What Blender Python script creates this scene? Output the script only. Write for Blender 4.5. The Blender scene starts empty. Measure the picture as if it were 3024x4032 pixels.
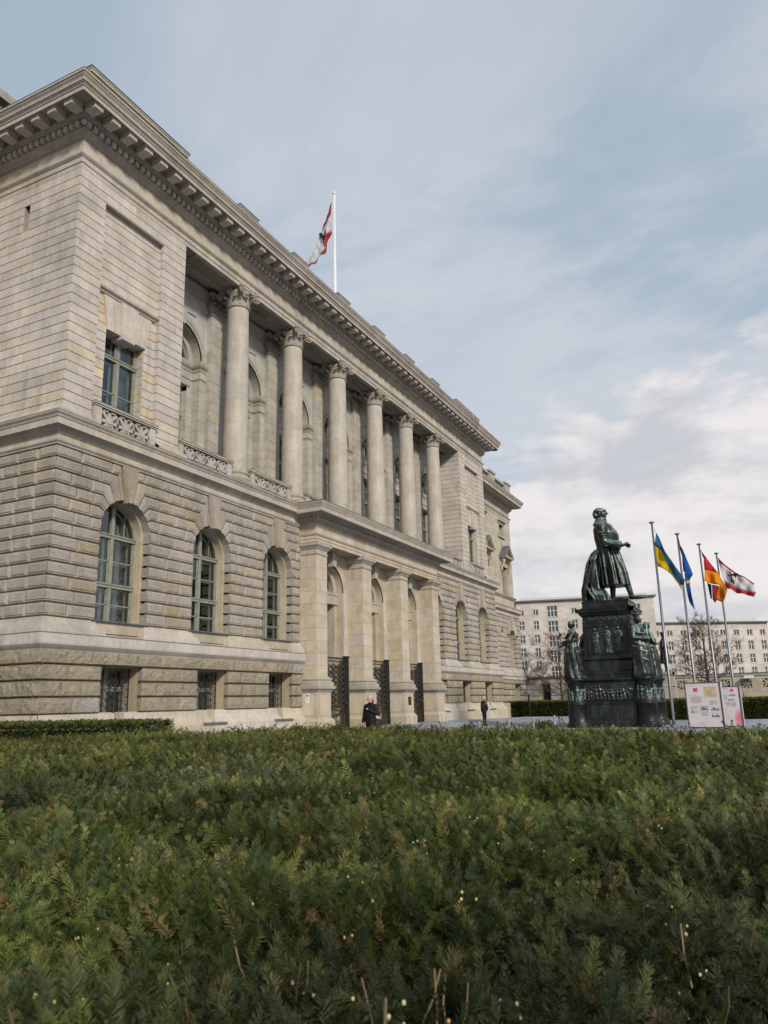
import bpy, bmesh, math, random
import numpy as np
from mathutils import Vector, Matrix
R=math.radians; PI=math.pi
random.seed(7); RNG=np.random.default_rng(7)
scn=bpy.context.scene; COL=scn.collection

# ---------------------------------------------------------------- camera
F_=3027.94; PITCH=R(14.0055); ROLL=R(-1.4257); YAW=R(26.1795)
fw=Vector((math.cos(YAW)*math.cos(PITCH),math.sin(YAW)*math.cos(PITCH),math.sin(PITCH)))
rt=Vector((math.sin(YAW),-math.cos(YAW),0)); up=rt.cross(fw)
r2=math.cos(ROLL)*rt+math.sin(ROLL)*up; u2=-math.sin(ROLL)*rt+math.cos(ROLL)*up
cam=bpy.data.cameras.new('camera'); camo=bpy.data.objects.new('camera',cam); COL.objects.link(camo)
M=Matrix((r2,u2,-fw)).transposed().to_4x4(); M.translation=(0,0,1.5); camo.matrix_world=M
cam.sensor_fit='VERTICAL'; cam.sensor_height=36; cam.lens=36*F_/4032; cam.clip_start=.05; cam.clip_end=2000
cam.dof.use_dof=True; cam.dof.focus_distance=9; cam.dof.aperture_fstop=7.5
scn.camera=camo
# ---------------------------------------------------------------- light and sky
SUN_DIR=Vector((-.62,-.78,.0)).normalized()*math.cos(R(29))+Vector((0,0,math.sin(R(29))))
sl=bpy.data.lights.new('sun','SUN'); so=bpy.data.objects.new('sun',sl); COL.objects.link(so)
sl.energy=2.3; sl.angle=R(7.0); sl.color=(1,.92,.80)
so.rotation_euler=SUN_DIR.to_track_quat('Z','Y').to_euler(); so.location=(0,-30,60)
w=bpy.data.worlds.new('World'); scn.world=w; w.use_nodes=True
scn.view_settings.view_transform='Standard'; scn.view_settings.look='None'; scn.view_settings.exposure=0.55; scn.view_settings.gamma=1

class N:
    def __init__(s,t): s.t=t; s.n=t.nodes; s.l=t.links
    def new(s,k,**kw):
        n=s.n.new(k)
        for a,b in kw.items():
            if a.startswith('i_'):
                a=a[2:]; a=int(a) if a.isdigit() else a.replace('_',' ')
                if isinstance(b,bpy.types.NodeSocket): s.l.new(b,n.inputs[a])
                else: n.inputs[a].default_value=b
            else: setattr(n,a,b)
        return n
    def math(s,op,a,b=0,c=None):
        n=s.new('ShaderNodeMath',operation=op,i_0=a,i_1=b)
        if c is not None:
            if isinstance(c,bpy.types.NodeSocket): s.l.new(c,n.inputs[2])
            else: n.inputs[2].default_value=c
        return n.outputs[0]
    def mix(s,f,a,b,mode='MIX'):
        n=s.n.new('ShaderNodeMix'); n.data_type='RGBA'; n.blend_type=mode
        for k,v in ((0,f),(6,a),(7,b)):
            if isinstance(v,bpy.types.NodeSocket): s.l.new(v,n.inputs[k])
            else: n.inputs[k].default_value=v if k==0 else (tuple(v)+(1,))[:4]
        return n.outputs[2]
    def noise(s,vec,scale,detail=5,rough=.55,dist=0):
        n=s.new('ShaderNodeTexNoise'); n.inputs['Scale'].default_value=scale; n.inputs['Detail'].default_value=detail
        n.inputs['Roughness'].default_value=rough; n.inputs['Distortion'].default_value=dist
        if vec is not None: s.l.new(vec,n.inputs['Vector'])
        return n.outputs['Fac']
    def ramp(s,f,a,b,lo=0,hi=1):
        n=s.new('ShaderNodeMapRange'); n.interpolation_type='SMOOTHSTEP'; s.l.new(f,n.inputs[0])
        for i,v in zip((1,2,3,4),(a,b,lo,hi)): n.inputs[i].default_value=v
        return n.outputs[0]
    def mapv(s,vec,scale=(1,1,1),loc=(0,0,0),rot=(0,0,0)):
        n=s.new('ShaderNodeMapping'); s.l.new(vec,n.inputs[0]); n.inputs['Scale'].default_value=scale; n.inputs['Location'].default_value=loc; n.inputs['Rotation'].default_value=rot
        return n.outputs[0]

def build_world():
    t=N(w.node_tree); t.n.clear()
    tc=t.new('ShaderNodeTexCoord').outputs['Generated']
    sky=t.new('ShaderNodeTexSky'); sky.sky_type='NISHITA'; sky.sun_disc=False
    sky.sun_elevation=R(29); sky.sun_rotation=math.atan2(SUN_DIR.x,SUN_DIR.y); sky.air_density=1.0; sky.dust_density=2.0; sky.ozone_density=1.5
    skyc=t.new('ShaderNodeVectorMath',operation='SCALE',i_0=sky.outputs[0]); skyc.inputs[3].default_value=.085
    sep=t.new('ShaderNodeSeparateXYZ',i_0=tc); z=sep.outputs[2]
    zz=t.math('ADD',t.math('MAXIMUM',z,0.0),.12)
    pl=t.new('ShaderNodeCombineXYZ',i_0=t.math('DIVIDE',sep.outputs[0],zz),i_1=t.math('DIVIDE',sep.outputs[1],zz),i_2=0.0).outputs[0]
    rot=t.mapv(pl,(1.0,.42,1),(3.1,0.4,0),(0,0,R(35)))
    n1=t.noise(rot,1.5,7,.6,.6)
    n2=t.noise(t.mapv(pl,(.7,.7,1),(9,2,0)),.8,6,.55,.3)
    veil=t.math('MULTIPLY',t.ramp(n1,.40,.64),t.ramp(n2,.3,.62,.35,1.0))
    # cumulus bank near the horizon
    n3=t.noise(t.mapv(tc,(1,1,2.3),(1.3,.2,.45)),4.2,8,.56,.2)
    band=t.ramp(z,.50,.16)
    cum=t.ramp(t.math('ADD',n3,t.math('MULTIPLY',t.math('SUBTRACT',band,.5),.36)),.45,.56)
    cum=t.math('MULTIPLY',cum,t.ramp(z,.50,.36))
    n4=t.noise(t.mapv(tc,(1,1,2.6),(1.3,.2,.52)),5.5,7,.6,.1)
    veilc=(.452,.475,.515); 
    cumc=t.mix(t.ramp(n4,.34,.62),(.41,.42,.455),(.61,.585,.585))
    c=t.mix(.72,skyc.outputs[0],(.345,.415,.475))
    c=t.mix(t.math('MULTIPLY',veil,.80),c,veilc)
    c=t.mix(cum,c,cumc)
    bg=t.new('ShaderNodeBackground',i_0=c); bg.inputs[1].default_value=.97
    o=t.new('ShaderNodeOutputWorld'); t.l.new(bg.outputs[0],o.inputs[0])
build_world()

# ---------------------------------------------------------------- materials
def mat(name,fn):
    m=bpy.data.materials.new(name); m.use_nodes=True; t=N(m.node_tree); t.n.clear()
    o=t.new('ShaderNodeOutputMaterial'); s=fn(t); t.l.new(s,o.inputs[0]); return m
def pr(t,color,rough=.8,metal=0,bump=None,bs=.3,bd=.02,spec=.4):
    p=t.new('ShaderNodeBsdfPrincipled')
    for k,v in (('Base Color',color),('Roughness',rough),('Metallic',metal)):
        if isinstance(v,bpy.types.NodeSocket): t.l.new(v,p.inputs[k])
        else: p.inputs[k].default_value=(tuple(v)+(1,)) if k=='Base Color' else v
    p.inputs['Specular IOR Level'].default_value=spec
    if bump is not None:
        b=t.new('ShaderNodeBump'); b.inputs['Strength'].default_value=bs; b.inputs['Distance'].default_value=bd
        t.l.new(bump,b.inputs['Height']); t.l.new(b.outputs[0],p.inputs['Normal'])
    return p.outputs[0]
def stone_fn(kind):
    def f(t):
        oc=t.new('ShaderNodeTexCoord').outputs['Object']
        at=t.new('ShaderNodeAttribute',attribute_name='tone').outputs['Color']
        n1=t.noise(oc,1.1,8,.65,.3); n2=t.noise(oc,9,6,.7); n3=t.noise(t.mapv(oc,(4,4,.5)),1.2,5,.6)
        n5=t.noise(t.mapv(oc,(1,1,.35)),.45,6,.6,.4)
        v=t.math('MULTIPLY',t.ramp(n1,.25,.75,.80,1.10),t.ramp(n2,.2,.8,.90,1.08))
        v=t.math('MULTIPLY',v,t.ramp(n3,.3,.7,.92,1.05))
        v=t.math('MULTIPLY',v,t.ramp(n5,.55,.75,1.08,.80))
        g=t.new('ShaderNodeCombineXYZ',i_0=v,i_1=v,i_2=v).outputs[0]
        c=t.mix(1.0,t.mix(.14,at,(.46,.43,.40)),g,'MULTIPLY')
        st=t.ramp(t.noise(oc,2.3,7,.7,1.5),.56,.78)
        c=t.mix(t.math('MULTIPLY',st,.45),c,(.15,.135,.11))
        if kind=='smooth': bump=t.math('ADD',t.math('MULTIPLY',n2,.4),t.noise(oc,45,3,.6)); bs,bd=.35,.008
        elif kind=='boss':
            vo=t.noise(oc,14,5,.72,.8); bump=t.math('ADD',vo,t.math('MULTIPLY',t.noise(oc,38,4,.7),.5)); bs,bd=1.0,.09; c=t.mix(1.0,c,t.mix(t.ramp(t.noise(oc,24,5,.75),.38,.62),(.86,.85,.84),(1.08,1.08,1.08)),'MULTIPLY')
        else:
            vo=t.noise(t.mapv(oc,(1,1,1.5)),5.5,6,.66,1.2); bump=t.math('ADD',t.math('ABSOLUTE',t.math('SUBTRACT',vo,.5)),t.math('MULTIPLY',t.noise(oc,18,5,.7),.35)); bs,bd=1.0,.20
        if kind=='column':
            pass
        return pr(t,c,.9,0,bump,bs,bd,.25)
    return f
STONE=mat('ashlar_sandstone',stone_fn('smooth')); BOSS=mat('bossed_sandstone',stone_fn('boss')); ROCK=mat('rock_faced_sandstone',stone_fn('rock'))
def flat(name,c,rough=.6,metal=0,var=.15,sc=6,bs=.1,spec=.4,c2=None,bd=.01):
    def f(t):
        oc=t.new('ShaderNodeTexCoord').outputs['Object']; n=t.noise(oc,sc,6,.65)
        cc=t.mix(t.ramp(n,.3,.7),tuple(x*(1-var) for x in c),tuple(min(1,x*(1+var)) for x in (c2 or c)))
        return pr(t,cc,rough,metal,t.noise(oc,sc*5,4,.6),bs,bd,spec)
    return mat(name,f)
ZINC=flat('zinc_sheet',(.13,.15,.165),.5,.3,.15,3)
WFRAME=flat('grey_green_window_paint',(.23,.235,.195),.45); WWHITE=flat('white_window_paint',(.62,.66,.66),.5,0,.05)
IRON=flat('dark_iron',(.035,.032,.03),.5,.3,.25,9,.2)
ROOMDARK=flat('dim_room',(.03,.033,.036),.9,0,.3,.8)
CURTAIN=flat('pale_curtain',(.32,.36,.36),.9,0,.2,3)
def glass_fn(t):
    g=t.new('ShaderNodeBsdfGlossy'); g.inputs['Color'].default_value=(.70,.76,.78,1); g.inputs['Roughness'].default_value=.04
    oc=t.new('ShaderNodeTexCoord').outputs['Object']
    b=t.new('ShaderNodeBump'); b.inputs['Strength'].default_value=.25; b.inputs['Distance'].default_value=.02; t.l.new(t.noise(oc,1.6,2,.4),b.inputs['Height']); t.l.new(b.outputs[0],g.inputs['Normal'])
    tr=t.new('ShaderNodeBsdfTransparent'); tr.inputs[0].default_value=(.70,.74,.73,1)
    fr=t.new('ShaderNodeFresnel'); fr.inputs[0].default_value=1.6
    m=t.new('ShaderNodeMixShader'); t.l.new(t.ramp(fr.outputs[0],0,.6,.13,.8),m.inputs[0]); t.l.new(tr.outputs[0],m.inputs[1]); t.l.new(g.outputs[0],m.inputs[2])
    return m.outputs[0]
GLASS=mat('window_glass',glass_fn)
def bronze_fn(t):
    oc=t.new('ShaderNodeTexCoord').outputs['Object']
    n=t.noise(oc,2.2,8,.7,.8); n2=t.noise(t.mapv(oc,(3,3,.7)),1.3,6,.6)
    geo=t.new('ShaderNodeNewGeometry'); sp=t.new('ShaderNodeSeparateXYZ',i_0=geo.outputs['Normal'])
    weather=t.math('ADD',t.math('MULTIPLY',n,.75),t.math('MULTIPLY',t.math('MAXIMUM',sp.outputs[2],0.0),.30))
    f=t.ramp(t.math('ADD',weather,t.math('MULTIPLY',t.ramp(geo.outputs['Pointiness'],.48,.56),.16)),.40,.76)
    c=t.mix(f,(.022,.025,.024),(.20,.29,.26))
    c=t.mix(t.ramp(n2,.5,.75,0,.35),c,(.02,.018,.017))
    return pr(t,c,t.ramp(f,0,1,.34,.62),.55,t.noise(oc,16,5,.65),.35,.015,.5)
BRONZE=mat('patinated_bronze',bronze_fn)
DBRONZE=mat('dark_cast_bronze',lambda t:(lambda oc:pr(t,t.mix(t.ramp(t.noise(t.mapv(oc,(1.5,1.5,.6)),1.5,8,.7,.6),.45,.8),(.016,.016,.017),(.055,.085,.078)),.40,.5,t.noise(oc,20,5,.6),.25,.01,.5))(t.new('ShaderNodeTexCoord').outputs['Object']))
STEEL=flat('brushed_pole',(.20,.21,.23),.38,.7,.1,5,.05); WPOLE=flat('white_pole',(.72,.74,.76),.3,.2,.05)
BOLL=flat('grey_painted_iron',(.28,.28,.29),.5,.3,.2,20)
SKIN=flat('skin',(.50,.30,.23),.6,0,.08,20); HAIRG=flat('grey_hair',(.35,.33,.31),.8); BEARD=flat('dark_beard',(.05,.035,.03),.9)
def attr_mat(name,attr,rough=.7,spec=.3,trans=0,bump=0):
    def f(t):
        at=t.new('ShaderNodeAttribute',attribute_name=attr).outputs['Color']
        oc=t.new('ShaderNodeTexCoord').outputs['Object']
        c=t.mix(1.0,at,t.mix(t.noise(oc,5,5,.6),(.8,.8,.8),(1.15,1.15,1.15)),'MULTIPLY')
        s=pr(t,c,rough,0,t.noise(oc,30,4,.6) if bump else None,bump,.01,spec)
        if trans:
            tl=t.new('ShaderNodeBsdfTranslucent'); t.l.new(c,tl.inputs[0])
            m=t.new('ShaderNodeMixShader'); m.inputs[0].default_value=trans; t.l.new(s,m.inputs[1]); t.l.new(tl.outputs[0],m.inputs[2]); s=m.outputs[0]
        return s
    return mat(name,f)
LEAF=attr_mat('yew_needles','tone',.55,.22,.30); WOOD=attr_mat('twig_bark','tone',.85,.2); CLOTHF=attr_mat('flag_cloth','tone',.7,.2,.45)
PRINT=attr_mat('printed_sheet','tone',.45,.4); FAB=attr_mat('clothing','tone',.65,.35,0,.3)

# ---------------------------------------------------------------- mesh helpers
class MB:
    def __init__(s,tone=(.4,.36,.3)): s.v=[];s.f=[];s.c=[];s.tone=tone
    def add(s,vs,fs,tone=None):
        b=len(s.v); s.v.extend([tuple(p) for p in vs]); t=tone or s.tone
        for f in fs: s.f.append([i+b for i in f]); s.c.append(t)
    def box(s,x0,x1,y0,y1,z0,z1,tone=None,taper=0):
        vs=[(x0,y0,z0),(x1,y0,z0),(x1,y1,z0),(x0,y1,z0),(x0+taper,y0+taper,z1),(x1-taper,y0+taper,z1),(x1-taper,y1-taper,z1),(x0+taper,y1-taper,z1)]
        s.add(vs,[(0,3,2,1),(4,5,6,7),(0,1,5,4),(1,2,6,5),(2,3,7,6),(3,0,4,7)],tone)
    def bar(s,p,q,wd,dp=None,tone=None,upv=(0,0,1)):
        p=Vector(p);q=Vector(q);d=(q-p); 
        if d.length<1e-6: return
        d.normalize(); u=Vector(upv)
        if abs(d.dot(u))>.98: u=Vector((0,1,0))
        a=d.cross(u).normalized(); b=a.cross(d); dp=dp or wd; a*=wd/2; b*=dp/2
        s.add([p-a-b,p+a-b,p+a+b,p-a+b,q-a-b,q+a-b,q+a+b,q-a+b],[(0,3,2,1),(4,5,6,7),(0,1,5,4),(1,2,6,5),(2,3,7,6),(3,0,4,7)],tone)
    def lathe(s,prof,c=(0,0,0),n=24,a0=0,a1=2*PI,tone=None,sx=1,sy=1,cap=True):
        full=abs(a1-a0-2*PI)<1e-6; k=n if full else n+1; vs=[];fs=[]
        for r,z in prof:
            for i in range(k):
                a=a0+(a1-a0)*i/n; vs.append((c[0]+r*sx*math.cos(a),c[1]+r*sy*math.sin(a),c[2]+z))
        for j in range(len(prof)-1):
            for i in range(n):
                i2=(i+1)%k; fs.append((j*k+i,j*k+i2,(j+1)*k+i2,(j+1)*k+i))
        if cap and full: fs.append(tuple(range((len(prof)-1)*k,len(prof)*k))); fs.append(tuple(reversed(range(k))))
        s.add(vs,fs,tone)
    def tube(s,pts,rads,n=8,tone=None,flat=1):
        pts=[Vector(p) for p in pts]; vs=[];fs=[]; pa=None
        for i,p in enumerate(pts):
            d=(pts[min(i+1,len(pts)-1)]-pts[max(i-1,0)]); d=d.normalized() if d.length>1e-9 else Vector((0,0,1))
            if pa is None:
                a=d.cross(Vector((0,0,1))); a=a if a.length>.05 else d.cross(Vector((0,1,0)))
            else: a=pa-d*pa.dot(d)
            a.normalize(); pa=a; b=d.cross(a); r=rads[i] if hasattr(rads,'__len__') else rads
            for k in range(n): an=2*PI*k/n; vs.append(p+a*math.cos(an)*r+b*math.sin(an)*r*flat)
        for i in range(len(pts)-1):
            for k in range(n): fs.append((i*n+k,i*n+(k+1)%n,(i+1)*n+(k+1)%n,(i+1)*n+k))
        fs.append(tuple(reversed(range(n)))); fs.append(tuple(range((len(pts)-1)*n,len(pts)*n)))
        s.add(vs,fs,tone)
    def caps(s,p,q,r0,r1,n=12,tone=None):
        p=Vector(p);q=Vector(q);d=(q-p).normalized(); P_=[];Rr=[]
        for a in (0,.25,.5,.75): P_.append(p-d*r0*math.cos(a*PI/2)); Rr.append(max(r0*math.sin(a*PI/2),1e-3))
        P_.append(p);Rr.append(r0);P_.append(q);Rr.append(r1)
        for a in (.75,.5,.25,0): P_.append(q+d*r1*math.cos(a*PI/2)); Rr.append(max(r1*math.sin(a*PI/2),1e-3))
        s.tube(P_,Rr,n,tone)
    def ell(s,c,r,n=16,m=10,tone=None,M=None):
        vs=[];fs=[]
        for j in range(m+1):
            th=PI*j/m
            for i in range(n):
                a=2*PI*i/n; v=Vector((r[0]*math.sin(th)*math.cos(a),r[1]*math.sin(th)*math.sin(a),r[2]*math.cos(th)))
                if M: v=M@v
                vs.append(v+Vector(c))
        for j in range(m):
            for i in range(n): fs.append((j*n+i,(j+1)*n+i,(j+1)*n+(i+1)%n,j*n+(i+1)%n))
        s.add(vs,fs,tone)
    def loft(s,rings,n=40,folds=0,amp=0,ph=0,tone=None,tw=0):
        # ring = (cx,cy,z,rx,ry[,amp])
        vs=[];fs=[]
        for j,rg in enumerate(rings):
            am=rg[5] if len(rg)>5 else amp
            for i in range(n):
                a=2*PI*i/n; k=1+am*(math.sin(folds*a+ph+tw*rg[2])+.45*math.sin(folds*1.7*a+1.3+tw*rg[2]*1.6)) if folds else 1
                vs.append((rg[0]+rg[3]*k*math.cos(a),rg[1]+rg[4]*k*math.sin(a),rg[2]))
        m=len(rings)
        for j in range(m-1):
            for i in range(n): fs.append((j*n+i,j*n+(i+1)%n,(j+1)*n+(i+1)%n,(j+1)*n+i))
        fs.append(tuple(range(n))); fs.append(tuple(range((m-1)*n,m*n)))
        s.add(vs,fs,tone)
    def sweep(s,path,prof,tone=None,tones=None,seg=0):
        """extrude profile [(d,z)] along a plan polyline with outward offset d (to the right of travel), mitred"""
        P_=[Vector((p[0],p[1])) for p in path]; n=len(P_); rows=[]
        offs=[]
        for i in range(n):
            if i==0: nn=[(P_[1]-P_[0]).normalized()]*2
            elif i==n-1: nn=[(P_[-1]-P_[-2]).normalized()]*2
            else: nn=[(P_[i]-P_[i-1]).normalized(),(P_[i+1]-P_[i]).normalized()]
            a=Vector((nn[0].y,-nn[0].x)); b=Vector((nn[1].y,-nn[1].x)); m=(a+b); m=m/ max(m.dot(a),.2)
            offs.append(m)
        for i in range(n-1):
            L=(P_[i+1]-P_[i]).length; k=max(1,int(L/seg)) if seg else 1
            base=random.random()
            for j in range(k):
                t0,t1=j/k,(j+1)/k; pts=[]
                for t in (t0,t1):
                    q=P_[i].lerp(P_[i+1],t); o=offs[i].lerp(offs[i+1],t)
                    pts.append([(q.x+o.x*d,q.y+o.y*d,z) for d,z in prof])
                m=len(prof); tn=jit(tones) if tones else tone
                s.add(pts[0]+pts[1],[(a,a+m,a+m+1,a+1) for a in range(m-1)],tn)
    def build(s,name,m,parent=None,smooth=False,mods=None):
        me=bpy.data.meshes.new(name); me.from_pydata(s.v,[],s.f); me.update()
        if s.c:
            at=me.attributes.new('tone','FLOAT_COLOR','FACE')
            at.data.foreach_set('color',np.array([tuple(c)[:3]+(1,) for c in s.c],dtype=np.float32).ravel())
        o=bpy.data.objects.new(name,me); COL.objects.link(o); me.materials.append(m)
        if smooth: me.polygons.foreach_set('use_smooth',[True]*len(me.polygons))
        if parent: o.parent=parent
        return o
def remesh(o,vox,smooth=2,dec=0):
    m=o.modifiers.new('Remesh','REMESH'); m.mode='VOXEL'; m.voxel_size=vox; m.use_smooth_shade=True
    if smooth:
        m=o.modifiers.new('Smooth','SMOOTH'); m.iterations=smooth; m.factor=.5
    return o
def empty(name,loc=(0,0,0),rz=0,label=None,cat=None,group=None,scale=1):
    o=bpy.data.objects.new(name,None); COL.objects.link(o); o.location=loc; o.rotation_euler=(0,0,rz); o.scale=(scale,)*3; o.empty_display_size=.3
    tag(o,label,cat,group); return o
def tag(o,label=None,cat=None,group=None,kind=None):
    if label: o['label']=label
    if cat: o['category']=cat
    if group: o['group']=group
    if kind: o['kind']=kind
    return o
def dup(o,parent=None):
    c=o.copy(); COL.objects.link(c)
    if parent is not None: c.parent=parent
    for ch in list(o.children): dup(ch,c)
    return c
GAIN=1.10
def jit(pal,a=.07):
    r=random.random(); acc=0
    for wgt,c in pal:
        acc+=wgt
        if r<=acc: break
    k=1+random.uniform(-a,a); k*=GAIN; return tuple(x*k for x in c)
UP=[(.42,(.43,.385,.35)),(.30,(.425,.38,.325)),(.18,(.395,.355,.32)),(.09,(.44,.388,.318)),(.01,(.43,.37,.27))]
UPY=[(.3,(.43,.385,.35)),(.25,(.43,.375,.30)),(.2,(.39,.36,.33)),(.25,(.46,.375,.23))]
LO=[(.40,(.425,.378,.335)),(.34,(.415,.368,.300)),(.18,(.37,.332,.283)),(.06,(.42,.36,.265)),(.02,(.42,.345,.225))]
BA=[(.5,(.355,.305,.215)),(.25,(.33,.285,.205)),(.17,(.38,.315,.21)),(.08,(.42,.38,.345))]
TRIM=[(.45,(.375,.335,.295)),(.35,(.37,.325,.255)),(.2,(.33,.30,.255))]
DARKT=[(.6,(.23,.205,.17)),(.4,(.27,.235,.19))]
WARM=[(.5,(.43,.365,.27)),(.3,(.42,.37,.31)),(.2,(.40,.33,.235))]
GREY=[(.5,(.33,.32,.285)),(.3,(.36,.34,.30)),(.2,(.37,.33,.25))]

def inset(poly,ins):
    n=len(poly); L=[]
    ar=sum(poly[i][0]*poly[(i+1)%n][1]-poly[(i+1)%n][0]*poly[i][1] for i in range(n)); sg=1 if ar>0 else -1
    for i in range(n):
        a=poly[i];b=poly[(i+1)%n]; dx,dy=b[0]-a[0],b[1]-a[1]; l=math.hypot(dx,dy) or 1e-9
        nx,ny=-dy/l*sg,dx/l*sg; d=ins[i] if hasattr(ins,'__len__') else ins
        L.append((a[0]+nx*d,a[1]+ny*d,dx/l,dy/l))
    out=[]
    for i in range(n):
        p=L[i-1];q=L[i]; det=p[2]*q[3]-p[3]*q[2]
        if abs(det)<1e-4: out.append((q[0],q[1])); continue
        t=((q[0]-p[0])*q[3]-(q[1]-p[1])*q[2])/det; out.append((p[0]+p[2]*t,p[1]+p[3]*t))
    return out
def stone(mb,poly,W,d0,d1,ins,tone,ch=0,rock=0):
    """poly in (u,z); W(u,z,d)->xyz ; raised block with bevelled margin"""
    n=len(poly); a=[W(u,z,d0) for u,z in poly]
    r1=inset(poly,[x*.55 if x>0 else 0 for x in (ins if hasattr(ins,'__len__') else [ins]*n)]); b=[W(u,z,d0+(d1-d0)*.15) for u,z in r1]
    b2=[W(u,z,d0+(d1-d0)*.72) for u,z in r1]
    r2=inset(poly,ins); c=[W(u,z,d1) for u,z in r2]
    if rock and n==4:
        us=[p[0] for p in r2]; zs=[p[1] for p in r2]; u0,u1,z0,z1=min(us),max(us),min(zs),max(zs)
        nu=max(2,int((u1-u0)/.12)); nz=max(2,int((z1-z0)/.12)); vs=[];fs=[]
        for j in range(nz+1):
            for i in range(nu+1):
                e=(i in(0,nu)) or (j in (0,nz)); vs.append(W(u0+(u1-u0)*i/nu,z0+(z1-z0)*j/nz,d1+(random.uniform(-.015,.01) if e else random.uniform(0,rock))))
        for j in range(nz):
            for i in range(nu): k=j*(nu+1)+i; fs.append((k,k+1,k+nu+2,k+nu+1))
        mb.add(vs,fs,tone)
        c=[W(u,z,d1) for u,z in ((u0,z0),(u1,z0),(u1,z1),(u0,z1))]
        poly4=[(poly[i]) for i in range(4)]
        us0=[p[0] for p in poly];zs0=[p[1] for p in poly]; a=[W(u,z,d0) for u,z in ((min(us0),min(zs0)),(max(us0),min(zs0)),(max(us0),max(zs0)),(min(us0),max(zs0)))]
        il=ins if hasattr(ins,'__len__') else [ins]*4; mb.add(a+c,[(i,(i+1)%4,4+(i+1)%4,4+i) for i in range(4) if il[i]>0],tone); return
    fs=[]; il=ins if hasattr(ins,'__len__') else [ins]*n
    for k in range(3):
        for i in range(n):
            if il[i]>0: fs.append((k*n+i,k*n+(i+1)%n,(k+1)*n+(i+1)%n,(k+1)*n+i))
    if d1-d0>.09 and d1-d0<.2 and min(x for x in il)>=0 and max(il)>=.03:
        r3=inset(r2,[.034 if x>0 else 0 for x in il]); e=[W(u,z,d1+.006) for u,z in r3]; r4=inset(r2,[.052 if x>0 else 0 for x in il]); e2=[W(u,z,d1+.032) for u,z in r4]
        mb.add(a+b+b2+c+e,fs+[(3*n+i,3*n+(i+1)%n,4*n+(i+1)%n,4*n+i) for i in range(n) if il[i]>0],tuple(x*1.07 for x in tone))
        mb.add(e+e2,[(i,(i+1)%n,n+(i+1)%n,n+i) for i in range(n)]+[tuple(range(n,2*n))],tuple(x*.97 for x in tone)); return
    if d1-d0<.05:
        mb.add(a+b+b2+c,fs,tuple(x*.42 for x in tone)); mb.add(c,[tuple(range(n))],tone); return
    fs.append(tuple(range(3*n,4*n)))
    mb.add(a+b+b2+c,fs,tone)
def split(a,b,lo=.62,hi=1.25):
    L=b-a; n=max(1,round(L/random.uniform(lo,hi))); 
    if n==1: return [(a,b)]
    cs=[a]+[a+L*(i+random.uniform(-.12,.12))/n for i in range(1,n)]+[b]; return list(zip(cs[:-1],cs[1:]))
def minus(iv,holes):
    out=[iv]
    for h0,h1 in holes:
        nx=[]
        for a,b in out:
            if h1<=a or h0>=b: nx.append((a,b)); continue
            if a<h0: nx.append((a,h0))
            if b>h1: nx.append((h1,b))
        out=nx
    return [x for x in out if x[1]-x[0]>.02]
def courses(mb,W,u0,u1,zt,zb,h,pal,holes=(),d0=-.03,d1=0,gz=.014,gu=0.0,lo=.6,hi=1.3,z_start=None,rock=0,ends=(0,0)):
    zs=[];z=z_start if z_start is not None else zt
    while z>zb+.02: zs.append((z,max(z-h,zb))); z-=h
    for a,b in zs:
        hh=[(x0,x1) for x0,x1,y0,y1 in holes if y0<a-.02 and y1>b+.02]
        for iv in minus((u0,u1),hh):
            for p,q in split(iv[0],iv[1],lo,hi):
                gl=gu if p>u0+.01 else ends[0]; gr=gu if q<u1-.01 else ends[1]
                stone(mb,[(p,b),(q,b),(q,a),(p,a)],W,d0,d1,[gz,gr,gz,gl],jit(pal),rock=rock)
FX=lambda y:(lambda u,z,d:(u,y-d,z))           # facade facing -Y, plane y
SX=lambda x:(lambda u,z,d:(x-d,u,z))           # facing -X
SXP=lambda x:(lambda u,z,d:(x+d,u,z))          # facing +X
def archwall(mb,W,u0,u1,z0,z1,c,r,zs,zsill,d,dback,tone,n=20,W2=None,rev=True,revtone=None):
    a=[(c+r*math.cos(PI*i/n),zs+r*math.sin(PI*i/n)) for i in range(n+1)]
    rt=revtone or tone
    if u1>c+r+.001: mb.add([W(c+r,z0,d),W(u1,z0,d),W(u1,z1,d),W(c+r,z1,d)],[(0,1,2,3)],tone)
    if u0<c-r-.001: mb.add([W(u0,z0,d),W(c-r,z0,d),W(c-r,z1,d),W(u0,z1,d)],[(0,1,2,3)],tone)
    if zsill>z0: mb.add([W(c-r,z0,d),W(c+r,z0,d),W(c+r,zsill,d),W(c-r,zsill,d)],[(0,1,2,3)],tone)
    for i in range(n):
        p,q=a[i],a[i+1]; mb.add([W(p[0],p[1],d),W(p[0],z1,d),W(q[0],z1,d),W(q[0],q[1],d)],[(0,1,2,3)],tone)
    if rev:
        o=[(c+r,zsill)]+a+[(c-r,zsill)]
        for p,q in zip(o[:-1],o[1:]): mb.add([W(p[0],p[1],d),W(q[0],q[1],d),W(q[0],q[1],dback),W(p[0],p[1],dback)],[(0,1,2,3)],rt)
def archring(mb,W,c,zs,r0,r1,d,dp,tone,n=24,a0=0,a1=PI,steps=None):
    """moulded archivolt"""
    prof=steps or [(r0,dp),(r0,d),(r0+(r1-r0)*.3,d),(r0+(r1-r0)*.32,d+.02),(r0+(r1-r0)*.7,d+.02),(r0+(r1-r0)*.75,d+.05),(r1,d+.07),(r1,dp)]
    m=len(prof); vs=[]
    for i in range(n+1):
        a=a0+(a1-a0)*i/n
        for r,dd in prof: vs.append(W(c+r*math.cos(a),zs+r*math.sin(a),dd))
    mb.add(vs,[(i*m+j,i*m+j+1,(i+1)*m+j+1,(i+1)*m+j) for i in range(n) for j in range(m-1)],tone)

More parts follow.
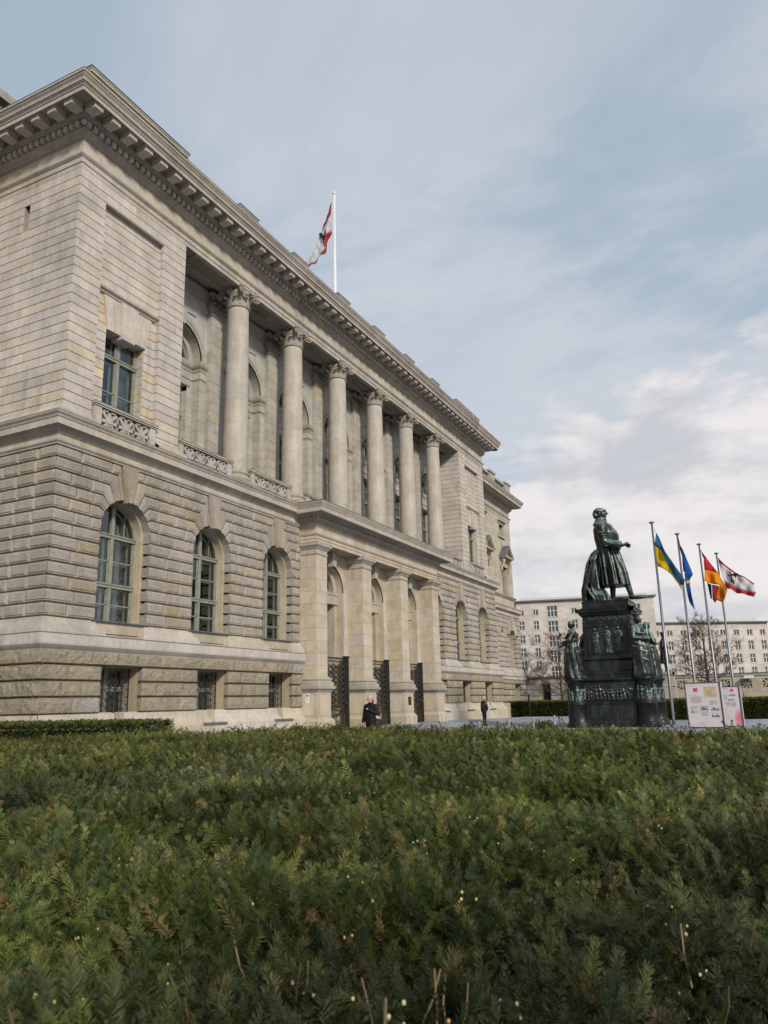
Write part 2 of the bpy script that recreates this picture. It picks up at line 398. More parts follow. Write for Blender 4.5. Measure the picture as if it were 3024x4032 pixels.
# ================================================================ GROUND
def ground_fn(t):
    oc=t.new('ShaderNodeTexCoord').outputs['Object']
    br=t.new('ShaderNodeTexBrick'); t.l.new(t.mapv(oc,(1,1,1)),br.inputs[0]); br.inputs['Scale'].default_value=1.0
    br.inputs['Color1'].default_value=(.33,.35,.39,1); br.inputs['Color2'].default_value=(.25,.27,.31,1); br.inputs['Mortar'].default_value=(.12,.125,.13,1)
    br.inputs['Mortar Size'].default_value=.012; br.inputs['Brick Width'].default_value=.9; br.inputs['Row Height'].default_value=.6
    n=t.noise(oc,.35,6,.6,.5); n2=t.noise(oc,6,5,.7)
    c=t.mix(1.0,br.outputs[0],t.mix(t.ramp(n,.3,.7),(.7,.7,.7),(1.15,1.15,1.15)),'MULTIPLY')
    c=t.mix(1.0,c,t.mix(n2,(.8,.8,.8),(1.2,1.2,1.2)),'MULTIPLY')
    return pr(t,c,.75,0,n2,.15,.01,.4)
PAVE=mat('granite_slabs',ground_fn)
mb=MB(); S_=900
mb.add([(-S_,-S_,0),(S_,-S_,0),(S_,S_,0),(-S_,S_,0)],[(0,1,2,3)])
tag(mb.build('ground',flat('soil_and_paving',(.12,.115,.10),.9,0,.2,.2)),kind='structure')
mb=MB(); xs=[-6,10,25,33,46,51,60,69,80]; ys=[-14,17.6,18.6,19.6,20.6,21.2]
def gz(x,y):
    e=.27 if x<51 else .27-(x-51)/18*.235
    e=max(0,e); return .012+e*min(1,max(0,(y-17.6)/3.0))
vs=[(x,y,gz(x,y) if x>14 else .012) for y in ys for x in xs]; nx=len(xs)
mb.add(vs,[(j*nx+i,j*nx+i+1,(j+1)*nx+i+1,(j+1)*nx+i) for j in range(len(ys)-1) for i in range(nx-1)])
tag(mb.build('pavement',PAVE),kind='structure')

# ================================================================ PARLIAMENT BUILDING (own units, scaled 1.1 about eye height)
BLD=empty('parliament_building',(0,0,-.15),0,'long sandstone building with six giant columns above a pillared entrance porch','building',scale=1.1)
CX=38.215; XL,XR=16.70,59.73
def mir(x,s): return x if s>0 else 2*CX-x
COLX=[CX+(k-2.5)*4.66 for k in range(6)]; YC=20.45
BAYL=[19.52]+[CX+(k-3)*4.66 for k in (0,1)]; BAYS=BAYL+[2*CX-b for b in reversed(BAYL)]
PX=[c+.05 for c in COLX[1:5]]; PORT_L,PORT_R=PX[0]-.5,PX[3]+.5
def P_(name,mb,m=STONE,parent=BLD,smooth=False,cuts=None):
    if not cuts: return mb.build(name,m,parent,smooth)
    gr={}
    for f,c in zip(mb.f,mb.c):
        x=sum(mb.v[i][0] for i in f)/len(f); gr.setdefault(sum(x>q for q in cuts),[]).append((f,c))
    for k in sorted(gr):
        b=MB()
        for f,c in gr[k]: b.add([mb.v[i] for i in f],[tuple(range(len(f)))],c)
        o=b.build(name,m,parent,smooth)
    return o
CUTB=[22,26.5,38.2,49.9,54.5]

# ---- upper storey ashlar
H=.3586; Z0=20.56
mb=MB()
for s in (1,-1):
    def Wm(y,s=s): return lambda u,z,d:(mir(u,s),y-d,z)
    W=Wm(20.0)
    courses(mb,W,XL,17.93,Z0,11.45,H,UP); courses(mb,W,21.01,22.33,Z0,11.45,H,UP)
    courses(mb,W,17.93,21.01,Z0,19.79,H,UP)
    # recess panel
    Wr=Wm(20.2)
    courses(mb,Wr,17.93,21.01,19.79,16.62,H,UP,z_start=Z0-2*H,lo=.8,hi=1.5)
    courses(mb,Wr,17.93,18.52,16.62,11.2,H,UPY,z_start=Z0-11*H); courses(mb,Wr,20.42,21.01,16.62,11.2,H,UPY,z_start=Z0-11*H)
    # recess sides, head
    for z in np.arange(Z0-2*H,11.3,-H):
        a,b=z,z-H
        for xx in (17.93,21.01):
            X=mir(xx,s); mb.add([(X,20.0,b+.012),(X,20.2,b+.012),(X,20.2,a-.012),(X,20.0,a-.012)],[(0,1,2,3)],jit(UP))
            X2=mir(xx+(-.03 if xx<19 else .03),s); mb.add([(X2,20.0,b),(X2,20.2,b),(X2,20.2,a),(X2,20.0,a)],[(0,1,2,3)],(.1,.08,.07))
    mb.add([(mir(17.93,s),20.0,19.79),(mir(21.01,s),20.0,19.79),(mir(21.01,s),20.2,19.79),(mir(17.93,s),20.2,19.79)],[(0,1,2,3)],(.30,.25,.18))
    # window reveals
    for z in np.arange(14.98,11.3,-H*1.0):
        for xx in (18.52,20.42):
            X=mir(xx,s); mb.add([(X,20.2,z-H+.006),(X,20.62,z-H+.006),(X,20.62,z-.006),(X,20.2,z-.006)],[(0,1,2,3)],jit(UPY))
    # lintel with splayed voussoirs and keystone
    zt,zb=16.28,14.98; xc=19.47
    def fan(x,k): return xc+(x-xc)*(1+.28*k)
    cuts=[-.95,-.62,-.32,.32,.62,.95]
    for i in range(5):
        a,b=xc+cuts[i],xc+cuts[i+1]; key=(i==2)
        A=fan(a,1) if not key else a-.10; B_=fan(b,1) if not key else b+.10
        zb2=zb-(.14 if key else 0)
        stone(mb,[(a,zb2),(b,zb2),(B_,zt),(A,zt)],Wr,-.40,.17 if key else .08,.008,jit(UP))
    stone(mb,[(18.02,zt),(20.92,zt),(20.92,zt+.34),(18.02,zt+.34)],Wr,-.03,.0,.012,jit(UP))
    mb.sweep([(mir(17.95,s),20.2),(mir(20.98,s),20.2)][::s],[(0,16.33),(.05,16.36),(.06,16.42),(.16,16.47),(.18,16.55),(.02,16.6),(0,16.62)],tones=TRIM,seg=1)
    # loggia jambs (end reveals)
    for z in np.arange(Z0,11.0,-H):
        X=mir(22.33,s); stone(mb,[(20.0,z-H),(21.85,z-H),(21.85,z),(20.0,z)],(lambda X,s:lambda u,zz,d:(X+s*d,u,zz))(X,s),-.03,0,[.012,0,.012,0],jit(UP))
# base course flare
prof=[(.0,11.5),(.02,11.42),(.09,11.32),(.22,11.22),(.27,11.17),(.27,10.8)]
mb.sweep([(XL,30),(XL,20),(17.93,20)],prof,tones=TRIM,seg=1.2); mb.sweep([(21.01,20),(22.33,20),(22.33,20.5)],prof,tones=TRIM,seg=1.2)
mb.sweep([(mir(22.33,-1),20.5),(mir(22.33,-1),20),(mir(21.01,-1),20)],prof,tones=TRIM,seg=1.2); mb.sweep([(mir(17.93,-1),20),(XR,20),(XR,21.2)],prof,tones=TRIM,seg=1.2)
# left side wall with the slit, right side return
courses(mb,SX(XL),20.0,33,Z0,11.45,H,UP,holes=[(22.55,22.85,18.75,19.85)],lo=.7,hi=1.5)
mb.box(XL+.25,XL+.3,22.5,22.9,18.7,19.9,(.12,.10,.09))
for yy in (22.55,22.85): mb.add([(XL,yy,18.75),(XL+.25,yy,18.75),(XL+.25,yy,19.85),(XL,yy,19.85)],[(0,1,2,3)],(.3,.26,.22))
courses(mb,SXP(XR),20.0,21.2,Z0,11.45,H,UP)
P_('upper_wall',mb,cuts=[CX])

# ---- loggia back wall, pilasters
mb=MB(); YB=21.85
BAYC=[CX+(k-3)*4.66 for k in range(7)]
G0=10.9
for c in BAYC:
    u0,u1=c-2.33,c+2.33
    W=FX(YB)
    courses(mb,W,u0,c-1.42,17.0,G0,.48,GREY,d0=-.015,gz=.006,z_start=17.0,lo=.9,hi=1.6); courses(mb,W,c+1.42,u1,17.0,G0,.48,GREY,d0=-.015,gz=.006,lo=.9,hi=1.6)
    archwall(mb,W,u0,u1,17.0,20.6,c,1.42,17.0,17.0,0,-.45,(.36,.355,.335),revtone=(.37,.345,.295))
    archring(mb,W,c,17.0,1.42,1.73,0.0,0.0,(.36,.33,.27))
    stone(mb,[(c-.16,18.3),(c+.16,18.3),(c+.26,19.0),(c-.26,19.0)],W,0,.16,.01,(.34,.33,.30))
    mb.box(c-1.0,c+1.0,YB-.05,YB,19.05,19.1,(.30,.29,.27))
    # inner wall plane with window openings
    Wi=FX(22.30)
    archwall(mb,Wi,c-1.42,c+1.42,17.0,18.5,c,1.18,17.0,17.0,0,-.25,(.34,.33,.30))
    mb.add([Wi(c-1.42,15.75,0),Wi(c+1.42,15.75,0),Wi(c+1.42,17.0,0),Wi(c-1.42,17.0,0)],[(0,1,2,3)],(.35,.335,.29))
    for a,b in ((c-1.42,c-1.08),(c+1.08,c+1.42)):
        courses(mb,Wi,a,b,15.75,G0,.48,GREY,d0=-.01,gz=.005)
    for sx in (-1,1):
        for z in np.arange(17.0,G0,-.48):
            X=c+sx*1.42; mb.add([(X,YB,z-.475),(X,22.3,z-.475),(X,22.3,z-.005),(X,YB,z-.005)],[(0,1,2,3)],jit(GREY))
            X=c+sx*1.08
            if z<15.9: mb.add([(X,22.3,z-.475),(X,22.7,z-.475),(X,22.7,min(z,15.75)-.005),(X,22.3,min(z,15.75)-.005)],[(0,1,2,3)],jit(GREY))
    mb.add([(c-1.08,22.3,15.75),(c+1.08,22.3,15.75),(c+1.08,22.7,15.75),(c-1.08,22.7,15.75)],[(0,1,2,3)],(.3,.28,.24))
    # impost mouldings, stepping round the jambs
    ip=[(0,16.5),(.03,16.52),(.04,16.62),(.12,16.7),(.16,16.78),(.18,16.92),(.02,16.97),(0,16.97)]
    for pth in ([(u0,YB),(c-1.42,YB),(c-1.42,22.3),(c+1.42,22.3),(c+1.42,YB),(u1,YB)],): mb.sweep(pth,ip,(.35,.325,.28))
    mb.sweep([(u0,YB),(c-1.42,YB),(c-1.42,22.3),(c+1.42,22.3),(c+1.42,YB),(u1,YB)],[(0,16.1),(.04,16.12),(.05,16.17),(0,16.19)],(.34,.32,.28))
    mb.sweep([(c-1.2,22.3),(c+1.2,22.3)],[(0,15.75),(.05,15.78),(.07,15.95),(.0,16.0)],(.34,.32,.28))
# inner entablature over the back wall, loggia ceiling and floor
mb.sweep([(22.33,YB),(mir(22.33,-1),YB)],[(0,20.0),(.04,20.02),(.05,20.2),(.09,20.22),(.10,20.38),(.2,20.5),(.22,20.6)],(.29,.275,.24))
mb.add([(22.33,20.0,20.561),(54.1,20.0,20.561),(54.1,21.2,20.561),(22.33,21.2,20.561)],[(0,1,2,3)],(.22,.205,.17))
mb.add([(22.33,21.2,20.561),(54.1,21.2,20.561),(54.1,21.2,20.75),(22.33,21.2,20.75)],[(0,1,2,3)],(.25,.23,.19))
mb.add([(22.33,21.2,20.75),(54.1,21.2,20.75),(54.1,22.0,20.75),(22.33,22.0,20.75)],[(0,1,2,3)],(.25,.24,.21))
mb.box(22.33,54.1,20.0,22.8,10.6,10.95,(.33,.30,.26))
P_('loggia_wall',mb)
# carved soffit panels between the columns
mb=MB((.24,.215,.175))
ends=[22.33]+COLX+[54.1]
for a,b in zip(ends[:-1],ends[1:]):
    a+=.75;b-=.75; mb.box(a-.06,b+.06,20.08,20.14,20.50,20.56); mb.box(a-.06,b+.06,20.80,20.86,20.50,20.56); mb.box(a-.06,a,20.14,20.80,20.50,20.56); mb.box(b,b+.06,20.14,20.80,20.50,20.56)
    k=int((b-a)/.16)
    for i in range(k):
        for j in range(4):
            x=a+(i+.5)*(b-a)/k; y=20.22+j*.17; r=.062
            mb.lathe([(r,0.0),(r*.9,-.03),(r*.3,-.045)],(x,y,20.56),6); 
P_('soffit_ornament',mb,cuts=COLX)

# ---- main entablature and cornice
FOOT=[(XL,33),(XL,20),(XR,20),(XR,30)]
mb=MB()
mb.sweep(FOOT,[(-.02,20.56),(0,20.56),(0,20.75),(.035,20.76),(.035,20.94),(.06,20.96),(.12,21.02),(.14,21.06),(.14,21.1),(.0,21.12)],tones=TRIM,seg=1.3)
mb.sweep(FOOT,[(0,21.12),(0,21.68)],tones=[(.6,(.40,.35,.275)),(.4,(.39,.345,.29))],seg=1.4)
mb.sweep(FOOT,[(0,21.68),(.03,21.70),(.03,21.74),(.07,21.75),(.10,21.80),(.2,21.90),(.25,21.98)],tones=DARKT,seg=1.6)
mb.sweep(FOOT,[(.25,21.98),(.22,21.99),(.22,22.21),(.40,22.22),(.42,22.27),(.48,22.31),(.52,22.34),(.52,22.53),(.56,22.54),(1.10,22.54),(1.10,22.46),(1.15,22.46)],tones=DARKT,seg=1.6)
mb.sweep(FOOT,[(1.15,22.46),(1.155,22.62),(1.19,22.622),(1.19,22.65),(1.175,22.655),(1.205,22.69),(1.235,22.72),(1.24,22.74),(1.275,22.742),(1.275,22.775),(1.245,22.78),(1.25,22.83),(1.275,22.88),(1.315,22.92),(1.34,22.96),(1.342,22.99),(1.38,22.995),(1.38,23.07)],tones=TRIM,seg=1.7)
CORN=P_('cornice',mb)
mb=MB(); mb.sweep(FOOT,[(1.37,23.07),(1.39,23.072),(1.39,23.10),(.0,23.30),(-.3,23.35)]); P_('cornice_flashing',mb,ZINC)
# dentils (surface pattern of the cornice: one mesh)
mb=MB()
n=int((XR-XL+.5)/.2985)
for i in range(n):
    x=XL-.2+i*.2985; mb.box(x,x+.185,19.62,19.80,22.0,22.19,jit(TRIM))
for i in range(42):
    y=19.9+i*.2985; mb.box(XL-.38,XL-.20,y,y+.185,22.0,22.19,jit(TRIM))
mb.lathe([(.02,-.02),(.09,.04),(.11,.1),(.07,.18),(.03,.2)],(XL-.3,19.7,22.0),10)
tag(P_('dentil_band',mb),kind='stuff')
# modillions
mb=MB((.40,.36,.31))
mb.box(-.19,.19,-.50,0,-.25,-.09); mb.box(-.215,.215,-.53,0,-.09,-.055); mb.box(-.24,.24,-.56,0,-.055,0)
me=mb.build('modillion',STONE,CORN); me.location=(XL-.33,19.45,22.535); first=me
k=1
while XL-.35+k*.8366<XR+.9:
    c=me.copy(); COL.objects.link(c); c.parent=CORN; c.location=(XL-.33+k*.8366,19.45,22.535); k+=1
k=0
while k<15:
    c=me.copy(); COL.objects.link(c); c.parent=CORN; c.location=(XL-.55,19.70+k*.8366,22.535); c.rotation_euler=(0,0,-PI/2); k+=1
# soffit ribs framing the coffers
mb=MB((.27,.24,.20)); 
for i in range(54):
    x=XL-.33+(i+.5)*.8366
    mb.box(x-.17,x+.17,18.98,19.40,22.525,22.545,(.20,.18,.15))
tag(P_('coffer_band',mb),kind='stuff')
# ---- attic blocks and roof
mb=MB(); mb.box(XL+.3,XR-.3,20.4,38,22.9,23.6,(.3,.3,.3)); P_('roof',mb,ZINC)
def attic(x0,x1,y0=19.9,y1=20.9,zt=24.8,z0=23.05):
    mb=MB(); mb.box(x0+.1,x1-.1,y0+.1,y1-.1,z0,zt-.2,jit(TRIM)); mb.box(x0+.03,x1-.03,y0+.03,y1-.03,zt-.2,zt-.1,jit(TRIM)); mb.box(x0,x1,y0,y1,zt-.1,zt-.03,jit(TRIM))
    o=P_('attic_block',mb); m2=MB(); m2.box(x0-.03,x1+.03,y0-.03,y1+.03,zt-.03,zt); m2.build('lead_cap',ZINC,o)
attic(XL+.05,22.25,19.95,21.2,24.99); attic(mir(22.25,-1),XR-.05,19.95,21.2,24.99)
for c in COLX: attic(c-.75,c+.75)
mb=MB(); mb.box(22.2,54.2,20.15,20.5,23.1,24.0,(.3,.28,.24)); P_('attic_parapet',mb)

# ---- giant columns with composite capitals
def leaf(mb,c,ang,r0,zb,h,out,wd,tone):
    pts=[(0,0,1.0),(.25,.02,1.08),(.5,.05,1.05),(.72,.14,.95),(.88,.42,.8),(.97,.8,.62),(.95,1.0,.4),(.86,1.08,.2)]
    ca,sa=math.cos(ang),math.sin(ang); vs=[];fs=[]
    for t,o,wf in pts:
        r=r0+o*out; z=zb+t*h
        for q,dd in ((-1,-.03),(-.5,.0),(0,.025),(.5,0),(1,-.03)):
            rr=r+dd; tt=q*wd*.5*wf; vs.append((c[0]+rr*ca-tt*sa,c[1]+rr*sa+tt*ca,z))
    m=5
    for j in range(len(pts)-1):
        for i in range(m-1): fs.append((j*m+i,j*m+i+1,(j+1)*m+i+1,(j+1)*m+i))
    mb.add(vs,fs,tone)
def capital_mesh(mb,c,z0,zt,r,tone,sy=1):
    h=zt-z0; 
    mb.lathe([(r*1.02,0),(r*1.13,.03),(r*1.13,.07),(r*1.0,.10),(r*.98,.2),(r*.98,h*.55),(r*1.08,h*.75),(r*1.28,h*.84)],(c[0],c[1],z0),24,tone=tone,sy=sy)
    for i in range(8): leaf(mb,(c[0],c[1]),2*PI*i/8+PI/8,r*.99,z0+.10,h*.38,.25,.36,tone)
    for i in range(8): leaf(mb,(c[0],c[1]),2*PI*i/8,r*1.0,z0+.14,h*.60,.33,.32,tone)
    # abacus: concave sides
    vs=[];pts=[]
    R1=r*2.0; 
    for k in range(4):
        a=PI/4+k*PI/2; a2=a+PI/2
        p=Vector((math.cos(a),math.sin(a)))*R1; q=Vector((math.cos(a2),math.sin(a2)))*R1; t_=(q-p).normalized(); nn=Vector((t_.y,-t_.x))
        pts+= [p+t_*.09]+[p.lerp(q,s)-nn*(.19*math.sin(PI*s)) for s in (.25,.5,.75)]+[q-t_*.09]
    for za,zb_,f in ((zt-.15,zt-.07,.94),(zt-.07,zt,1.0)):
        n=len(pts); vs=[(c[0]+p.x*f,c[1]+p.y*f,za) for p in pts]+[(c[0]+p.x*f,c[1]+p.y*f,zb_) for p in pts]
        mb.add(vs,[tuple(range(n-1,-1,-1)),tuple(range(n,2*n))]+[(i,(i+1)%n,n+(i+1)%n,n+i) for i in range(n)],tone)
    # corner and inner volutes, centre flower
    for k in range(4):
        a=PI/4+k*PI/2; d=Vector((math.cos(a),math.sin(a),0)); t_=Vector((-d.y,d.x,0))
        for sg in (-1,1):
            cen=Vector((c[0],c[1],zt-.30))+d*(r*1.76)+t_*sg*.035
            P2=[];R2=[]
            for i in range(19):
                th=i/18*3.4*PI; rr=.175*(1-i/20); P2.append(cen+d*(-math.sin(th)*rr*1)+Vector((0,0,math.cos(th)*rr))+t_*sg*.02*i/18); R2.append(.034*(1-.4*i/18))
            stem=[Vector((c[0],c[1],z0+h*.50))+d*r*1.02+t_*sg*.12,Vector((c[0],c[1],z0+h*.72))+d*r*1.3+t_*sg*.06]
            mb.tube(stem+P2,[.03,.035]+R2,6,tone)
        a=k*PI/2; d=Vector((math.cos(a),math.sin(a),0)); t_=Vector((-d.y,d.x,0))
        mb.ell(Vector((c[0],c[1],zt-.06))+d*(r*1.16),(.10,.10,.11),8,6,tone)
        for sg in (-1,1):
            cen=Vector((c[0],c[1],zt-.27))+d*(r*1.16)+t_*sg*.13
            mb.tube([cen+t_*sg*(-math.sin(i/10*2.6*PI)*.075*(1-i/13))+Vector((0,0,math.cos(i/10*2.6*PI)*.075*(1-i/13)))+d*.02*i/10 for i in range(11)],.02,5,tone)
COLTONE=(.36,.325,.275)
cap=None
for i,c in enumerate(COLX):
    root=bpy.data.objects.new('column',None); COL.objects.link(root); root.parent=BLD; root.location=(c,YC,0); root.empty_display_size=.3
    if cap is None:
        mb=MB(); capital_mesh(mb,(0,0),19.62,20.56,.50,(.29,.262,.215)); cap=mb.build('capital',STONE,root,True)
        mb=MB(); mb.box(-.72,.72,-.72,.72,10.95,11.20,(.30,.27,.23))
        mb.lathe([(.70,0),(.73,.04),(.73,.12),(.68,.17),(.62,.19),(.60,.25),(.62,.30),(.66,.33),(.66,.40),(.61,.44),(.585,.50)],(0,0,11.20),32,tone=(.30,.27,.225)); bas=mb.build('column_base',STONE,root,True)
        for p in list(bas.data.polygons)[:6]: p.use_smooth=False
        dr=[]
    else:
        for src in (cap,bas): o=src.copy(); COL.objects.link(o); o.parent=root
    mb=MB(); z=11.70; zs=[11.70,12.35+.2*random.random(),13.9,15.05,16.3,17.5,18.55+.2*random.random(),19.64]
    rf=lambda z:.555-.065*((z-11.7)/7.94)**1.6
    for a,b in zip(zs[:-1],zs[1:]):
        mb.lathe([(rf(a)-.008,a),(rf(a),a+.010),(rf(a),a+.014),(rf(a+.05),a+.05),(rf((a+b)/2),(a+b)/2),(rf(b-.05),b-.05),(rf(b),b-.014),(rf(b),b-.010),(rf(b)-.008,b)],(0,0,0),36,tone=jit([(.6,COLTONE),(.4,(.365,.333,.29))],.035),cap=False)
    o=mb.build('shaft',STONE,root,True)
# pilasters behind
def pilaster(x,y,half,side=0):
    mb=MB()
    for z in np.arange(19.5,11.7,-.48): 
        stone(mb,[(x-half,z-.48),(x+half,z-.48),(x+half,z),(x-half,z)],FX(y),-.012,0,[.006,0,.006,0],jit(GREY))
        for sx in (-1,1): mb.add([(x+sx*half,y,z-.475),(x+sx*half,YB,z-.475),(x+sx*half,YB,z-.005),(x+sx*half,y,z-.005)],[(0,1,2,3)],jit(GREY))
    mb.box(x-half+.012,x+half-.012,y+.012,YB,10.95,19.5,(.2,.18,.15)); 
    mb.box(x-half-.05,x+half+.05,y-.05,YB,19.48,19.56,(.33,.31,.27)); mb.box(x-half-.12,x+half+.12,y-.12,YB,10.95,11.5,(.33,.31,.27)); mb.box(x-half-.06,x+half+.06,y-.06,YB,11.5,11.7,(.33,.31,.27))
    o=P_('pilaster',mb)
    mb=MB(); mb.box(x-half+.02,x+half-.02,y+.02,YB,19.5,20.5,(.27,.245,.20)); mb.box(x-half-.28,x+half+.28,y-.25,YB,20.42,20.56,(.27,.245,.20))
    for row,(zb,h,w_,n_) in enumerate(((19.56,.42,.26,4),(19.6,.66,.24,3))):
        for i in range(n_):
            xx=x-half+(i+.5)*2*half/n_
            leaf(mb,(xx,y+.15),-PI/2,.12,zb,h,.16,w_,(.28,.255,.21))
        for sx in (-1,1): 
            for q in (0,1): leaf(mb,(x+sx*(half-.12),y+.12+q*.2),0 if sx>0 else PI,.12,zb,h,.16,.2,(.28,.255,.21))
    for sx in (-1,1):
        cen=Vector((x+sx*(half+.14),y-.16,20.30)); mb.tube([cen+Vector((sx*-math.sin(i/12*3*PI)*.11*(1-i/15),0,math.cos(i/12*3*PI)*.11*(1-i/15))) for i in range(13)],.03,6,(.28,.255,.21))
    mb.build('capital',STONE,o,True)
for c in COLX: pilaster(c,21.60,.5)
for s in (1,-1): pilaster(mir(22.55,s),21.60,.22)

# ---- pierced balustrades
def rosette_panel(mb,W,u0,u1,z0,z1,tone,d=0,th=.12):
    n=max(1,round((u1-u0)/(z1-z0))); wd=(u1-u0)/n; hz=(z1-z0); fr=.028
    def bar(a,b,wb):
        A=Vector((a[0],a[1]));B=Vector((b[0],b[1])); dd=(B-A).normalized(); nn=Vector((-dd.y,dd.x))*wb/2
        q=[A-nn,B-nn,B+nn,A+nn]; mb.add([W(p.x,p.y,d) for p in q]+[W(p.x,p.y,d-th) for p in q],[(0,1,2,3),(0,4,5,1),(1,5,6,2),(2,6,7,3),(3,7,4,0)],tone)
    for i in range(n):
        a=u0+i*wd; b=a+wd; c=((a+b)/2,(z0+z1)/2)
        bar((a,z0+fr),(b,z0+fr),.06);bar((a,z1-fr),(b,z1-fr),.06);bar((a+fr*.5,z0),(a+fr*.5,z1),.045);bar((b-fr*.5,z0),(b-fr*.5,z1),.045)
        for k in range(8):
            an=k*PI/4+(PI/8 if False else 0); e=(c[0]+math.cos(an)*wd*.5/max(abs(math.cos(an)),abs(math.sin(an))),c[1]+math.sin(an)*hz*.5/max(abs(math.cos(an)),abs(math.sin(an))))
            bar(c,e,.115)
        m=14
        for r_,dd in ((.15*min(1,hz/.6),.02),(.085*min(1,hz/.6),.05)):
            ring=[(c[0]+r_*math.cos(2*PI*q/m),c[1]+r_*math.sin(2*PI*q/m)) for q in range(m)]
            mb.add([W(x,z,d+dd) for x,z in ring]+[W(x,z,d) for x,z in ring],[tuple(range(m))]+[(q,(q+1)%m,m+(q+1)%m,m+q) for q in range(m)],tone)
def balustrade(x0,x1,y=20.0,zt=11.93,z0=10.85):
    t=(.36,.335,.305); mb=MB(t)
    rosette_panel(mb,FX(y+.03),x0+.30,x1-.30,z0+.12,zt-.16,t)
    for a,b in ((x0,x0+.30),(x1-.30,x1)): mb.box(a,b,y,y+.3,z0,zt-.12,jit(TRIM))
    mb.box(x0+.3,x1-.3,y+.01,y+.25,z0,z0+.12,jit(TRIM)); mb.box(x0-.03,x1+.03,y-.04,y+.34,zt-.13,zt-.07,jit(TRIM)); mb.box(x0-.07,x1+.07,y-.08,y+.38,zt-.07,zt,jit(TRIM))
    o=P_('balustrade',mb); m2=MB(); m2.box(x0-.08,x1+.08,y-.09,y+.39,zt,zt+.015); m2.build('flashing',ZINC,o)
ends=[22.33]+COLX+[54.1]
for i,(a,b) in enumerate(zip(ends[:-1],ends[1:])): balustrade(a+(.72 if i else .1),b-(.72 if i<6 else .1),20.05)
balustrade(17.99,20.95,19.88,11.95); balustrade(mir(20.95,-1),mir(17.99,-1),19.88,11.95)

# ---- string course between the storeys
MID=[(0,9.85),(.38,9.87),(.40,9.92),(.44,9.95),(.46,9.99),(.37,10.0),(.36,10.20),(.39,10.22),(.42,10.26),(.52,10.36),(.60,10.42),(.655,10.43),(.66,10.64),(.69,10.66),(.71,10.71),(.78,10.78),(.79,10.83)]
mb=MB(); 
cut=9
P1=[(XL,33),(XL,20),(PORT_L-.05,20)]; P2=[(PORT_R+.05,20),(XR,20),(XR,30)]
for p in (P1,P2):
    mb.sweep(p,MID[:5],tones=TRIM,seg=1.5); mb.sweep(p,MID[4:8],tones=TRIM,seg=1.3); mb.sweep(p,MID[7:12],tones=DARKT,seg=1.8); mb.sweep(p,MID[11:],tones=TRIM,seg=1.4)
P_('string_course',mb,cuts=[CX])
mb=MB()
for p in (P1,P2): mb.sweep(p,[(.79,10.83),(.80,10.832),(.80,10.845),(-.15,10.90)])
P_('string_course_flashing',mb,ZINC,cuts=[CX])

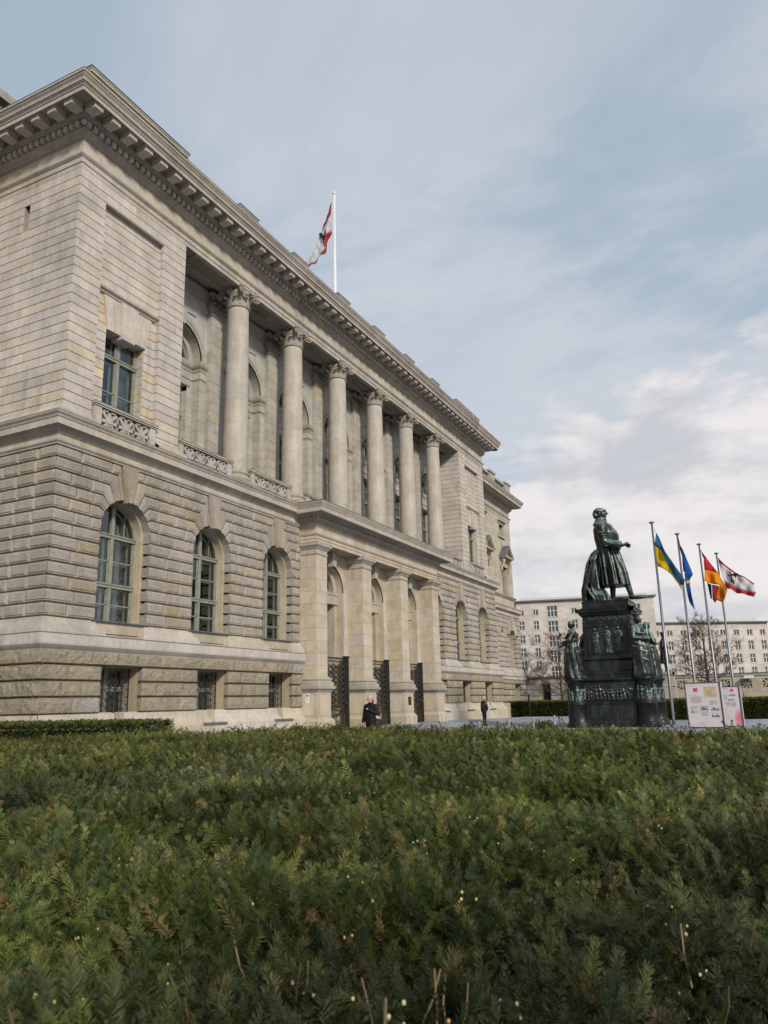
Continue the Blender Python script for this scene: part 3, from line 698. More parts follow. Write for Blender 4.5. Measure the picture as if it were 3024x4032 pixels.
# ---- lower storey: rusticated arcade
ZS=7.49; RA=1.18; HJ=.42525
J=[9.87]+[9.474-HJ*k for k in range(13)]           # joints from the top
ANG={0:81,1:76,2:62,3:46,4:30,5:14}
def lower_storey(mbS,mbW,bays,u0,u1,Wf,yplane_d,capL=True,pal=LO,RA=RA,ZS=ZS,J=J,zbot=None,cap_r=0):
    """Wf(u,z,d): d measured from Y=20 plane. stones 0.235->0.335"""
    D0,D1=yplane_d-.10,yplane_d; g=.040
    K={}
    for k,a in ANG.items():
        z=J[k]; ar=R(a); Rt=max(RA,(z-ZS)/math.sin(ar)); K[k]=(Rt*math.cos(ar),ZS+Rt*math.sin(ar),RA*math.cos(ar),ZS+RA*math.sin(ar))
    for k in range(len(J)-1):
        zt,zb=J[k],J[k+1]; blocks=[]
        for c in bays:
            if k in K and (k+1) in K:
                kt,kb=K[k],K[k+1]; ext=.30+.12*((k*7)%3); U=max(kt[0],kb[0])+ext
                for s in (1,-1):
                    poly=[(c+s*kb[2],kb[3]),(c+s*kb[0],kb[1]),(c+s*U,zb),(c+s*U,zt),(c+s*kt[0],kt[1]),(c+s*kt[2],kt[3])]
                    ins=[g,g,g,g,g,0]
                    if abs(kb[0]-kb[2])<.01: del poly[1]; del ins[0]
                    if abs(kt[0]-kt[2])<.01: i=len(poly)-2; del poly[i]; del ins[-2]
                    if k==0: # vertical radial up to the band
                        pass
                    stone(mbS,poly,Wf,D0,D1,ins,jit(pal))
                    stone_side(mbS,(poly[0],poly[-1]),Wf,0,D1,jit(pal))
                blocks.append((c-U,c+U))
            elif k==5:
                U=RA+.42; kt=K[5]
                for s in (1,-1):
                    poly=[(c+s*RA,zb),(c+s*U,zb),(c+s*U,zt),(c+s*kt[2],kt[3])]; stone(mbS,poly,Wf,D0,D1,[g,g,g,0],jit(pal)); stone_side(mbS,(poly[0],poly[-1]),Wf,0,D1,jit(pal))
                blocks.append((c-U,c+U))
            else:
                blocks.append((c-RA,c+RA))
                for s in (1,-1): stone_side(mbS,((c+s*RA,zb+g),(c+s*RA,zt-g)),Wf,0,D1,jit(pal))
        for iv in minus((u0,u1),blocks):
            L=iv[1]-iv[0]; n=max(1,round(L/(.80 if k%2 else .95)))
            off=.13*(1 if k%2 else -1) if n>1 else 0
            cs=[iv[0]]+[iv[0]+L*(i+off)/n for i in range(1,n)]+[iv[1]]
            for p,q in zip(cs[:-1],cs[1:]):
                isin=lambda x:any(abs(x-(c+s*RA))<.01 for c in bays for s in (1,-1)) and k>5
                gl=0 if (abs(p-u0)<.01 or isin(p)) else g; gr=0 if (abs(q-u1)<.01 and cap_r==0 or isin(q)) else g
                stone(mbS,[(p,zb),(q,zb),(q,zt),(p,zt)],Wf,D0,D1,[g,gr,g,gl],jit(pal))
    for c in bays: # keystones
        kt=K[0]; a=R(81)
        x0=RA*math.cos(a); x1=kt[0]
        zk=ZS+RA*math.sin(a)-.10
        poly=[(c-x0+.02,zk),(c+x0-.02,zk),(c+x1+.02,9.86),(c-x1-.02,9.86)]
        stone(mbS,poly,Wf,0,D1+.16,[.004,.09,.004,.09],jit(WARM),)
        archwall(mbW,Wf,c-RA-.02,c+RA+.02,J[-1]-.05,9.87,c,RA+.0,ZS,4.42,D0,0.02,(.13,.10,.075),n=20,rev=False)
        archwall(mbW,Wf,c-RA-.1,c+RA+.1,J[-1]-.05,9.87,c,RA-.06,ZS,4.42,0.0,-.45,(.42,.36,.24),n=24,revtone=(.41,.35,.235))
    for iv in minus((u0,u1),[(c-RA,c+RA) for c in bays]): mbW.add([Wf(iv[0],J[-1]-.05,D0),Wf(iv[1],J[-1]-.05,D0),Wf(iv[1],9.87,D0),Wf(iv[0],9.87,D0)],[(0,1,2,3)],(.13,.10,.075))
def stone_side(mb,pq,Wf,da,db,tone):
    (a,b)=pq; mb.add([Wf(a[0],a[1],da),Wf(b[0],b[1],da),Wf(b[0],b[1],db),Wf(a[0],a[1],db)],[(0,1,2,3)],tone)
mbS=MB(); mbW=MB(); DL=.335
Wf=FX(20.0)
lower_storey(mbS,mbW,BAYL,XL-DL,PORT_L-.02,Wf,DL)
lower_storey(mbS,mbW,[2*CX-b for b in reversed(BAYL)],PORT_R+.02,XR+DL,Wf,DL)
# side faces
lower_storey(mbS,mbW,[],20-DL,33,(lambda u,z,d:(XL-d,u,z)),DL)
lower_storey(mbS,mbW,[],20-DL,21.2,(lambda u,z,d:(XR+d,u,z)),DL)
P_('rusticated_wall',mbS,BOSS,cuts=[CX]); P_('wall_joints_and_jambs',mbW,cuts=[CX])
# base moulding of the arcade, sills
mb=MB(); zb=J[-1]
def segs(u0,u1,bays): return minus((u0,u1),[(c-RA-.05,c+RA+.05) for c in bays])
bp=[(.20,zb),(.34,zb-.02),(.36,zb-.12),(.40,zb-.20),(.46,zb-.24),(.50,zb-.27),(.52,zb-.33),(.56,zb-.36),(.58,zb-.42),(.60,3.86)]
for (u0,u1,bays,cl,cr) in ((XL,PORT_L,BAYL,1,0),(PORT_R,XR,[2*CX-b for b in reversed(BAYL)],0,1)):
    for a,b in segs(u0,u1,bays):
        path=[(a,20),(b,20)]
        if a<XL+.01: path=[(a,33)]+path
        else: path=[(a+.22,20.2),(a+.22,20)]+path[1:] if a>u0+.01 else path
        if b>XR-.01: path=path+[(b,21.2)]
        elif b<u1-.01: path=path[:-1]+[(b-.22,20),(b-.22,20.2)]
        mb.sweep(path,bp,tones=TRIM,seg=1.3)
    for c in bays:
        mb.box(c-RA-.3,c+RA+.3,19.70,20.5,3.86,4.36,(.38,.33,.24)); mb.box(c-RA-.2,c+RA+.2,19.66,19.70,3.98,4.16,(.37,.32,.23))
P_('arcade_base',mb,cuts=[CX])
mb=MB()
for c in BAYS: mb.box(c-RA-.12,c+RA+.12,19.6,20.5,4.36,4.40)
P_('window_sill',mb,ZINC,cuts=CUTB)
# plinth cornice
mb=MB(); m2=MB()
PP=[(.55,3.28),(.555,3.36),(.57,3.38),(.60,3.42),(.645,3.50),(.65,3.53),(.655,3.54),(.66,3.83)]
for p in ([(XL,33),(XL,20),(PORT_L-.02,20)],[(PORT_R+.02,20),(XR,20),(XR,21.2)]):
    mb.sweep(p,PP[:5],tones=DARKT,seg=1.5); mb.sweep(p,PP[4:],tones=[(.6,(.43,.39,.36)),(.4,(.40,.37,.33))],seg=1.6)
    m2.sweep(p,[(.66,3.83),(.675,3.832),(.675,3.85),(.40,3.885)])
P_('plinth_cornice',mb,cuts=[CX]); P_('plinth_flashing',m2,ZINC,cuts=[CX])
# basement rock-faced courses
mb=MB(); m2=MB(); JB=[3.33,2.918,2.433,1.937,1.43]; DB=.57
def basement(Wf,u0,u1,bays):
    for k in range(4):
        zt,zb=JB[k],JB[k+1]; hol=[(c-.92,c+.92) for c in bays] if k>0 else []
        for iv in minus((u0,u1),hol):
            for i,(p,q) in enumerate(split(iv[0],iv[1],.75,1.15)):
                g=.018; gl=0 if p==iv[0] else g; gr=0 if q==iv[1] else g
                stone(mb,[(p,zb),(q,zb),(q,zt),(p,zt)],Wf,DB-.17,DB-.02,[.045,gr,.045 if k else .0,gl],jit(BA),rock=.045)
                if gl==0 and k>0 and p>u0+.1: stone_side(mb,((p,zb+.045),(p,zt-.045)),Wf,.1,DB-.02,jit(BA))
                if gr==0 and k>0 and q<u1-.1: stone_side(mb,((q,zb+.045),(q,zt-.045)),Wf,.1,DB-.02,jit(BA))
    for iv in minus((u0,u1),[(c-.92,c+.92) for c in bays]):
        m2.add([Wf(iv[0],1.3,DB-.17),Wf(iv[1],1.3,DB-.17),Wf(iv[1],3.33,DB-.17),Wf(iv[0],3.33,DB-.17)],[(0,1,2,3)],(.15,.12,.085))
    m2.add([Wf(u0,2.93,DB-.168),Wf(u1,2.93,DB-.168),Wf(u1,3.33,DB-.168),Wf(u0,3.33,DB-.168)],[(0,1,2,3)],(.15,.12,.085))
    for c in bays:
        for s in (1,-1):
            m2.add([Wf(c+s*.88,.9,DB-.17),Wf(c+s*.88,2.93,DB-.17),Wf(c+s*.88,2.93,-.3),Wf(c+s*.88,.9,-.3)],[(0,1,2,3)],(.37,.31,.20))
        m2.add([Wf(c-.95,2.90,DB),Wf(c+.95,2.90,DB),Wf(c+.95,2.90,-.3),Wf(c-.95,2.90,-.3)],[(0,1,2,3)],(.30,.25,.17))
basement(Wf,XL-DB+.02,PORT_L-.02,BAYL); basement(Wf,PORT_R+.02,XR+DB-.02,[2*CX-b for b in reversed(BAYL)])
basement(lambda u,z,d:(XL-d,u,z),20-DB+.02,33,[]); basement(lambda u,z,d:(XR+d,u,z),20-DB+.02,21.2,[])
P_('rock_faced_plinth',mb,ROCK,cuts=[CX]); P_('plinth_joints_and_jambs',m2,cuts=[CX])
# battered foot
mb=MB(); fp=[(.40,1.45),(.50,1.41),(.52,1.25),(.58,1.10),(.68,.98),(.72,.93),(.73,.30),(.80,.28),(.80,-.2)]
for (u0,u1,bays) in ((XL,PORT_L,BAYL),(PORT_R,XR,[2*CX-b for b in reversed(BAYL)])):
    for a,b in minus((u0,u1),[(c-.72,c+.72) for c in bays]):
        path=[(a,20),(b,20)]
        if a<XL+.01: path=[(a,33)]+path
        elif a>u0+.01: path=[(a,20.3),(a,20),(b,20)]
        if b>XR-.01: path=path+[(b,21.2)]
        elif b<u1-.01: path=path+[(b,20.3)]
        mb.sweep(path,fp,tones=[(.5,(.42,.38,.32)),(.3,(.40,.35,.26)),(.2,(.37,.33,.27))],seg=1.1)
    for c in bays: mb.add([(c-.9,19.28,.93),(c+.9,19.28,.93),(c+.9,20.3,1.25),(c-.9,20.3,1.25),(c-.9,19.28,-.2),(c+.9,19.28,-.2)],[(0,1,2,3),(0,4,5,1)],(.41,.36,.29))
P_('battered_foot',mb,cuts=[CX])
mb=MB()
for c in BAYS: mb.add([(c-.7,19.22,.95),(c+.7,19.22,.95),(c+.7,20.25,1.28),(c-.7,20.25,1.28),(c-.7,19.22,.90),(c+.7,19.22,.90)],[(0,1,2,3),(0,4,5,1)])
P_('basement_sill',mb,ZINC,cuts=CUTB)

# ---- windows
def window(xc,y,zb,zt,hw,arch=False,trans=(),s_in=.16,mull=True,parent=BLD,name='window',lights=2):
    root=bpy.data.objects.new(name,None); COL.objects.link(root); root.parent=parent; root.location=(xc,y,0); root.empty_display_size=.2
    fm=MB((.2,.2,.2)); wm=MB(); gl=MB(); rm=MB(); t=.09
    zsp=zt-hw if arch else zt
    fm.box(-hw,-hw+t,-.05,.07,zb,zsp); fm.box(hw-t,hw,-.05,.07,zb,zsp); fm.box(-hw,hw,-.05,.07,zb,zb+t)
    if arch:
        W=lambda u,z,d:(u,-d,z)
        archring(fm,W,0,zsp,hw-t,hw,.05,-.07,None,n=24,steps=[(hw-t,-.07),(hw-t,.05),(hw,.05),(hw,-.07)])
        n=24; ring=[(hw*math.cos(PI*i/n),zsp+hw*math.sin(PI*i/n)) for i in range(n+1)]
        gl.add([(x,.01,z) for x,z in ring],[tuple(range(n+1))]); gl.add([(-hw,.01,zb),(hw,.01,zb),(hw,.01,zsp),(-hw,.01,zsp)],[(0,1,2,3)])
        archring(wm,W,0,zsp,hw-t-.09,hw-t-.03,-s_in,-s_in-.05,None,n=20,steps=[(hw-t-.09,-s_in-.05),(hw-t-.09,-s_in),(hw-t-.03,-s_in),(hw-t-.03,-s_in-.05)])
    else:
        fm.box(-hw,hw,-.05,.07,zt-t,zt); gl.add([(-hw,.01,zb),(hw,.01,zb),(hw,.01,zt),(-hw,.01,zt)],[(0,1,2,3)])
    top=zt-t if arch else zt
    if mull: fm.box(-.075,.075,-.08,.07,zb,top)
    for z in trans: fm.box(-hw,hw,-.09,.07,z-.07,z+.07); fm.box(-hw,hw,-.12,-.05,z+.03,z+.08)
    lev=[zb]+sorted(trans)+[zsp]
    for a,b in zip(lev[:-1],lev[1:]):
        for q0,q1 in ((-hw+t,-.075),(.075,hw-t)):
            for x in (q0+.0,q1-.045): 
                fm.box(x,x+.045,-.02,.03,a+.07,b-.07)
            wm.box(q0+.04,q0+.13,s_in,s_in+.04,a+.09,b-.09); wm.box(q1-.13,q1-.04,s_in,s_in+.04,a+.09,b-.09); wm.box(q0+.08,q1-.08,s_in,s_in+.04,b-.15,b-.09)
            if b-a>1.2: zz=(a+b)/2; fm.box(q0,q1,-.02,.03,zz-.02,zz+.02); wm.box(q0+.08,q1-.08,s_in,s_in+.04,zz-.06,zz-.01)
    if arch:
        for x in (-hw*.52,hw*.52): fm.box(x-.015,x+.015,-.02,.03,zsp,zsp+math.sqrt(max(0,(hw-t)**2-x*x))); wm.box(x+.06,x+.1,s_in,s_in+.04,zsp+.05,zsp+math.sqrt(max(0,(hw-t)**2-x*x))*.95)
    rm.box(-hw-.3,hw+.3,1.6,1.65,zb-.3,zt+.3,(.05,.05,.055)); rm.box(-hw-.3,-hw-.25,.12,1.6,zb-.3,zt+.3); rm.box(hw+.25,hw+.3,.12,1.6,zb-.3,zt+.3); rm.box(-hw-.3,hw+.3,.12,1.6,zt+.25,zt+.3); rm.box(-hw-.3,hw+.3,.12,1.6,zb-.35,zb-.3)
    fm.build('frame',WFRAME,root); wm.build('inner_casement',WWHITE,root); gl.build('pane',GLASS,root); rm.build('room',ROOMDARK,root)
    cm=MB(); k=9
    for sx in (-1,1):
        xs=[sx*(hw-.02-i*hw*.055) for i in range(k)]
        for i in range(k-1): cm.add([(xs[i],.34+.03*(i%2),zb),(xs[i+1],.34+.03*((i+1)%2),zb),(xs[i+1],.34+.03*((i+1)%2),zt-.15 if not arch else zsp+hw*.5),(xs[i],.34+.03*(i%2),zt-.15 if not arch else zsp+hw*.5)],[(0,1,2,3)])
    cm.build('curtain',CURTAIN,root)
    return root
w0=window(BAYS[0],20.36,4.40,ZS+RA-.06,RA-.04,True,(5.70,ZS-.05))
for c in BAYS[1:]:
    d=dup(w0,BLD); d.location=(c,20.36,0)
for s in (1,-1): window(mir(19.47,s),20.58,11.5,15.0,.96,False,(14.15,))
wl=window(BAYC[0],22.62,10.95,15.76,1.09,False,(12.4,14.3))
wa=window(BAYC[0],22.5,17.0,18.19,1.19,True,())
for c in BAYC[1:]:
    d=dup(wl,BLD); d.location=(c,22.62,0); d=dup(wa,BLD); d.location=(c,22.5,0)
rv=random.Random(2)
for o in [q for q in list(BLD.children) if q.name.split('.')[0]=='window']:
    for c in list(o.children):
        if c.name.startswith('curtain'):
            r=rv.random()
            if r<.35: bpy.data.objects.remove(c)
            elif r<.7: c.scale=(1,1,1); c.location=(0,rv.uniform(.0,.35),0)
            else: c.scale=(rv.uniform(.75,.95),1,1)
# basement windows with iron lattice grilles
def grille(mb,hw,z0,z1,y=0,r=.13):
    dz=r*1.9; n=int((z1-z0)/dz); k=int(2*hw/(r*2)); 
    for i in range(k+1):
        x=-hw+i*2*hw/k; mb.box(x-.012,x+.012,y,y+.03,z0,z1)
    for j in range(n+1):
        for i in range(k):
            cx=-hw+(i+.5)*2*hw/k; cz=z0+(j+.5*(i%2))*dz
            pts=[(cx+r*.86*math.cos(a*PI/3+PI/6)*1.0,y-.01,cz+r*math.sin(a*PI/3+PI/6)) for a in range(7)]
            if cz+r<z1+.05: mb.tube(pts,.014,4)
bw=window(BAYS[0],20.28,1.2,2.9,.88,False,(2.2,),name='basement_window')
gm=MB(); grille(gm,.86,1.2,2.88,-.30); gm.box(-.9,.9,-.32,-.28,1.18,1.22); gm.build('iron_grille',IRON,bw)
for c in BAYS[1:]: d=dup(bw,BLD); d.location=(c,20.28,0)

# ---- entrance porch
YP=18.77
def sqp(prof,x,y,h,mb,tones=TRIM):
    mb.sweep([(x-h,y+h),(x-h,y-h),(x+h,y-h),(x+h,y+h),(x-h,y+h)],prof,tones=tones)
for i,x in enumerate(PX):
    root=bpy.data.objects.new('porch_pillar',None); COL.objects.link(root); root.parent=BLD; root.location=(x,YP+.5,0)
    mb=MB(); h=.495
    z=8.47; hh=.575
    while z>2.85:
        b=max(z-hh,2.83)
        for k in range(4):
            an=k*PI/2; ca,sa=round(math.cos(an)),round(math.sin(an))
            Wk=(lambda ca,sa:lambda u,zz,d:(ca*u+sa*(h+d),sa*u-ca*(h+d),zz))(ca,sa)
            cs=[-h,h] if random.random()<.6 else [-h,random.uniform(-.2,.2),h]
            for p,q in zip(cs[:-1],cs[1:]): stone(mb,[(p,b),(q,b),(q,z),(p,z)],Wk,-.010,0,[.005,.003 if q<h else 0,.005,.003 if p>-h else 0],jit(WARM,.045))
        z=b
    mb.build('shaft',STONE,root)
    mb=MB(); sqp([(0,8.47),(.04,8.5),(.05,8.54),(.01,8.56),(.01,8.74),(.05,8.76),(.09,8.82),(.19,8.92),(.2,9.03),(.215,9.04),(.215,9.09),(0,9.09)],0,0,.495,mb,[(1,(.37,.33,.27))]); mb.build('pillar_capital',STONE,root)
    mb=MB(); sqp([(.215,2.36),(.22,2.53),(.15,2.54),(.13,2.60),(.17,2.66),(.15,2.72),(.05,2.78),(.02,2.83),(0,2.85)],0,0,.495,mb,[(1,(.33,.295,.24))])
    sqp([(.11,2.08),(.14,2.10),(.19,2.18),(.28,2.24),(.29,2.34),(.2,2.37),(0,2.4)],0,0,.495,mb,[(1,(.30,.275,.235))]); mb.build('pillar_base',STONE,root)
    mb=MB(); sqp([(.22,-.3),(.245,.78),(.24,.80),(.17,.90),(.12,.95),(.11,.96),(.11,2.08)],0,0,.495,mb,[(1,(.40,.34,.245))])
    ph=.45
    for k in range(4):
        an=k*PI/2; ca,sa=round(math.cos(an)),round(math.sin(an)); Wk=(lambda ca,sa:lambda u,zz,d:(ca*u+sa*(.605+d),sa*u-ca*(.605+d),zz))(ca,sa)
        stone(mb,[(-ph,1.05),(ph,1.05),(ph,2.0),(-ph,2.0)],Wk,0,.012,.012,jit(WARM,.04))
    mb.build('pedestal',STONE,root)
    if i in (1,2):
        mb=MB((.06,.05,.04)); mb.box(-.16,.16,-.66,-.618,1.42,1.86); mb.box(-.13,.13,-.667,-.66,1.45,1.83,(.10,.085,.06)); mb.build('bronze_plaque',IRON,root)
    if i==0:
        mb=MB((.75,.74,.70)); mb.box(-.632,-.618,-.17,.01,1.62,2.03); 
        W=lambda u,z,d:(-.632-d,u,z)
        m=16; mb.add([W(-.08+.052*math.cos(2*PI*q/m),1.945+.052*math.sin(2*PI*q/m),.003) for q in range(m)],[tuple(range(m))],(.04,.06,.04))
        mb.add([W(-.07,1.95,.006),(W(-.10,1.93,.006)),W(-.085,1.97,.006)],[(0,1,2)],(.7,.7,.66))
        for j in range(6): mb.add([W(-.13,1.70+j*.03,.003),W(-.03-.012*(j%3),1.70+j*.03,.003),W(-.03-.012*(j%3),1.708+j*.03,.003),W(-.13,1.708+j*.03,.003)],[(0,1,2,3)],(.45,.42,.45))
        mb.build('notice_plate',PRINT,root)
# porch entablature
PA=[(PORT_L,19.7),(PORT_L,YP),(PORT_R,YP),(PORT_R,19.7)]
mb=MB()
mb.sweep(PA,[(-.15,9.09),(0,9.09),(0,9.25),(.03,9.26),(.03,9.38),(.06,9.40),(.10,9.45),(.12,9.49),(0,9.51)],tones=WARM,seg=1.5)
mb.sweep(PA,[(0,9.51),(0,10.0)],tones=WARM,seg=1.2)
mb.sweep(PA,[(0,10.0),(.04,10.02),(.06,10.06),(.13,10.10),(.14,10.12),(.14,10.28),(.27,10.29),(.32,10.34),(.36,10.40),(.74,10.41),(.74,10.37),(.78,10.37)],tones=DARKT,seg=1.6)
mb.sweep(PA,[(.78,10.37),(.78,10.58),(.81,10.6),(.83,10.66),(.90,10.77),(.91,10.83)],tones=TRIM,seg=1.5)
n=int((PORT_R-PORT_L+.5)/.178)
for i in range(n): x=PORT_L-.24+i*.178; mb.box(x,x+.11,YP-.255,YP-.14,10.13,10.27,jit(TRIM))
for i in range(5): y=YP-.06+i*.178; mb.box(PORT_L-.255,PORT_L-.14,y,y+.11,10.13,10.27,jit(TRIM))
# soffit, beams
mb.box(PORT_L+.14,PORT_R-.14,YP+.14,19.72,9.30,9.6,(.35,.30,.22))
mb.box(PORT_L+.15,PORT_R-.15,YP+.13,YP+.9,9.1,9.3,(.38,.32,.23))
for x in PX: mb.box(x-.45,x+.45,YP+.9,19.72,9.1,9.32,(.38,.32,.23))
P_('porch_entablature',mb)
mb=MB(); mb.sweep(PA,[(.91,10.83),(.93,10.832),(.93,10.855),(-1.0,10.95)]); mb.box(PORT_L,PORT_R,YP,20.1,10.86,10.93); P_('porch_roof',mb,ZINC)
# lanterns under the porch soffit
for c in [(a+b)/2 for a,b in zip(PX[:-1],PX[1:])]:
    mb=MB(); mb.box(c-.25,c+.25,19.15,19.5,9.22,9.31); mb.box(c-.16,c+.16,19.2,19.45,9.12,9.22); P_('soffit_lamp',mb,IRON)
# portal wall
mb=MB()
DB3=[(a+b)/2 for a,b in zip(PX[:-1],PX[1:])]
for c in DB3:
    W=FX(19.70); zs=7.15
    archwall(mb,W,c-2.33,c+2.33,-.2,9.3,c,1.30,zs,-.2,0,-.35,(.42,.36,.265),revtone=(.43,.37,.27))
    archring(mb,W,c,zs,1.30,1.62,0.0,0.0,(.43,.37,.275))
    for sx in (-1,1): mb.box(c+sx*1.46-.16,c+sx*1.46+.16,19.64,19.70,-.1,zs,(.45,.42,.38))
    stone(mb,[(c-.15,8.35),(c+.15,8.35),(c+.24,9.08),(c-.24,9.08)],W,0,.32,.01,(.37,.345,.28))
    # inner surround with transom
    Wi=FX(20.05)
    archwall(mb,Wi,c-1.3,c+1.3,zs,8.5,c,1.02,zs,zs,0,-.3,(.36,.325,.25),revtone=(.34,.31,.25))
    mb.box(c-1.3,c+1.3,19.98,20.35,6.55,7.1,(.37,.335,.255)); mb.box(c-1.3,c+1.3,19.94,20.0,7.02,7.12,(.36,.33,.26))
    for sx in (-1,1):
        mb.box(c+sx*1.17-.13,c+sx*1.17+.13,20.05,20.35,-.1,6.55,(.38,.33,.24))
        mb.add([(c+sx*1.04,20.35,-.1),(c+sx*1.04,22.6,-.1),(c+sx*1.04,22.6,3.2),(c+sx*1.04,20.35,3.2)],[(0,1,2,3)],(.34,.29,.19))
        mb.add([(c+sx*1.04,20.35,3.2),(c+sx*1.04,22.6,3.2),(c+sx*1.04,22.6,6.55),(c+sx*1.04,20.35,6.55)],[(0,1,2,3)],(.33,.32,.285))
        mb.add([(c+sx*1.02,20.35,zs),(c+sx*1.02,22.6,zs),(c+sx*1.02,22.6,8.3),(c+sx*1.02,20.35,8.3)],[(0,1,2,3)],(.34,.32,.27))
    mb.box(c-1.2,c+1.2,22.6,22.65,-.1,8.6,(.27,.25,.20))
mb.box(PORT_L,PORT_R,19.3,22.6,-.3,.30,(.33,.30,.26))
P_('portal_wall',mb)
mb=MB((.05,.04,.03))
for c in DB3: mb.box(c-.95,c+.95,22.5,22.58,.3,3.4); mb.box(c-.03,c+.03,22.46,22.5,.3,3.4,(.1,.08,.05)); mb.box(c-.95,c+.95,22.46,22.5,2.6,2.7,(.1,.08,.05))
P_('entrance_door',mb,IRON,cuts=[36,40.5])
# wrought iron gates
def gate(x0,x1,y,zt):
    root=bpy.data.objects.new('iron_gate',None); COL.objects.link(root); root.parent=BLD; root.location=(0,0,0)
    mb=MB(); mb.box(x1-.24,x1,y-.1,y+.1,.1,zt+.02); mb.box(x1-.28,x1+.04,y-.12,y+.12,zt+.02,zt+.10); mb.box(x1-.18,x1-.14,y-.14,y-.1,.1,zt,(.05,.05,.05)); mb.box(x1-.02,x1+.05,y-.06,y+.14,.1,1.9); mb.build('gate_post',IRON,root)
    mb=MB(); a,b=x0,x1-.26
    mb.box(a,b,y-.03,y+.03,zt-.08,zt); mb.box(b-.08,b,y-.03,y+.03,.1,zt); mb.box(a,a+.06,y-.03,y+.03,.1,zt); mb.box(a,b,y-.03,y+.03,.15,.3); mb.box(a,b,y-.03,y+.03,1.35,1.5)
    for i in range(int((b-a)/.18)):
        cx=a+.14+i*.18; mb.lathe([(.05,0),(.065,.0),(.065,.03),(.05,.03)],(cx,y,zt-.2),10); 
        mb.tube([(cx+.055*math.cos(t*PI/5),y-.02,zt-.19+.055*math.sin(t*PI/5)) for t in range(11)],.012,4)
    nz=7; dz=(zt-.32-1.55)/nz; nxg=5; dx=(b-a-.14)/nxg
    for j in range(nz):
        for i in range(nxg):
            x=a+.06+dx*(i+.5); z=1.55+dz*(j+.5)
            for sg in (-1,1):
                mb.tube([(x-sg*dx*.5,y-.02,z-dz*.5),(x-sg*dx*.15,y-.035,z-dz*.05),(x+sg*dx*.15,y-.035,z+dz*.05),(x+sg*dx*.5,y-.02,z+dz*.5)],[.022,.030,.030,.022],5)
                mb.tube([(x+sg*dx*.5,y+.02,z),(x+sg*dx*.2,y+.01,z+dz*.28),(x+sg*dx*.05,y+.02,z+dz*.1),(x+sg*dx*.22,y+.02,z-dz*.2),(x+sg*dx*.5,y+.02,z-dz*.3)],.020,4)
            mb.ell((x,y-.045,z),(.055,.03,.07),6,4); mb.box(x-dx*.5-.008,x-dx*.5+.008,y+.03,y+.05,1.5,zt-.3)
    zc=.3
    mb.tube([(a+.1,y-.03,zc),(a+.1,y-.03,1.0),(a+.3,y-.03,1.28),((a+b)/2+.2,y-.03,1.30),(b-.2,y-.03,1.15),(b-.14,y-.03,.9),(b-.14,y-.03,zc)],.03,6)
    for q in range(4): x=a+.3+q*(b-a-.5)/3; mb.tube([(x,y-.03,zc),(x,y-.04,1.1)],.025,5)
    mb.build('gate_lattice',IRON,root)
    mb=MB(); mb.ell((x1-.34,y-.1,1.62),(.035,.035,.035),8,6); mb.build('handle',STEEL,root)
for c,x in zip(DB3,PX): gate(x+.50,c+1.28,19.45,3.80)

# ---- set-back wing on the right
YW=21.2; XW0,XW=XR,70.5
mb=MB(); WF=FX(YW)
courses(mb,WF,XW0,XW,18.2,9.9,.42,[(.5,(.37,.33,.27)),(.3,(.385,.34,.255)),(.2,(.36,.33,.29))],holes=[(c-.62,c+.62,16.45,17.45) for c in (62.4,67.7)]+[(c-.72,c+.72,10.7,13.45) for c in (62.4,67.9)],d0=-.008,gz=.004,lo=.8,hi=1.5)
courses(mb,lambda u,z,d:(XW+d,u,z),YW,34,18.2,9.9,.42,UP,d0=-.008,gz=.004)
for c in (62.4,67.9):
    for s in (1,-1): mb.add([(c+s*.72,YW,10.7),(c+s*.72,YW+.45,10.7),(c+s*.72,YW+.45,13.45),(c+s*.72,YW,13.45)],[(0,1,2,3)],(.37,.33,.25))
    mb.box(c-1.0,c-.72,YW-.06,YW,10.75,13.6,(.38,.345,.28)); mb.box(c+.72,c+1.0,YW-.06,YW,10.75,13.6,(.38,.345,.28)); mb.box(c-1.05,c+1.05,YW-.12,YW,13.46,13.85,(.37,.33,.27)); mb.box(c-1.15,c+1.15,YW-.45,YW,14.15,14.3,(.36,.32,.26))
for c in (62.4,67.7):
    mb.box(c-.62,c+.62,YW+.35,YW+.4,16.4,17.5,(.12,.11,.09))
    for s in (1,-1): mb.add([(c+s*.62,YW,16.45),(c+s*.62,YW+.35,16.45),(c+s*.62,YW+.35,17.45),(c+s*.62,YW,17.45)],[(0,1,2,3)],(.36,.32,.24))
    mb.box(c-.8,c-.62,YW-.06,YW,16.35,17.45,(.38,.34,.27)); mb.box(c+.62,c+.8,YW-.06,YW,16.35,17.45,(.38,.34,.27)); mb.box(c-.85,c+.85,YW-.08,YW,17.45,17.6,(.36,.33,.27)); mb.box(c-1.0,c+1.0,YW-.28,YW,17.72,17.82,(.3,.27,.23)); mb.box(c-.92,c+.92,YW-.16,YW,17.6,17.72,(.3,.27,.23)); mb.box(c-.9,c+.9,YW-.14,YW,16.2,16.35,(.36,.33,.27))
P_('wing_wall',mb)
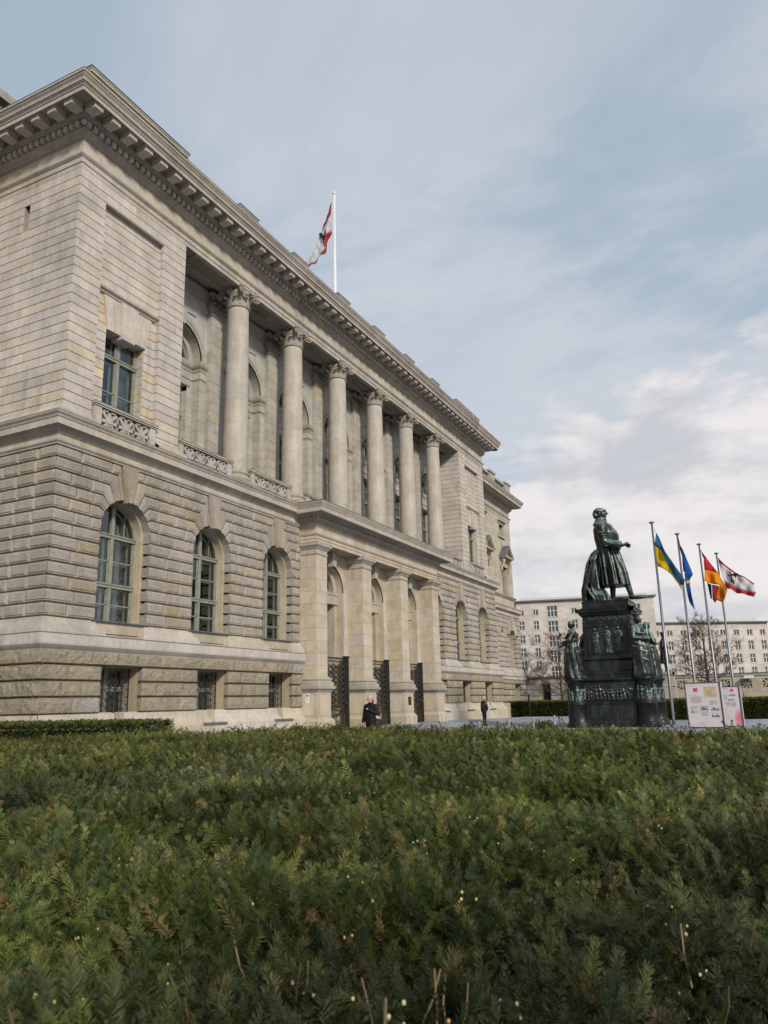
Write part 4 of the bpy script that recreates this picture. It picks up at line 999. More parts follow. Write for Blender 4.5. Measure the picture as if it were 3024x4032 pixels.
for c in (62.4,67.9):
    o=bpy.data.objects.new('window_pediment',None); COL.objects.link(o); o.parent=BLD; o.location=(c,YW,0)
    mb=MB((.37,.33,.26)); y0=-.62
    tri=[(-1.25,14.3),(1.25,14.3),(0,15.35)]
    for a,b in ((0,2),(2,1),(0,1)):
        mb.bar((tri[a][0],y0+.3,tri[a][1]),(tri[b][0],y0+.3,tri[b][1]),.62,.14,upv=(0,0,1))
    mb.add([(x,-.25,z) for x,z in tri],[(0,1,2)],(.30,.25,.19)); mb.build('gable',STONE,o)
    mb=MB(); 
    for s in (-1,1): mb.add([(s*1.33,y0-.05,14.33),(0,y0-.05,15.46),(0,.0,15.46),(s*1.33,0,14.33)],[(0,1,2,3)]); mb.add([(s*1.33,y0-.05,14.29),(0,y0-.05,15.41),(0,y0-.05,15.46),(s*1.33,y0-.05,14.33)],[(0,1,2,3)])
    mb.build('zinc_roof',ZINC,o)
    for s in (-1,1):
        mb=MB((.40,.33,.21)); mb.tube([(s*.98,-.08,12.9),(s*.98,-.16,13.1),(s*.98,-.14,13.35),(s*.98,-.34,13.7),(s*.98,-.42,13.95),(s*.98,-.30,14.1),(s*.98,-.2,13.95),(s*.98,-.28,13.86)],[.05,.1,.1,.12,.13,.12,.09,.06],8); mb.build('scroll_bracket',STONE,o,True)
    window(c,YW+.3,10.72,13.45,.72,False,(12.6,),parent=BLD)
mb=MB(); WP=[(XW0,YW),(XW,YW),(XW,34)]
mb.sweep(WP,[(0,18.2),(.03,18.22),(.03,18.4),(.1,18.48),(.16,18.55),(0,18.6)],tones=TRIM,seg=1.5); mb.sweep(WP,[(0,18.6),(0,19.15)],tones=TRIM,seg=1.3)
mb.sweep(WP,[(0,19.15),(.06,19.2),(.2,19.35),(.25,19.4),(.25,19.55),(.4,19.58),(.45,19.78),(1.0,19.8),(1.0,19.74),(1.04,19.74)],tones=DARKT,seg=1.6)
mb.sweep(WP,[(1.04,19.74),(1.05,19.95),(1.08,19.98),(1.2,20.15),(1.22,20.24)],tones=TRIM,seg=1.5)
wc=P_('wing_cornice',mb)
mb=MB((.40,.36,.31)); mb.box(-.14,.14,-.48,0,-.17,-.04); mb.box(-.17,.17,-.53,0,-.04,0); f=mb.build('modillion',STONE,wc); f.location=(XW0+.3,YW-.42,19.795)
for k in range(1,20): c=f.copy(); COL.objects.link(c); c.parent=wc; c.location=(XW0+.3+k*.58,YW-.42,19.795)
mb=MB(); mb.sweep(WP,[(1.22,20.24),(1.24,20.245),(1.24,20.28),(0,20.5)]); mb.box(XW0,XW,YW,34,20.3,20.5); P_('wing_roof',mb,ZINC)
mb=MB()
for x in (60.9,65.0,69.6): mb.box(x-.7,x+.7,YW-.35,YW+.5,20.3,21.75,(.36,.33,.28)); mb.box(x-.82,x+.82,YW-.45,YW+.6,21.75,21.95,(.33,.30,.26))
for a,b in ((61.6,64.3),(65.7,68.9)):
    mb.box(a,b,YW-.2,YW+.2,20.3,20.6,(.36,.33,.28)); mb.box(a,b,YW-.25,YW+.25,21.55,21.72,(.36,.33,.28))
    for i in range(int((b-a)/.26)): mb.lathe([(.06,0),(.1,.3),(.05,.65),(.07,.95)],(a+.15+i*.26,YW,20.6),8,tone=(.35,.32,.27))
P_('wing_parapet',mb)
mb=MB(); WL=[(XW0+.2,YW),(XW,YW),(XW,34)]
mb.sweep(WL,[(0,10.62),(.10,10.62),(.12,10.72),(.2,10.76),(.2,10.82),(0,10.85)],tones=DARKT,seg=1.6)
mb.sweep(WL,[(0,9.9),(.15,9.85),(.22,9.78)],tones=TRIM,seg=1.3)
mb.sweep(WL,[(.2,8.85),(.33,8.9),(.36,8.98),(.30,9.0),(.30,9.18)],tones=TRIM,seg=1.4); mb.sweep(WL,[(.30,9.18),(.4,9.28),(.5,9.34),(.52,9.36)],tones=DARKT,seg=1.5); mb.sweep(WL,[(.52,9.36),(.53,9.58),(.6,9.68),(.62,9.75),(.22,9.79)],tones=TRIM,seg=1.5)
P_('wing_string_course',mb)
mbS=MB(); mbW=MB(); ZS2=6.75; RA2=1.0
J2=[8.85]+[8.6236-HJ*k for k in range(11)]
_save=dict(ANG); ANG.clear(); ANG.update({0:81,1:72,2:52,3:32,4:12})
def ls2(u0,u1,bays,Wf):
    D0,D1=.20,.30; g=.032; K={}
    for k,a in ANG.items():
        z=J2[k]; ar=R(a); Rt=max(RA2,(z-ZS2)/math.sin(ar)); K[k]=(Rt*math.cos(ar),ZS2+Rt*math.sin(ar),RA2*math.cos(ar),ZS2+RA2*math.sin(ar))
    for k in range(len(J2)-1):
        zt,zb=J2[k],J2[k+1]; blocks=[]
        for c in bays:
            if k in K and k+1 in K:
                kt,kb=K[k],K[k+1]; U=max(kt[0],kb[0])+.35
                for s in (1,-1):
                    poly=[(c+s*kb[2],kb[3]),(c+s*kb[0],kb[1]),(c+s*U,zb),(c+s*U,zt),(c+s*kt[0],kt[1]),(c+s*kt[2],kt[3])]; ins=[g,g,g,g,g,0]
                    if abs(kb[0]-kb[2])<.01: del poly[1]; del ins[0]
                    if abs(kt[0]-kt[2])<.01: del poly[len(poly)-2]; del ins[-2]
                    stone(mbS,poly,Wf,D0,D1,ins,jit(LO)); stone_side(mbS,(poly[0],poly[-1]),Wf,0,D1,jit(LO))
                blocks.append((c-U,c+U))
            else:
                blocks.append((c-RA2,c+RA2))
                for s in (1,-1): stone_side(mbS,((c+s*RA2,zb+g),(c+s*RA2,min(zt-g,8))),Wf,0,D1,jit(LO))
        for iv in minus((u0,u1),blocks):
            for p,q in split(iv[0],iv[1],.7,1.1): stone(mbS,[(p,zb),(q,zb),(q,zt),(p,zt)],Wf,D0,D1,[g,0 if q>u1-.01 else g,g,0 if p==iv[0] else g],jit(LO))
    for c in bays:
        stone(mbS,[(c-.17,ZS2+RA2-.1),(c+.17,ZS2+RA2-.1),(c+.33,8.84),(c-.33,8.84)],Wf,0,.44,[.004,.07,.004,.07],jit(WARM))
        archwall(mbW,Wf,c-RA2-.1,c+RA2+.1,4.2,8.85,c,RA2-.05,ZS2,4.25,0,-.45,(.41,.35,.24),n=20)
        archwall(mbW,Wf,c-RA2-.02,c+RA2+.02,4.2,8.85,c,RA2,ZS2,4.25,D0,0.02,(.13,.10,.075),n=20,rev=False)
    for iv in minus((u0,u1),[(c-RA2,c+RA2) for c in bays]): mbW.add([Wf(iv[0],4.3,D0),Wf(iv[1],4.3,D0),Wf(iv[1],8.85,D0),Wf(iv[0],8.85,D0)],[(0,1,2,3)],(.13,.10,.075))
ls2(XW0+.34,XW+.30,[62.4,68.3],FX(YW)); ls2(YW-.30,34,[],lambda u,z,d:(XW+d,u,z)); ANG.clear(); ANG.update(_save)
P_('wing_rusticated_wall',mbS,BOSS); P_('wing_joints_and_jambs',mbW)
for c in (62.4,68.3): window(c,YW+.42,4.25,ZS2+RA2-.05,RA2-.04,True,(5.5,6.7))
mb=MB(); WLB=[(XW0+.5,YW),(XW,YW),(XW,34)]
mb.sweep(WLB,[(.2,4.37),(.32,4.3),(.36,4.1),(.46,3.95),(.52,3.6)],tones=TRIM,seg=1.2); mb.sweep(WLB,[(.52,3.55),(.6,3.54),(.6,3.3),(.55,3.28),(.48,3.15)],tones=[(1,(.40,.365,.31))],seg=1.5)
P_('wing_plinth_cornice',mb)
mb=MB(); m2=MB(); _d=DB; DB=.50
_mb,_m2=mb,m2
basement(FX(YW),XW0+.5,XW+DB-.02,[62.4,68.5]); basement(lambda u,z,d:(XW+d,u,z),YW-DB+.02,34,[])
m2.box(XW0+.3,XW+.6,YW-.62,YW+.1,-.2,1.32,(.40,.35,.27))
for c in (62.4,68.5): m2.box(c-.9,c+.9,YW+.2,YW+.3,1.2,2.95,(.06,.055,.05))
P_('wing_rock_faced_plinth',mb,ROCK); P_('wing_plinth_joints',m2)
# projecting rear block at the far left of the side facade
mb=MB(); YR=24.6
courses(mb,FX(YR),XL-1.6,XL,20.9,11.4,H,UP); courses(mb,SX(XL-1.6),YR,34,20.9,11.4,H,UP)
mb.sweep([(XL-1.6,34),(XL-1.6,YR),(XL,YR)],[(0,20.9),(.05,20.95),(.1,21.1),(0,21.12),(0,22.3),(.3,22.6),(.5,22.7),(1.2,22.75),(1.2,23.1),(1.45,23.5)],tones=DARKT,seg=2)
mb.sweep([(XL-1.6,34),(XL-1.6,YR),(XL+1.6,YR)],[(1.45,23.9),(1.5,24.2),(1.3,24.25),(0,24.4)],tones=TRIM,seg=2)
mb.box(XL-1.6,XL+1.0,YR,34,23,25.2,(.33,.30,.26))
P_('rear_block_wall',mb); mb=MB(); courses(mb,FX(YR),XL-1.9,XL-.3,9.85,.3,.5,LO); P_('rear_block_base',mb)
mb=MB(); mb.box(XL+.6,XW-.4,22.7,36,0,20.4,(.3,.27,.22)); P_('building_core',mb)
# ================================================================ YEW HEDGES
def fast_mesh(name,V,Fq,tone,m,parent=None):
    """V (n,3), Fq (k,4), tone (n,3) per vertex"""
    me=bpy.data.meshes.new(name); n=len(V); k=len(Fq)
    me.vertices.add(n); me.vertices.foreach_set('co',np.ascontiguousarray(V,dtype=np.float32).ravel())
    me.loops.add(k*4); me.loops.foreach_set('vertex_index',np.ascontiguousarray(Fq,dtype=np.int32).ravel())
    me.polygons.add(k); me.polygons.foreach_set('loop_start',np.arange(0,k*4,4,dtype=np.int32)); 
    try: me.polygons.foreach_set('loop_total',np.full(k,4,dtype=np.int32))
    except Exception: pass
    me.update(calc_edges=True); me.validate()
    at=me.attributes.new('tone','FLOAT_COLOR','POINT'); c=np.ones((n,4),dtype=np.float32); c[:,:3]=tone; at.data.foreach_set('color',c.ravel())
    o=bpy.data.objects.new(name,me); COL.objects.link(o); me.materials.append(m)
    if parent: o.parent=parent
    return o
def sprig_template(pairs,segs,L=.095,nl=.024,nw=.0032,rng=RNG):
    V=[];Q=[];T=[]
    def quad(a,b,c,d): V.extend([a,b,c,d]); i=len(V); Q.append([i-4,i-3,i-2,i-1])
    # stem along +x, needles spread in +-y plane, slightly up
    for i in range(pairs):
        t=(i+.6)/pairs; x=L*t; sh=(1-.35*abs(t-.45)*2*.7)
        for s in (-1,1):
            l=nl*sh*rng.uniform(.8,1.15); an=R(58-22*t+rng.uniform(-10,10)); el=R(rng.uniform(0,34))
            d=np.array([math.cos(an)*math.cos(el),s*math.sin(an)*math.cos(el),math.sin(el)]); p=np.array([x,0,0.])
            wv=np.array([-s*d[1],s*d[0],0.])*s; wv=np.array([math.sin(an),-s*math.cos(an),0])*nw*.5
            m=p+d*l*.55+np.array([0,0,.0015]); e=p+d*l+np.array([0,0,-.002])
            if segs==2:
                quad(p-wv*.6,p+wv*.6,m+wv,m-wv); T+=[0,0,.5,.5]; quad(m-wv,m+wv,e+wv*.25,e-wv*.25); T+=[.5,.5,1,1]
            else: quad(p-wv,p+wv,e+wv*.5,e-wv*.5); T+=[0,0,1,1]
    # tip tuft
    for a in (-25,0,25):
        an=R(a); d=np.array([math.cos(an),math.sin(an),.15]); p=np.array([L,0,0.]); wv=np.array([-math.sin(an),math.cos(an),0])*nw*.5; e=p+d*nl*.7
        quad(p-wv,p+wv,e+wv*.3,e-wv*.3); T+=[0,0,1,1]
    return np.array(V),np.array(Q),np.array(T)
def vnoise(x,y,seed):
    r=np.random.default_rng(seed); v=np.zeros_like(x); 
    for i in range(6):
        a=r.uniform(0,2*PI); f=r.uniform(.6,1.5); v+=np.sin((x*math.cos(a)+y*math.sin(a))*f+r.uniform(0,6.28))
    return v/3.2
def hedge_h(x,y,top):
    h=.036*vnoise(x*1.6,y*1.6,1)+.044*vnoise(x*4.2,y*4.2,2)+.032*vnoise(x*9,y*9,3)
    h=h*np.clip(1-(np.hypot(x,y)-7)/8,.40,1)
    d=vnoise(x*2.6+4,y*2.6,5)*.6+vnoise(x*6.3,y*6.3,6)*.4
    dip=np.clip((d-.22)*1.9,0,1); h-=.23*dip*np.clip(1-(np.hypot(x,y)-7)/8,.40,1)
    h-=.14*np.exp(-((x-1.55)**2+(y-.62)**2)/.045)+.10*np.exp(-((x-2.1)**2+(y-1.3)**2)/.06)+.10*np.exp(-((x-1.7)**2+(y+.0)**2)/.03)
    return top+h-np.clip(np.hypot(x,y)-3.5,0,12)*.0047, dip
def scatter(name,pts,nrm,tmpl,scl,parent,dry,dim=1.0,rng=RNG,tilt=(0,58),bluish=None,brn_w=0):
    V,Q,T=tmpl; n=len(pts); k=len(V)
    yaw=rng.uniform(0,2*PI,n); til=np.radians(rng.uniform(tilt[0],tilt[1],n)); rol=rng.normal(0,.45,n); sc=scl*rng.uniform(.75,1.3,n)
    xd=np.stack([np.cos(yaw)*np.cos(til),np.sin(yaw)*np.cos(til),np.sin(til)],1)+nrm*.35; xd/=np.linalg.norm(xd,axis=1)[:,None]
    side=np.stack([-np.sin(yaw),np.cos(yaw),np.zeros(n)],1); side-=xd*(side*xd).sum(1)[:,None]; side/=np.linalg.norm(side,axis=1)[:,None]
    upv=np.cross(xd,side); c,s_=np.cos(rol)[:,None],np.sin(rol)[:,None]; s2=side*c+upv*s_; u2_=-side*s_+upv*c
    W=(V[None,:,0,None]*xd[:,None]+V[None,:,1,None]*s2[:,None]+V[None,:,2,None]*u2_[:,None])*sc[:,None,None]+pts[:,None]
    F=(Q[None]+ (np.arange(n)*k)[:,None,None]).reshape(-1,4)
    base=1.08*np.array([[.050,.069,.018],[.062,.080,.017],[.026,.042,.016],[.086,.096,.022],[.038,.062,.022]])[rng.integers(0,5,n)]*rng.uniform(.65,1.35,n)[:,None]
    if bluish is not None: base=base*(1-bluish[:,None])+np.array([.060,.070,.044])*bluish[:,None]
    yel=np.array([.125,.125,.028]); brn=np.array([.155,.098,.045])
    r=rng.random(n); w1=np.clip(dry*1.25*rng.random(n),0,.85)[:,None]; base=base*(1-w1)+yel*w1*.8
    isb=(r<.007+.015*dry+brn_w)[:,None]; base=np.where(isb,brn*rng.uniform(.7,1.3,n)[:,None],base)
    tip=(.80+.45*T)[None,:,None]; col=base[:,None,:]*tip
    k2=(rng.random(n)<.16)[:,None,None]*(T[None,:,None]**2)*(V[None,:,0,None]/V[:,0].max())**1.5*.8; col=col*(1-k2)+np.array([.30,.22,.09])*k2
    col=np.clip(col*dim,0,1).reshape(-1,3)
    return fast_mesh(name,W.reshape(-1,3),F,col,LEAF,parent)
def main_hedge():
    root=empty('hedge',(0,0,0),0,'broad waist-high clipped yew hedge bed with flat needle-covered top filling the foreground','hedge')
    rng=np.random.default_rng(11); TOP=1.065
    X0,X1,Y0,Y1=.25,13.4,-2.6,14.6
    def inreg(x,y): 
        ex=X1+.35*np.sin(y*.9)+np.where(y>5.5,1.2,0)*np.clip((y-5.5)/2,0,1)-np.where(y<3.5,(3.5-y)*.55,0); ex=np.where(y>9.5,ex-(y-9.5)*.35,ex)
        return (x>X0)&(x<ex)&(y>Y0)&(y<Y1)
    def pts(n,d0,d1,a0=-7,a1=63):
        d=np.sqrt(rng.uniform(d0*d0,d1*d1,n)); a=np.radians(rng.uniform(a0,a1,n)); x=d*np.cos(a); y=d*np.sin(a); k=inreg(x,y); return x[k],y[k]
    def layer(nm,n,d0,d1,tm,scl,depth):
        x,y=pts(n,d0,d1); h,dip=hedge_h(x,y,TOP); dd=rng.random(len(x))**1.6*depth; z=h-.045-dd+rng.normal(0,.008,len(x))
        nr=np.zeros((len(x),3)); nr[:,2]=.25
        d=np.hypot(x,y)
        dry=np.clip(.10+.75*np.clip(vnoise(x*.8+1,y*.8,21)-.05,0,1)*np.clip(d/4.5,0,1)+.40*np.clip((d-6)/6,0,1),0,1)
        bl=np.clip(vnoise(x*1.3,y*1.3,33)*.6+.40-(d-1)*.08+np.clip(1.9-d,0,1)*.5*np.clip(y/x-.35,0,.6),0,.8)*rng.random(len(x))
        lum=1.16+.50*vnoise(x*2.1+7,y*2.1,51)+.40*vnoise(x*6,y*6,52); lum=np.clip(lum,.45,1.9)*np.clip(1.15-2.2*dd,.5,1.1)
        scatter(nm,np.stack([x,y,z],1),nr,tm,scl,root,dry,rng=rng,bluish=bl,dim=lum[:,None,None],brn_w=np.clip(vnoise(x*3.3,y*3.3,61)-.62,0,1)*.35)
    layer('foliage',7000,.55,2.3,sprig_template(17,2,L=.105,nl=.024,nw=.0028,rng=rng),.82,.17)
    layer('foliage',8000,.55,2.3,sprig_template(11,2,L=.060,nl=.020,nw=.0026,rng=rng),.9,.15)
    layer('foliage',3000,.55,2.3,sprig_template(20,2,L=.135,nl=.026,nw=.0030,rng=rng),.80,.17)
    layer('foliage',34000,2.3,5.2,sprig_template(12,1,L=.10,nl=.025,nw=.0036,rng=rng),.88,.16)
    layer('foliage',72000,5.2,17.5,sprig_template(7,1,L=.10,nl=.027,nw=.0062,rng=rng),1.15,.13)
    # unseen margin behind the camera's sides kept light
    # far edge: small upright sprigs
    n=5200; y=rng.uniform(-1.5,14,n); x=np.linspace(9,16,80)
    xe=np.array([x[inreg(x,np.full(80,yy))].max() if inreg(x,np.full(80,yy)).any() else 10 for yy in y]); h,_=hedge_h(xe,y,TOP)
    z=h-rng.random(n)*.9+.03; nr=np.zeros((n,3)); nr[:,0]=1
    scatter('foliage',np.stack([xe+rng.uniform(-.25,.15,n),y,z],1),nr,sprig_template(5,1,nl=.028,nw=.0095,rng=rng),1.3,root,np.full(n,.4),rng=rng,dim=1.2)
    # near-black sheet under the sprigs, the hedge's inner shade put into its colour
    gx=np.linspace(-1,15.2,180); gy=np.linspace(-3,15,190); GX,GY=np.meshgrid(gx,gy); hh,_=hedge_h(GX,GY,TOP); V=np.stack([GX,GY,hh-.17],2).reshape(-1,3)
    k=180; I=(np.arange(189)[:,None]*k+np.arange(179)[None]).ravel(); F=np.stack([I,I+1,I+k+1,I+k],1)
    cx=V[F].mean(1); ok=inreg(cx[:,0]+.12,cx[:,1]); fast_mesh('shade_core',V,F[ok],np.tile([.012,.012,.008],(len(V),1)),WOOD,root)
    # cut twigs standing out of the foliage, and pale cone buds
    mb=MB((.20,.11,.06))
    for (d0,d1,n) in ((.7,1.6,34),(1.6,4,26)):
        for i in range(n):
            d=random.uniform(d0,d1); a=R(random.uniform(2,52) if d1>1.7 else random.uniform(22,52)); x,y=d*math.cos(a),d*math.sin(a); h=float(hedge_h(np.array([x]),np.array([y]),TOP)[0][0])
            L=random.uniform(.03,.085); t=Vector((random.uniform(-.5,.5),random.uniform(-.5,.5),1)).normalized(); p=Vector((x,y,h-.05)); q=p+t*(.05+L*.75)
            r=random.uniform(.0011,.0024); mb.tube([p,(p+q)/2+Vector((random.uniform(-.006,.006),random.uniform(-.006,.006),0)),q],[r*1.2,r,r*.8],5,random.choice([(.16,.10,.06),(.11,.075,.05),(.24,.17,.10)]))
    tag(mb.build('cut_twigs',WOOD,root),kind='stuff')
    mb=MB((.50,.40,.20))
    for i in range(150):
        cl=random.random(); d=random.uniform(.9,4.6)
        a=R(random.uniform(0,50)); 
        for j in range(random.randint(1,4)):
            x=d*math.cos(a)+random.uniform(-.03,.03); y=d*math.sin(a)+random.uniform(-.03,.03); h=float(hedge_h(np.array([x]),np.array([y]),TOP)[0][0]); r=random.uniform(.0022,.0036)
            mb.ell((x,y,h-.012+random.uniform(-.015,.012)),(r,r,r*1.2),7,5,random.choice([(.55,.42,.2),(.5,.33,.16),(.52,.5,.25)]))
    tag(mb.build('cone_buds',WOOD,root),kind='stuff')
    mb=MB((.30,.34,.22)); mb.tube([(.915,.36,1.02),(.917,.362,1.055),(.925,.357,1.075),(.938,.350,1.084)],[.0022,.0021,.002,.0016],6); mb.build('broken_stalk',WOOD,root)
    # a few shoots rising above the far rim
    rs=[(13.0,3.53,.12),(12.9,3.40,.05),(13.3,5.0,.06),(13.6,6.4,.05),(14.3,8.2,.06),(14.0,9.0,.05)]
    P=[];Nn=[]
    for x,y,hh in rs:
        for i in range(int(260*hh/.16)): P.append((x+rng.normal(0,.05),y+rng.normal(0,.06)*(1.2),.96+rng.random()*hh)); Nn.append((0,0,1.6))
    scatter('foliage',np.array(P),np.array(Nn),sprig_template(5,1,nl=.028,nw=.009,rng=rng),.8,root,np.full(len(P),.1),rng=rng,tilt=(50,88),dim=.9)
main_hedge()
def box_hedge(x0,x1,y0,y1,top,label,n,dens_side=1.0,sc=1.6,dry=.25,seed=5,scl=1.25):
    root=empty('hedge',((x0+x1)/2,(y0+y1)/2,0),0,label,'hedge','clipped box-shaped hedges'); rng=np.random.default_rng(seed)
    cx,cy=(x0+x1)/2,(y0+y1)/2; tm=sprig_template(4,1,L=.08*sc,nl=.03*sc,nw=.013*sc,rng=rng)
    def put(P,nv,dm):
        P=np.array(P); P[:,0]-=cx; P[:,1]-=cy; nr=np.tile(nv,(len(P),1)).astype(float)
        scatter('foliage',P,nr,tm,scl,root,np.clip(dry+.25*vnoise(P[:,0]*2,P[:,1]*2+P[:,2]*3,3),0,1),rng=rng,tilt=(-40,60),dim=dm)
    w_,l_=x1-x0,y1-y0; a=[w_*l_,l_*top,w_*top]; tot=a[0]+2*a[1]+2*a[2]; f=n/tot
    k=int(f*a[0]*1.0); b=.04*sc
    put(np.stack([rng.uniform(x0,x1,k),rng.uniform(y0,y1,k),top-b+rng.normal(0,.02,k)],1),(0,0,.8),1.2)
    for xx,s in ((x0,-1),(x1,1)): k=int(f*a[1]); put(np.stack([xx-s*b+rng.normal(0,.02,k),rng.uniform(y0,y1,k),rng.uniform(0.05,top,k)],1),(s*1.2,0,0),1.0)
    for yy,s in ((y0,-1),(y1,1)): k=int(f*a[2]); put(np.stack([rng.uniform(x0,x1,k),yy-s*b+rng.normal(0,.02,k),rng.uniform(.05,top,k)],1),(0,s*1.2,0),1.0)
    mb=MB((.012,.014,.008)); mb.box(x0+.22-cx,x1-.22-cx,y0+.22-cy,y1-.22-cy,0,top-.2); mb.build('shade_core',WOOD,root)  # solid dark core box: shade inside the hedge given as colour
box_hedge(15.1,17.0,15.0,21.5,1.17,'dark clipped hedge strip in front of the building corner at far left',22000,sc=1.0,dry=.1)
box_hedge(72.0,75.2,12.0,22.75,1.28,'long square-cut hedge behind the police officer, between the building and the big monument',26000,sc=2.0,seed=8)
box_hedge(55.2,58.4,-6.0,7.6,1.22,'square-cut hedge on the right, behind the two white information boards',26000,sc=1.7,seed=9)

# ================================================================ BRONZE MONUMENT
def stepbox(mb,hx,hy,prof,tone=None):
    mb.sweep([(-hx,-hy),(hx,-hy),(hx,hy),(-hx,hy),(-hx,-hy)],prof,tone)
def gown(mb,H,facing=0,fold=8,amp=.07,lean=0,arms=None,headturn=0,veil=False,seed=0,crown=False,sc=1,cen=(0,0,0)):
    """draped standing woman of height H built from lofted cloth, limbs and head; local forward +x, left +y"""
    rr=random.Random(seed); b=MB(); k=H/1.75; ph=rr.uniform(0,6)
    b.loft([(0,0,0,.31,.32,amp*.7),(.02,0,.08,.30,.31,amp),(.03,0,.35,.27,.29,amp),(.05,.01,.60,.245,.275,amp*.9),(.06,.02,.80,.22,.255,amp*.7),(.04,.02,.95,.195,.235,amp*.5),(.02,.01,1.08,.165,.20,.03),(.01,0,1.22,.165,.215,.03),(0,0,1.36,.15,.225,.02),(-.01,0,1.44,.105,.17,.01),(0,0,1.49,.06,.07,0)],48,fold,amp,ph,tw=3.4)
    # diagonal mantle folds
    for i in range(5):
        z=1.32-i*.17+rr.uniform(-.04,.04); q=.045+.016*i; b.tube([(-.12,.22,z+.18),(.10+q,.17,z+.02),(.19+q,-.0,z-.13-.012*i),(.12+q,-.17,z-.10),(-.02,-.25,z+.03)],[.018,.026+.008*rr.random(),.030,.022,.014],6)
    for i in range(3): y=rr.uniform(-.1,.1); b.tube([(.12,y,.85),(.2,y+rr.uniform(-.05,.05),.5),(.27,y*1.4,.08)],[.02,.03,.035],6)
    b.caps((0,0,1.45),(.01,0,1.55),.05,.05)
    M=Matrix.Rotation(headturn,3,'Z'); hc=Vector((.02,0,1.63))
    b.ell(hc+Vector((-.01,0,.01)),(.108,.092,.125),14,10,M=M); b.ell(hc,(.098,.080,.118),14,10,M=M); b.ell(hc+M@Vector((.086,0,-.01)),(.022,.013,.028),8,6,M=M); b.ell(hc+M@Vector((.062,0,-.075)),(.03,.032,.028),8,6,M=M)
    b.ell(hc+M@Vector((-.03,0,.03)),(.085,.085,.095),12,8,M=M); b.ell(hc+M@Vector((-.10,0,-.01)),(.045,.05,.045),10,6)
    if veil: b.loft([(-.05,0,1.28,.12,.15),(-.07,0,1.45,.10,.12),(-.05,0,1.60,.105,.11),(-.03,0,1.72,.09,.09),(-.02,0,1.78,.03,.03)],24,7,.05)
    if crown: b.lathe([(.08,0),(.085,.05),(.10,.10),(.09,.11),(.0,.12)],(.0,0,1.70),12)
    for sgn,(e,h) in zip((1,-1),arms or (((.05,.26,1.12),(.22,.12,1.05)),((.05,-.26,1.12),(.22,-.10,1.05)))):
        sh=(-.01,sgn*.17,1.38); b.caps(sh,e,.078,.06); b.caps(e,h,.055,.036); b.ell(h,(.04,.03,.035),8,6)
        hv=Vector(h); 
        for f in range(4): b.caps(hv,hv+Vector((.05,(f-1.5)*.017,-.01)),.011,.008,6)
    for s in (-1,1): b.ell((.20,s*.09,.025),(.10,.045,.035),10,6)
    c,s=math.cos(facing),math.sin(facing)
    b.v=[(cen[0]+(x*c-y*s)*k,cen[1]+(x*s+y*c)*k,cen[2]+z*k) for x,y,z in b.v]
    base=len(mb.v); mb.v+=b.v; mb.f+=[[i+base for i in f] for f in b.f]; mb.c+=b.c
def relief_row(mb,W,u0,u1,z0,z1,n,seed,depth=.05):
    rr=random.Random(seed); h=(z1-z0)
    for i in range(n):
        u=u0+(i+.5)*(u1-u0)/n+rr.uniform(-.04,.04); hh=h*rr.uniform(.62,.92); ln=rr.uniform(-.12,.12)*hh
        def E(cu,cz,ru,rz,dd):
            m=10; ring=[(cu+ru*math.cos(2*PI*q/m),cz+rz*math.sin(2*PI*q/m)) for q in range(m)]; r2=[(cu+ru*.6*math.cos(2*PI*q/m),cz+rz*.6*math.sin(2*PI*q/m)) for q in range(m)]
            mb.add([W(x,z,0) for x,z in ring]+[W(x,z,dd*.8) for x,z in r2]+[W(cu,cz,dd)],[(q,(q+1)%m,m+(q+1)%m,m+q) for q in range(m)]+[(m+q,m+(q+1)%m,2*m) for q in range(m)])
        E(u+ln,z0+hh*.93,hh*.075,hh*.085,depth); E(u+ln*.6,z0+hh*.66,hh*.13,hh*.22,depth); E(u,z0+hh*.34,hh*.12,hh*.32,depth*.9); E(u+hh*.07,z0+hh*.14,hh*.06,hh*.17,depth*.7); E(u-hh*.08,z0+hh*.14,hh*.06,hh*.17,depth*.7)
        a=rr.uniform(-1,1)
        for q in range(4): t=q/3; E(u+ln*.7+(.14+.22*t)*hh*(1 if a>0 else -1),z0+hh*(.74+.22*t*a),hh*.06,hh*.05,depth*.8)
MON=empty('monument',(44.8,7.98,0),0,'tall dark bronze monument: man in long coat and cloak on a figure-covered pedestal','monument')
mb=MB(); hb=1.98
stepbox(mb,hb,hb,[(.12,0),(.12,.14),(.09,.16),(.09,.22),(.02,.30),(0,.34),(0,1.18),(.03,1.2),(.03,1.25),(0,1.27),(-.06,1.30),(-.06,2.34),(0,2.36),(.04,2.40),(.10,2.46),(.10,2.54),(-.2,2.56),(-hb,2.56)])
W=lambda u,z,d:(-(hb-.06)-d,u,z)
stone(mb,[(-1.1,.42),(1.1,.42),(1.1,1.1),(-1.1,1.1)],lambda u,z,d:(-hb-d,u,z),0,.02,.03,(.3,.3,.3))
mb.build('pedestal_base',DBRONZE,MON)
for Wx in (lambda u,z,d:(-(hb-.06)-d,u,z),lambda u,z,d:(u,-(hb-.06)-d,z),lambda u,z,d:((hb-.06)+d,u,z),lambda u,z,d:(u,(hb-.06)+d,z)):
    mb=MB(); relief_row(mb,Wx,-1.30,1.30,1.36,2.26,12,5,.06); relief_row(mb,Wx,-1.2,1.2,1.36,2.1,10,6,.04); mb.build('procession_relief',BRONZE,MON,True)
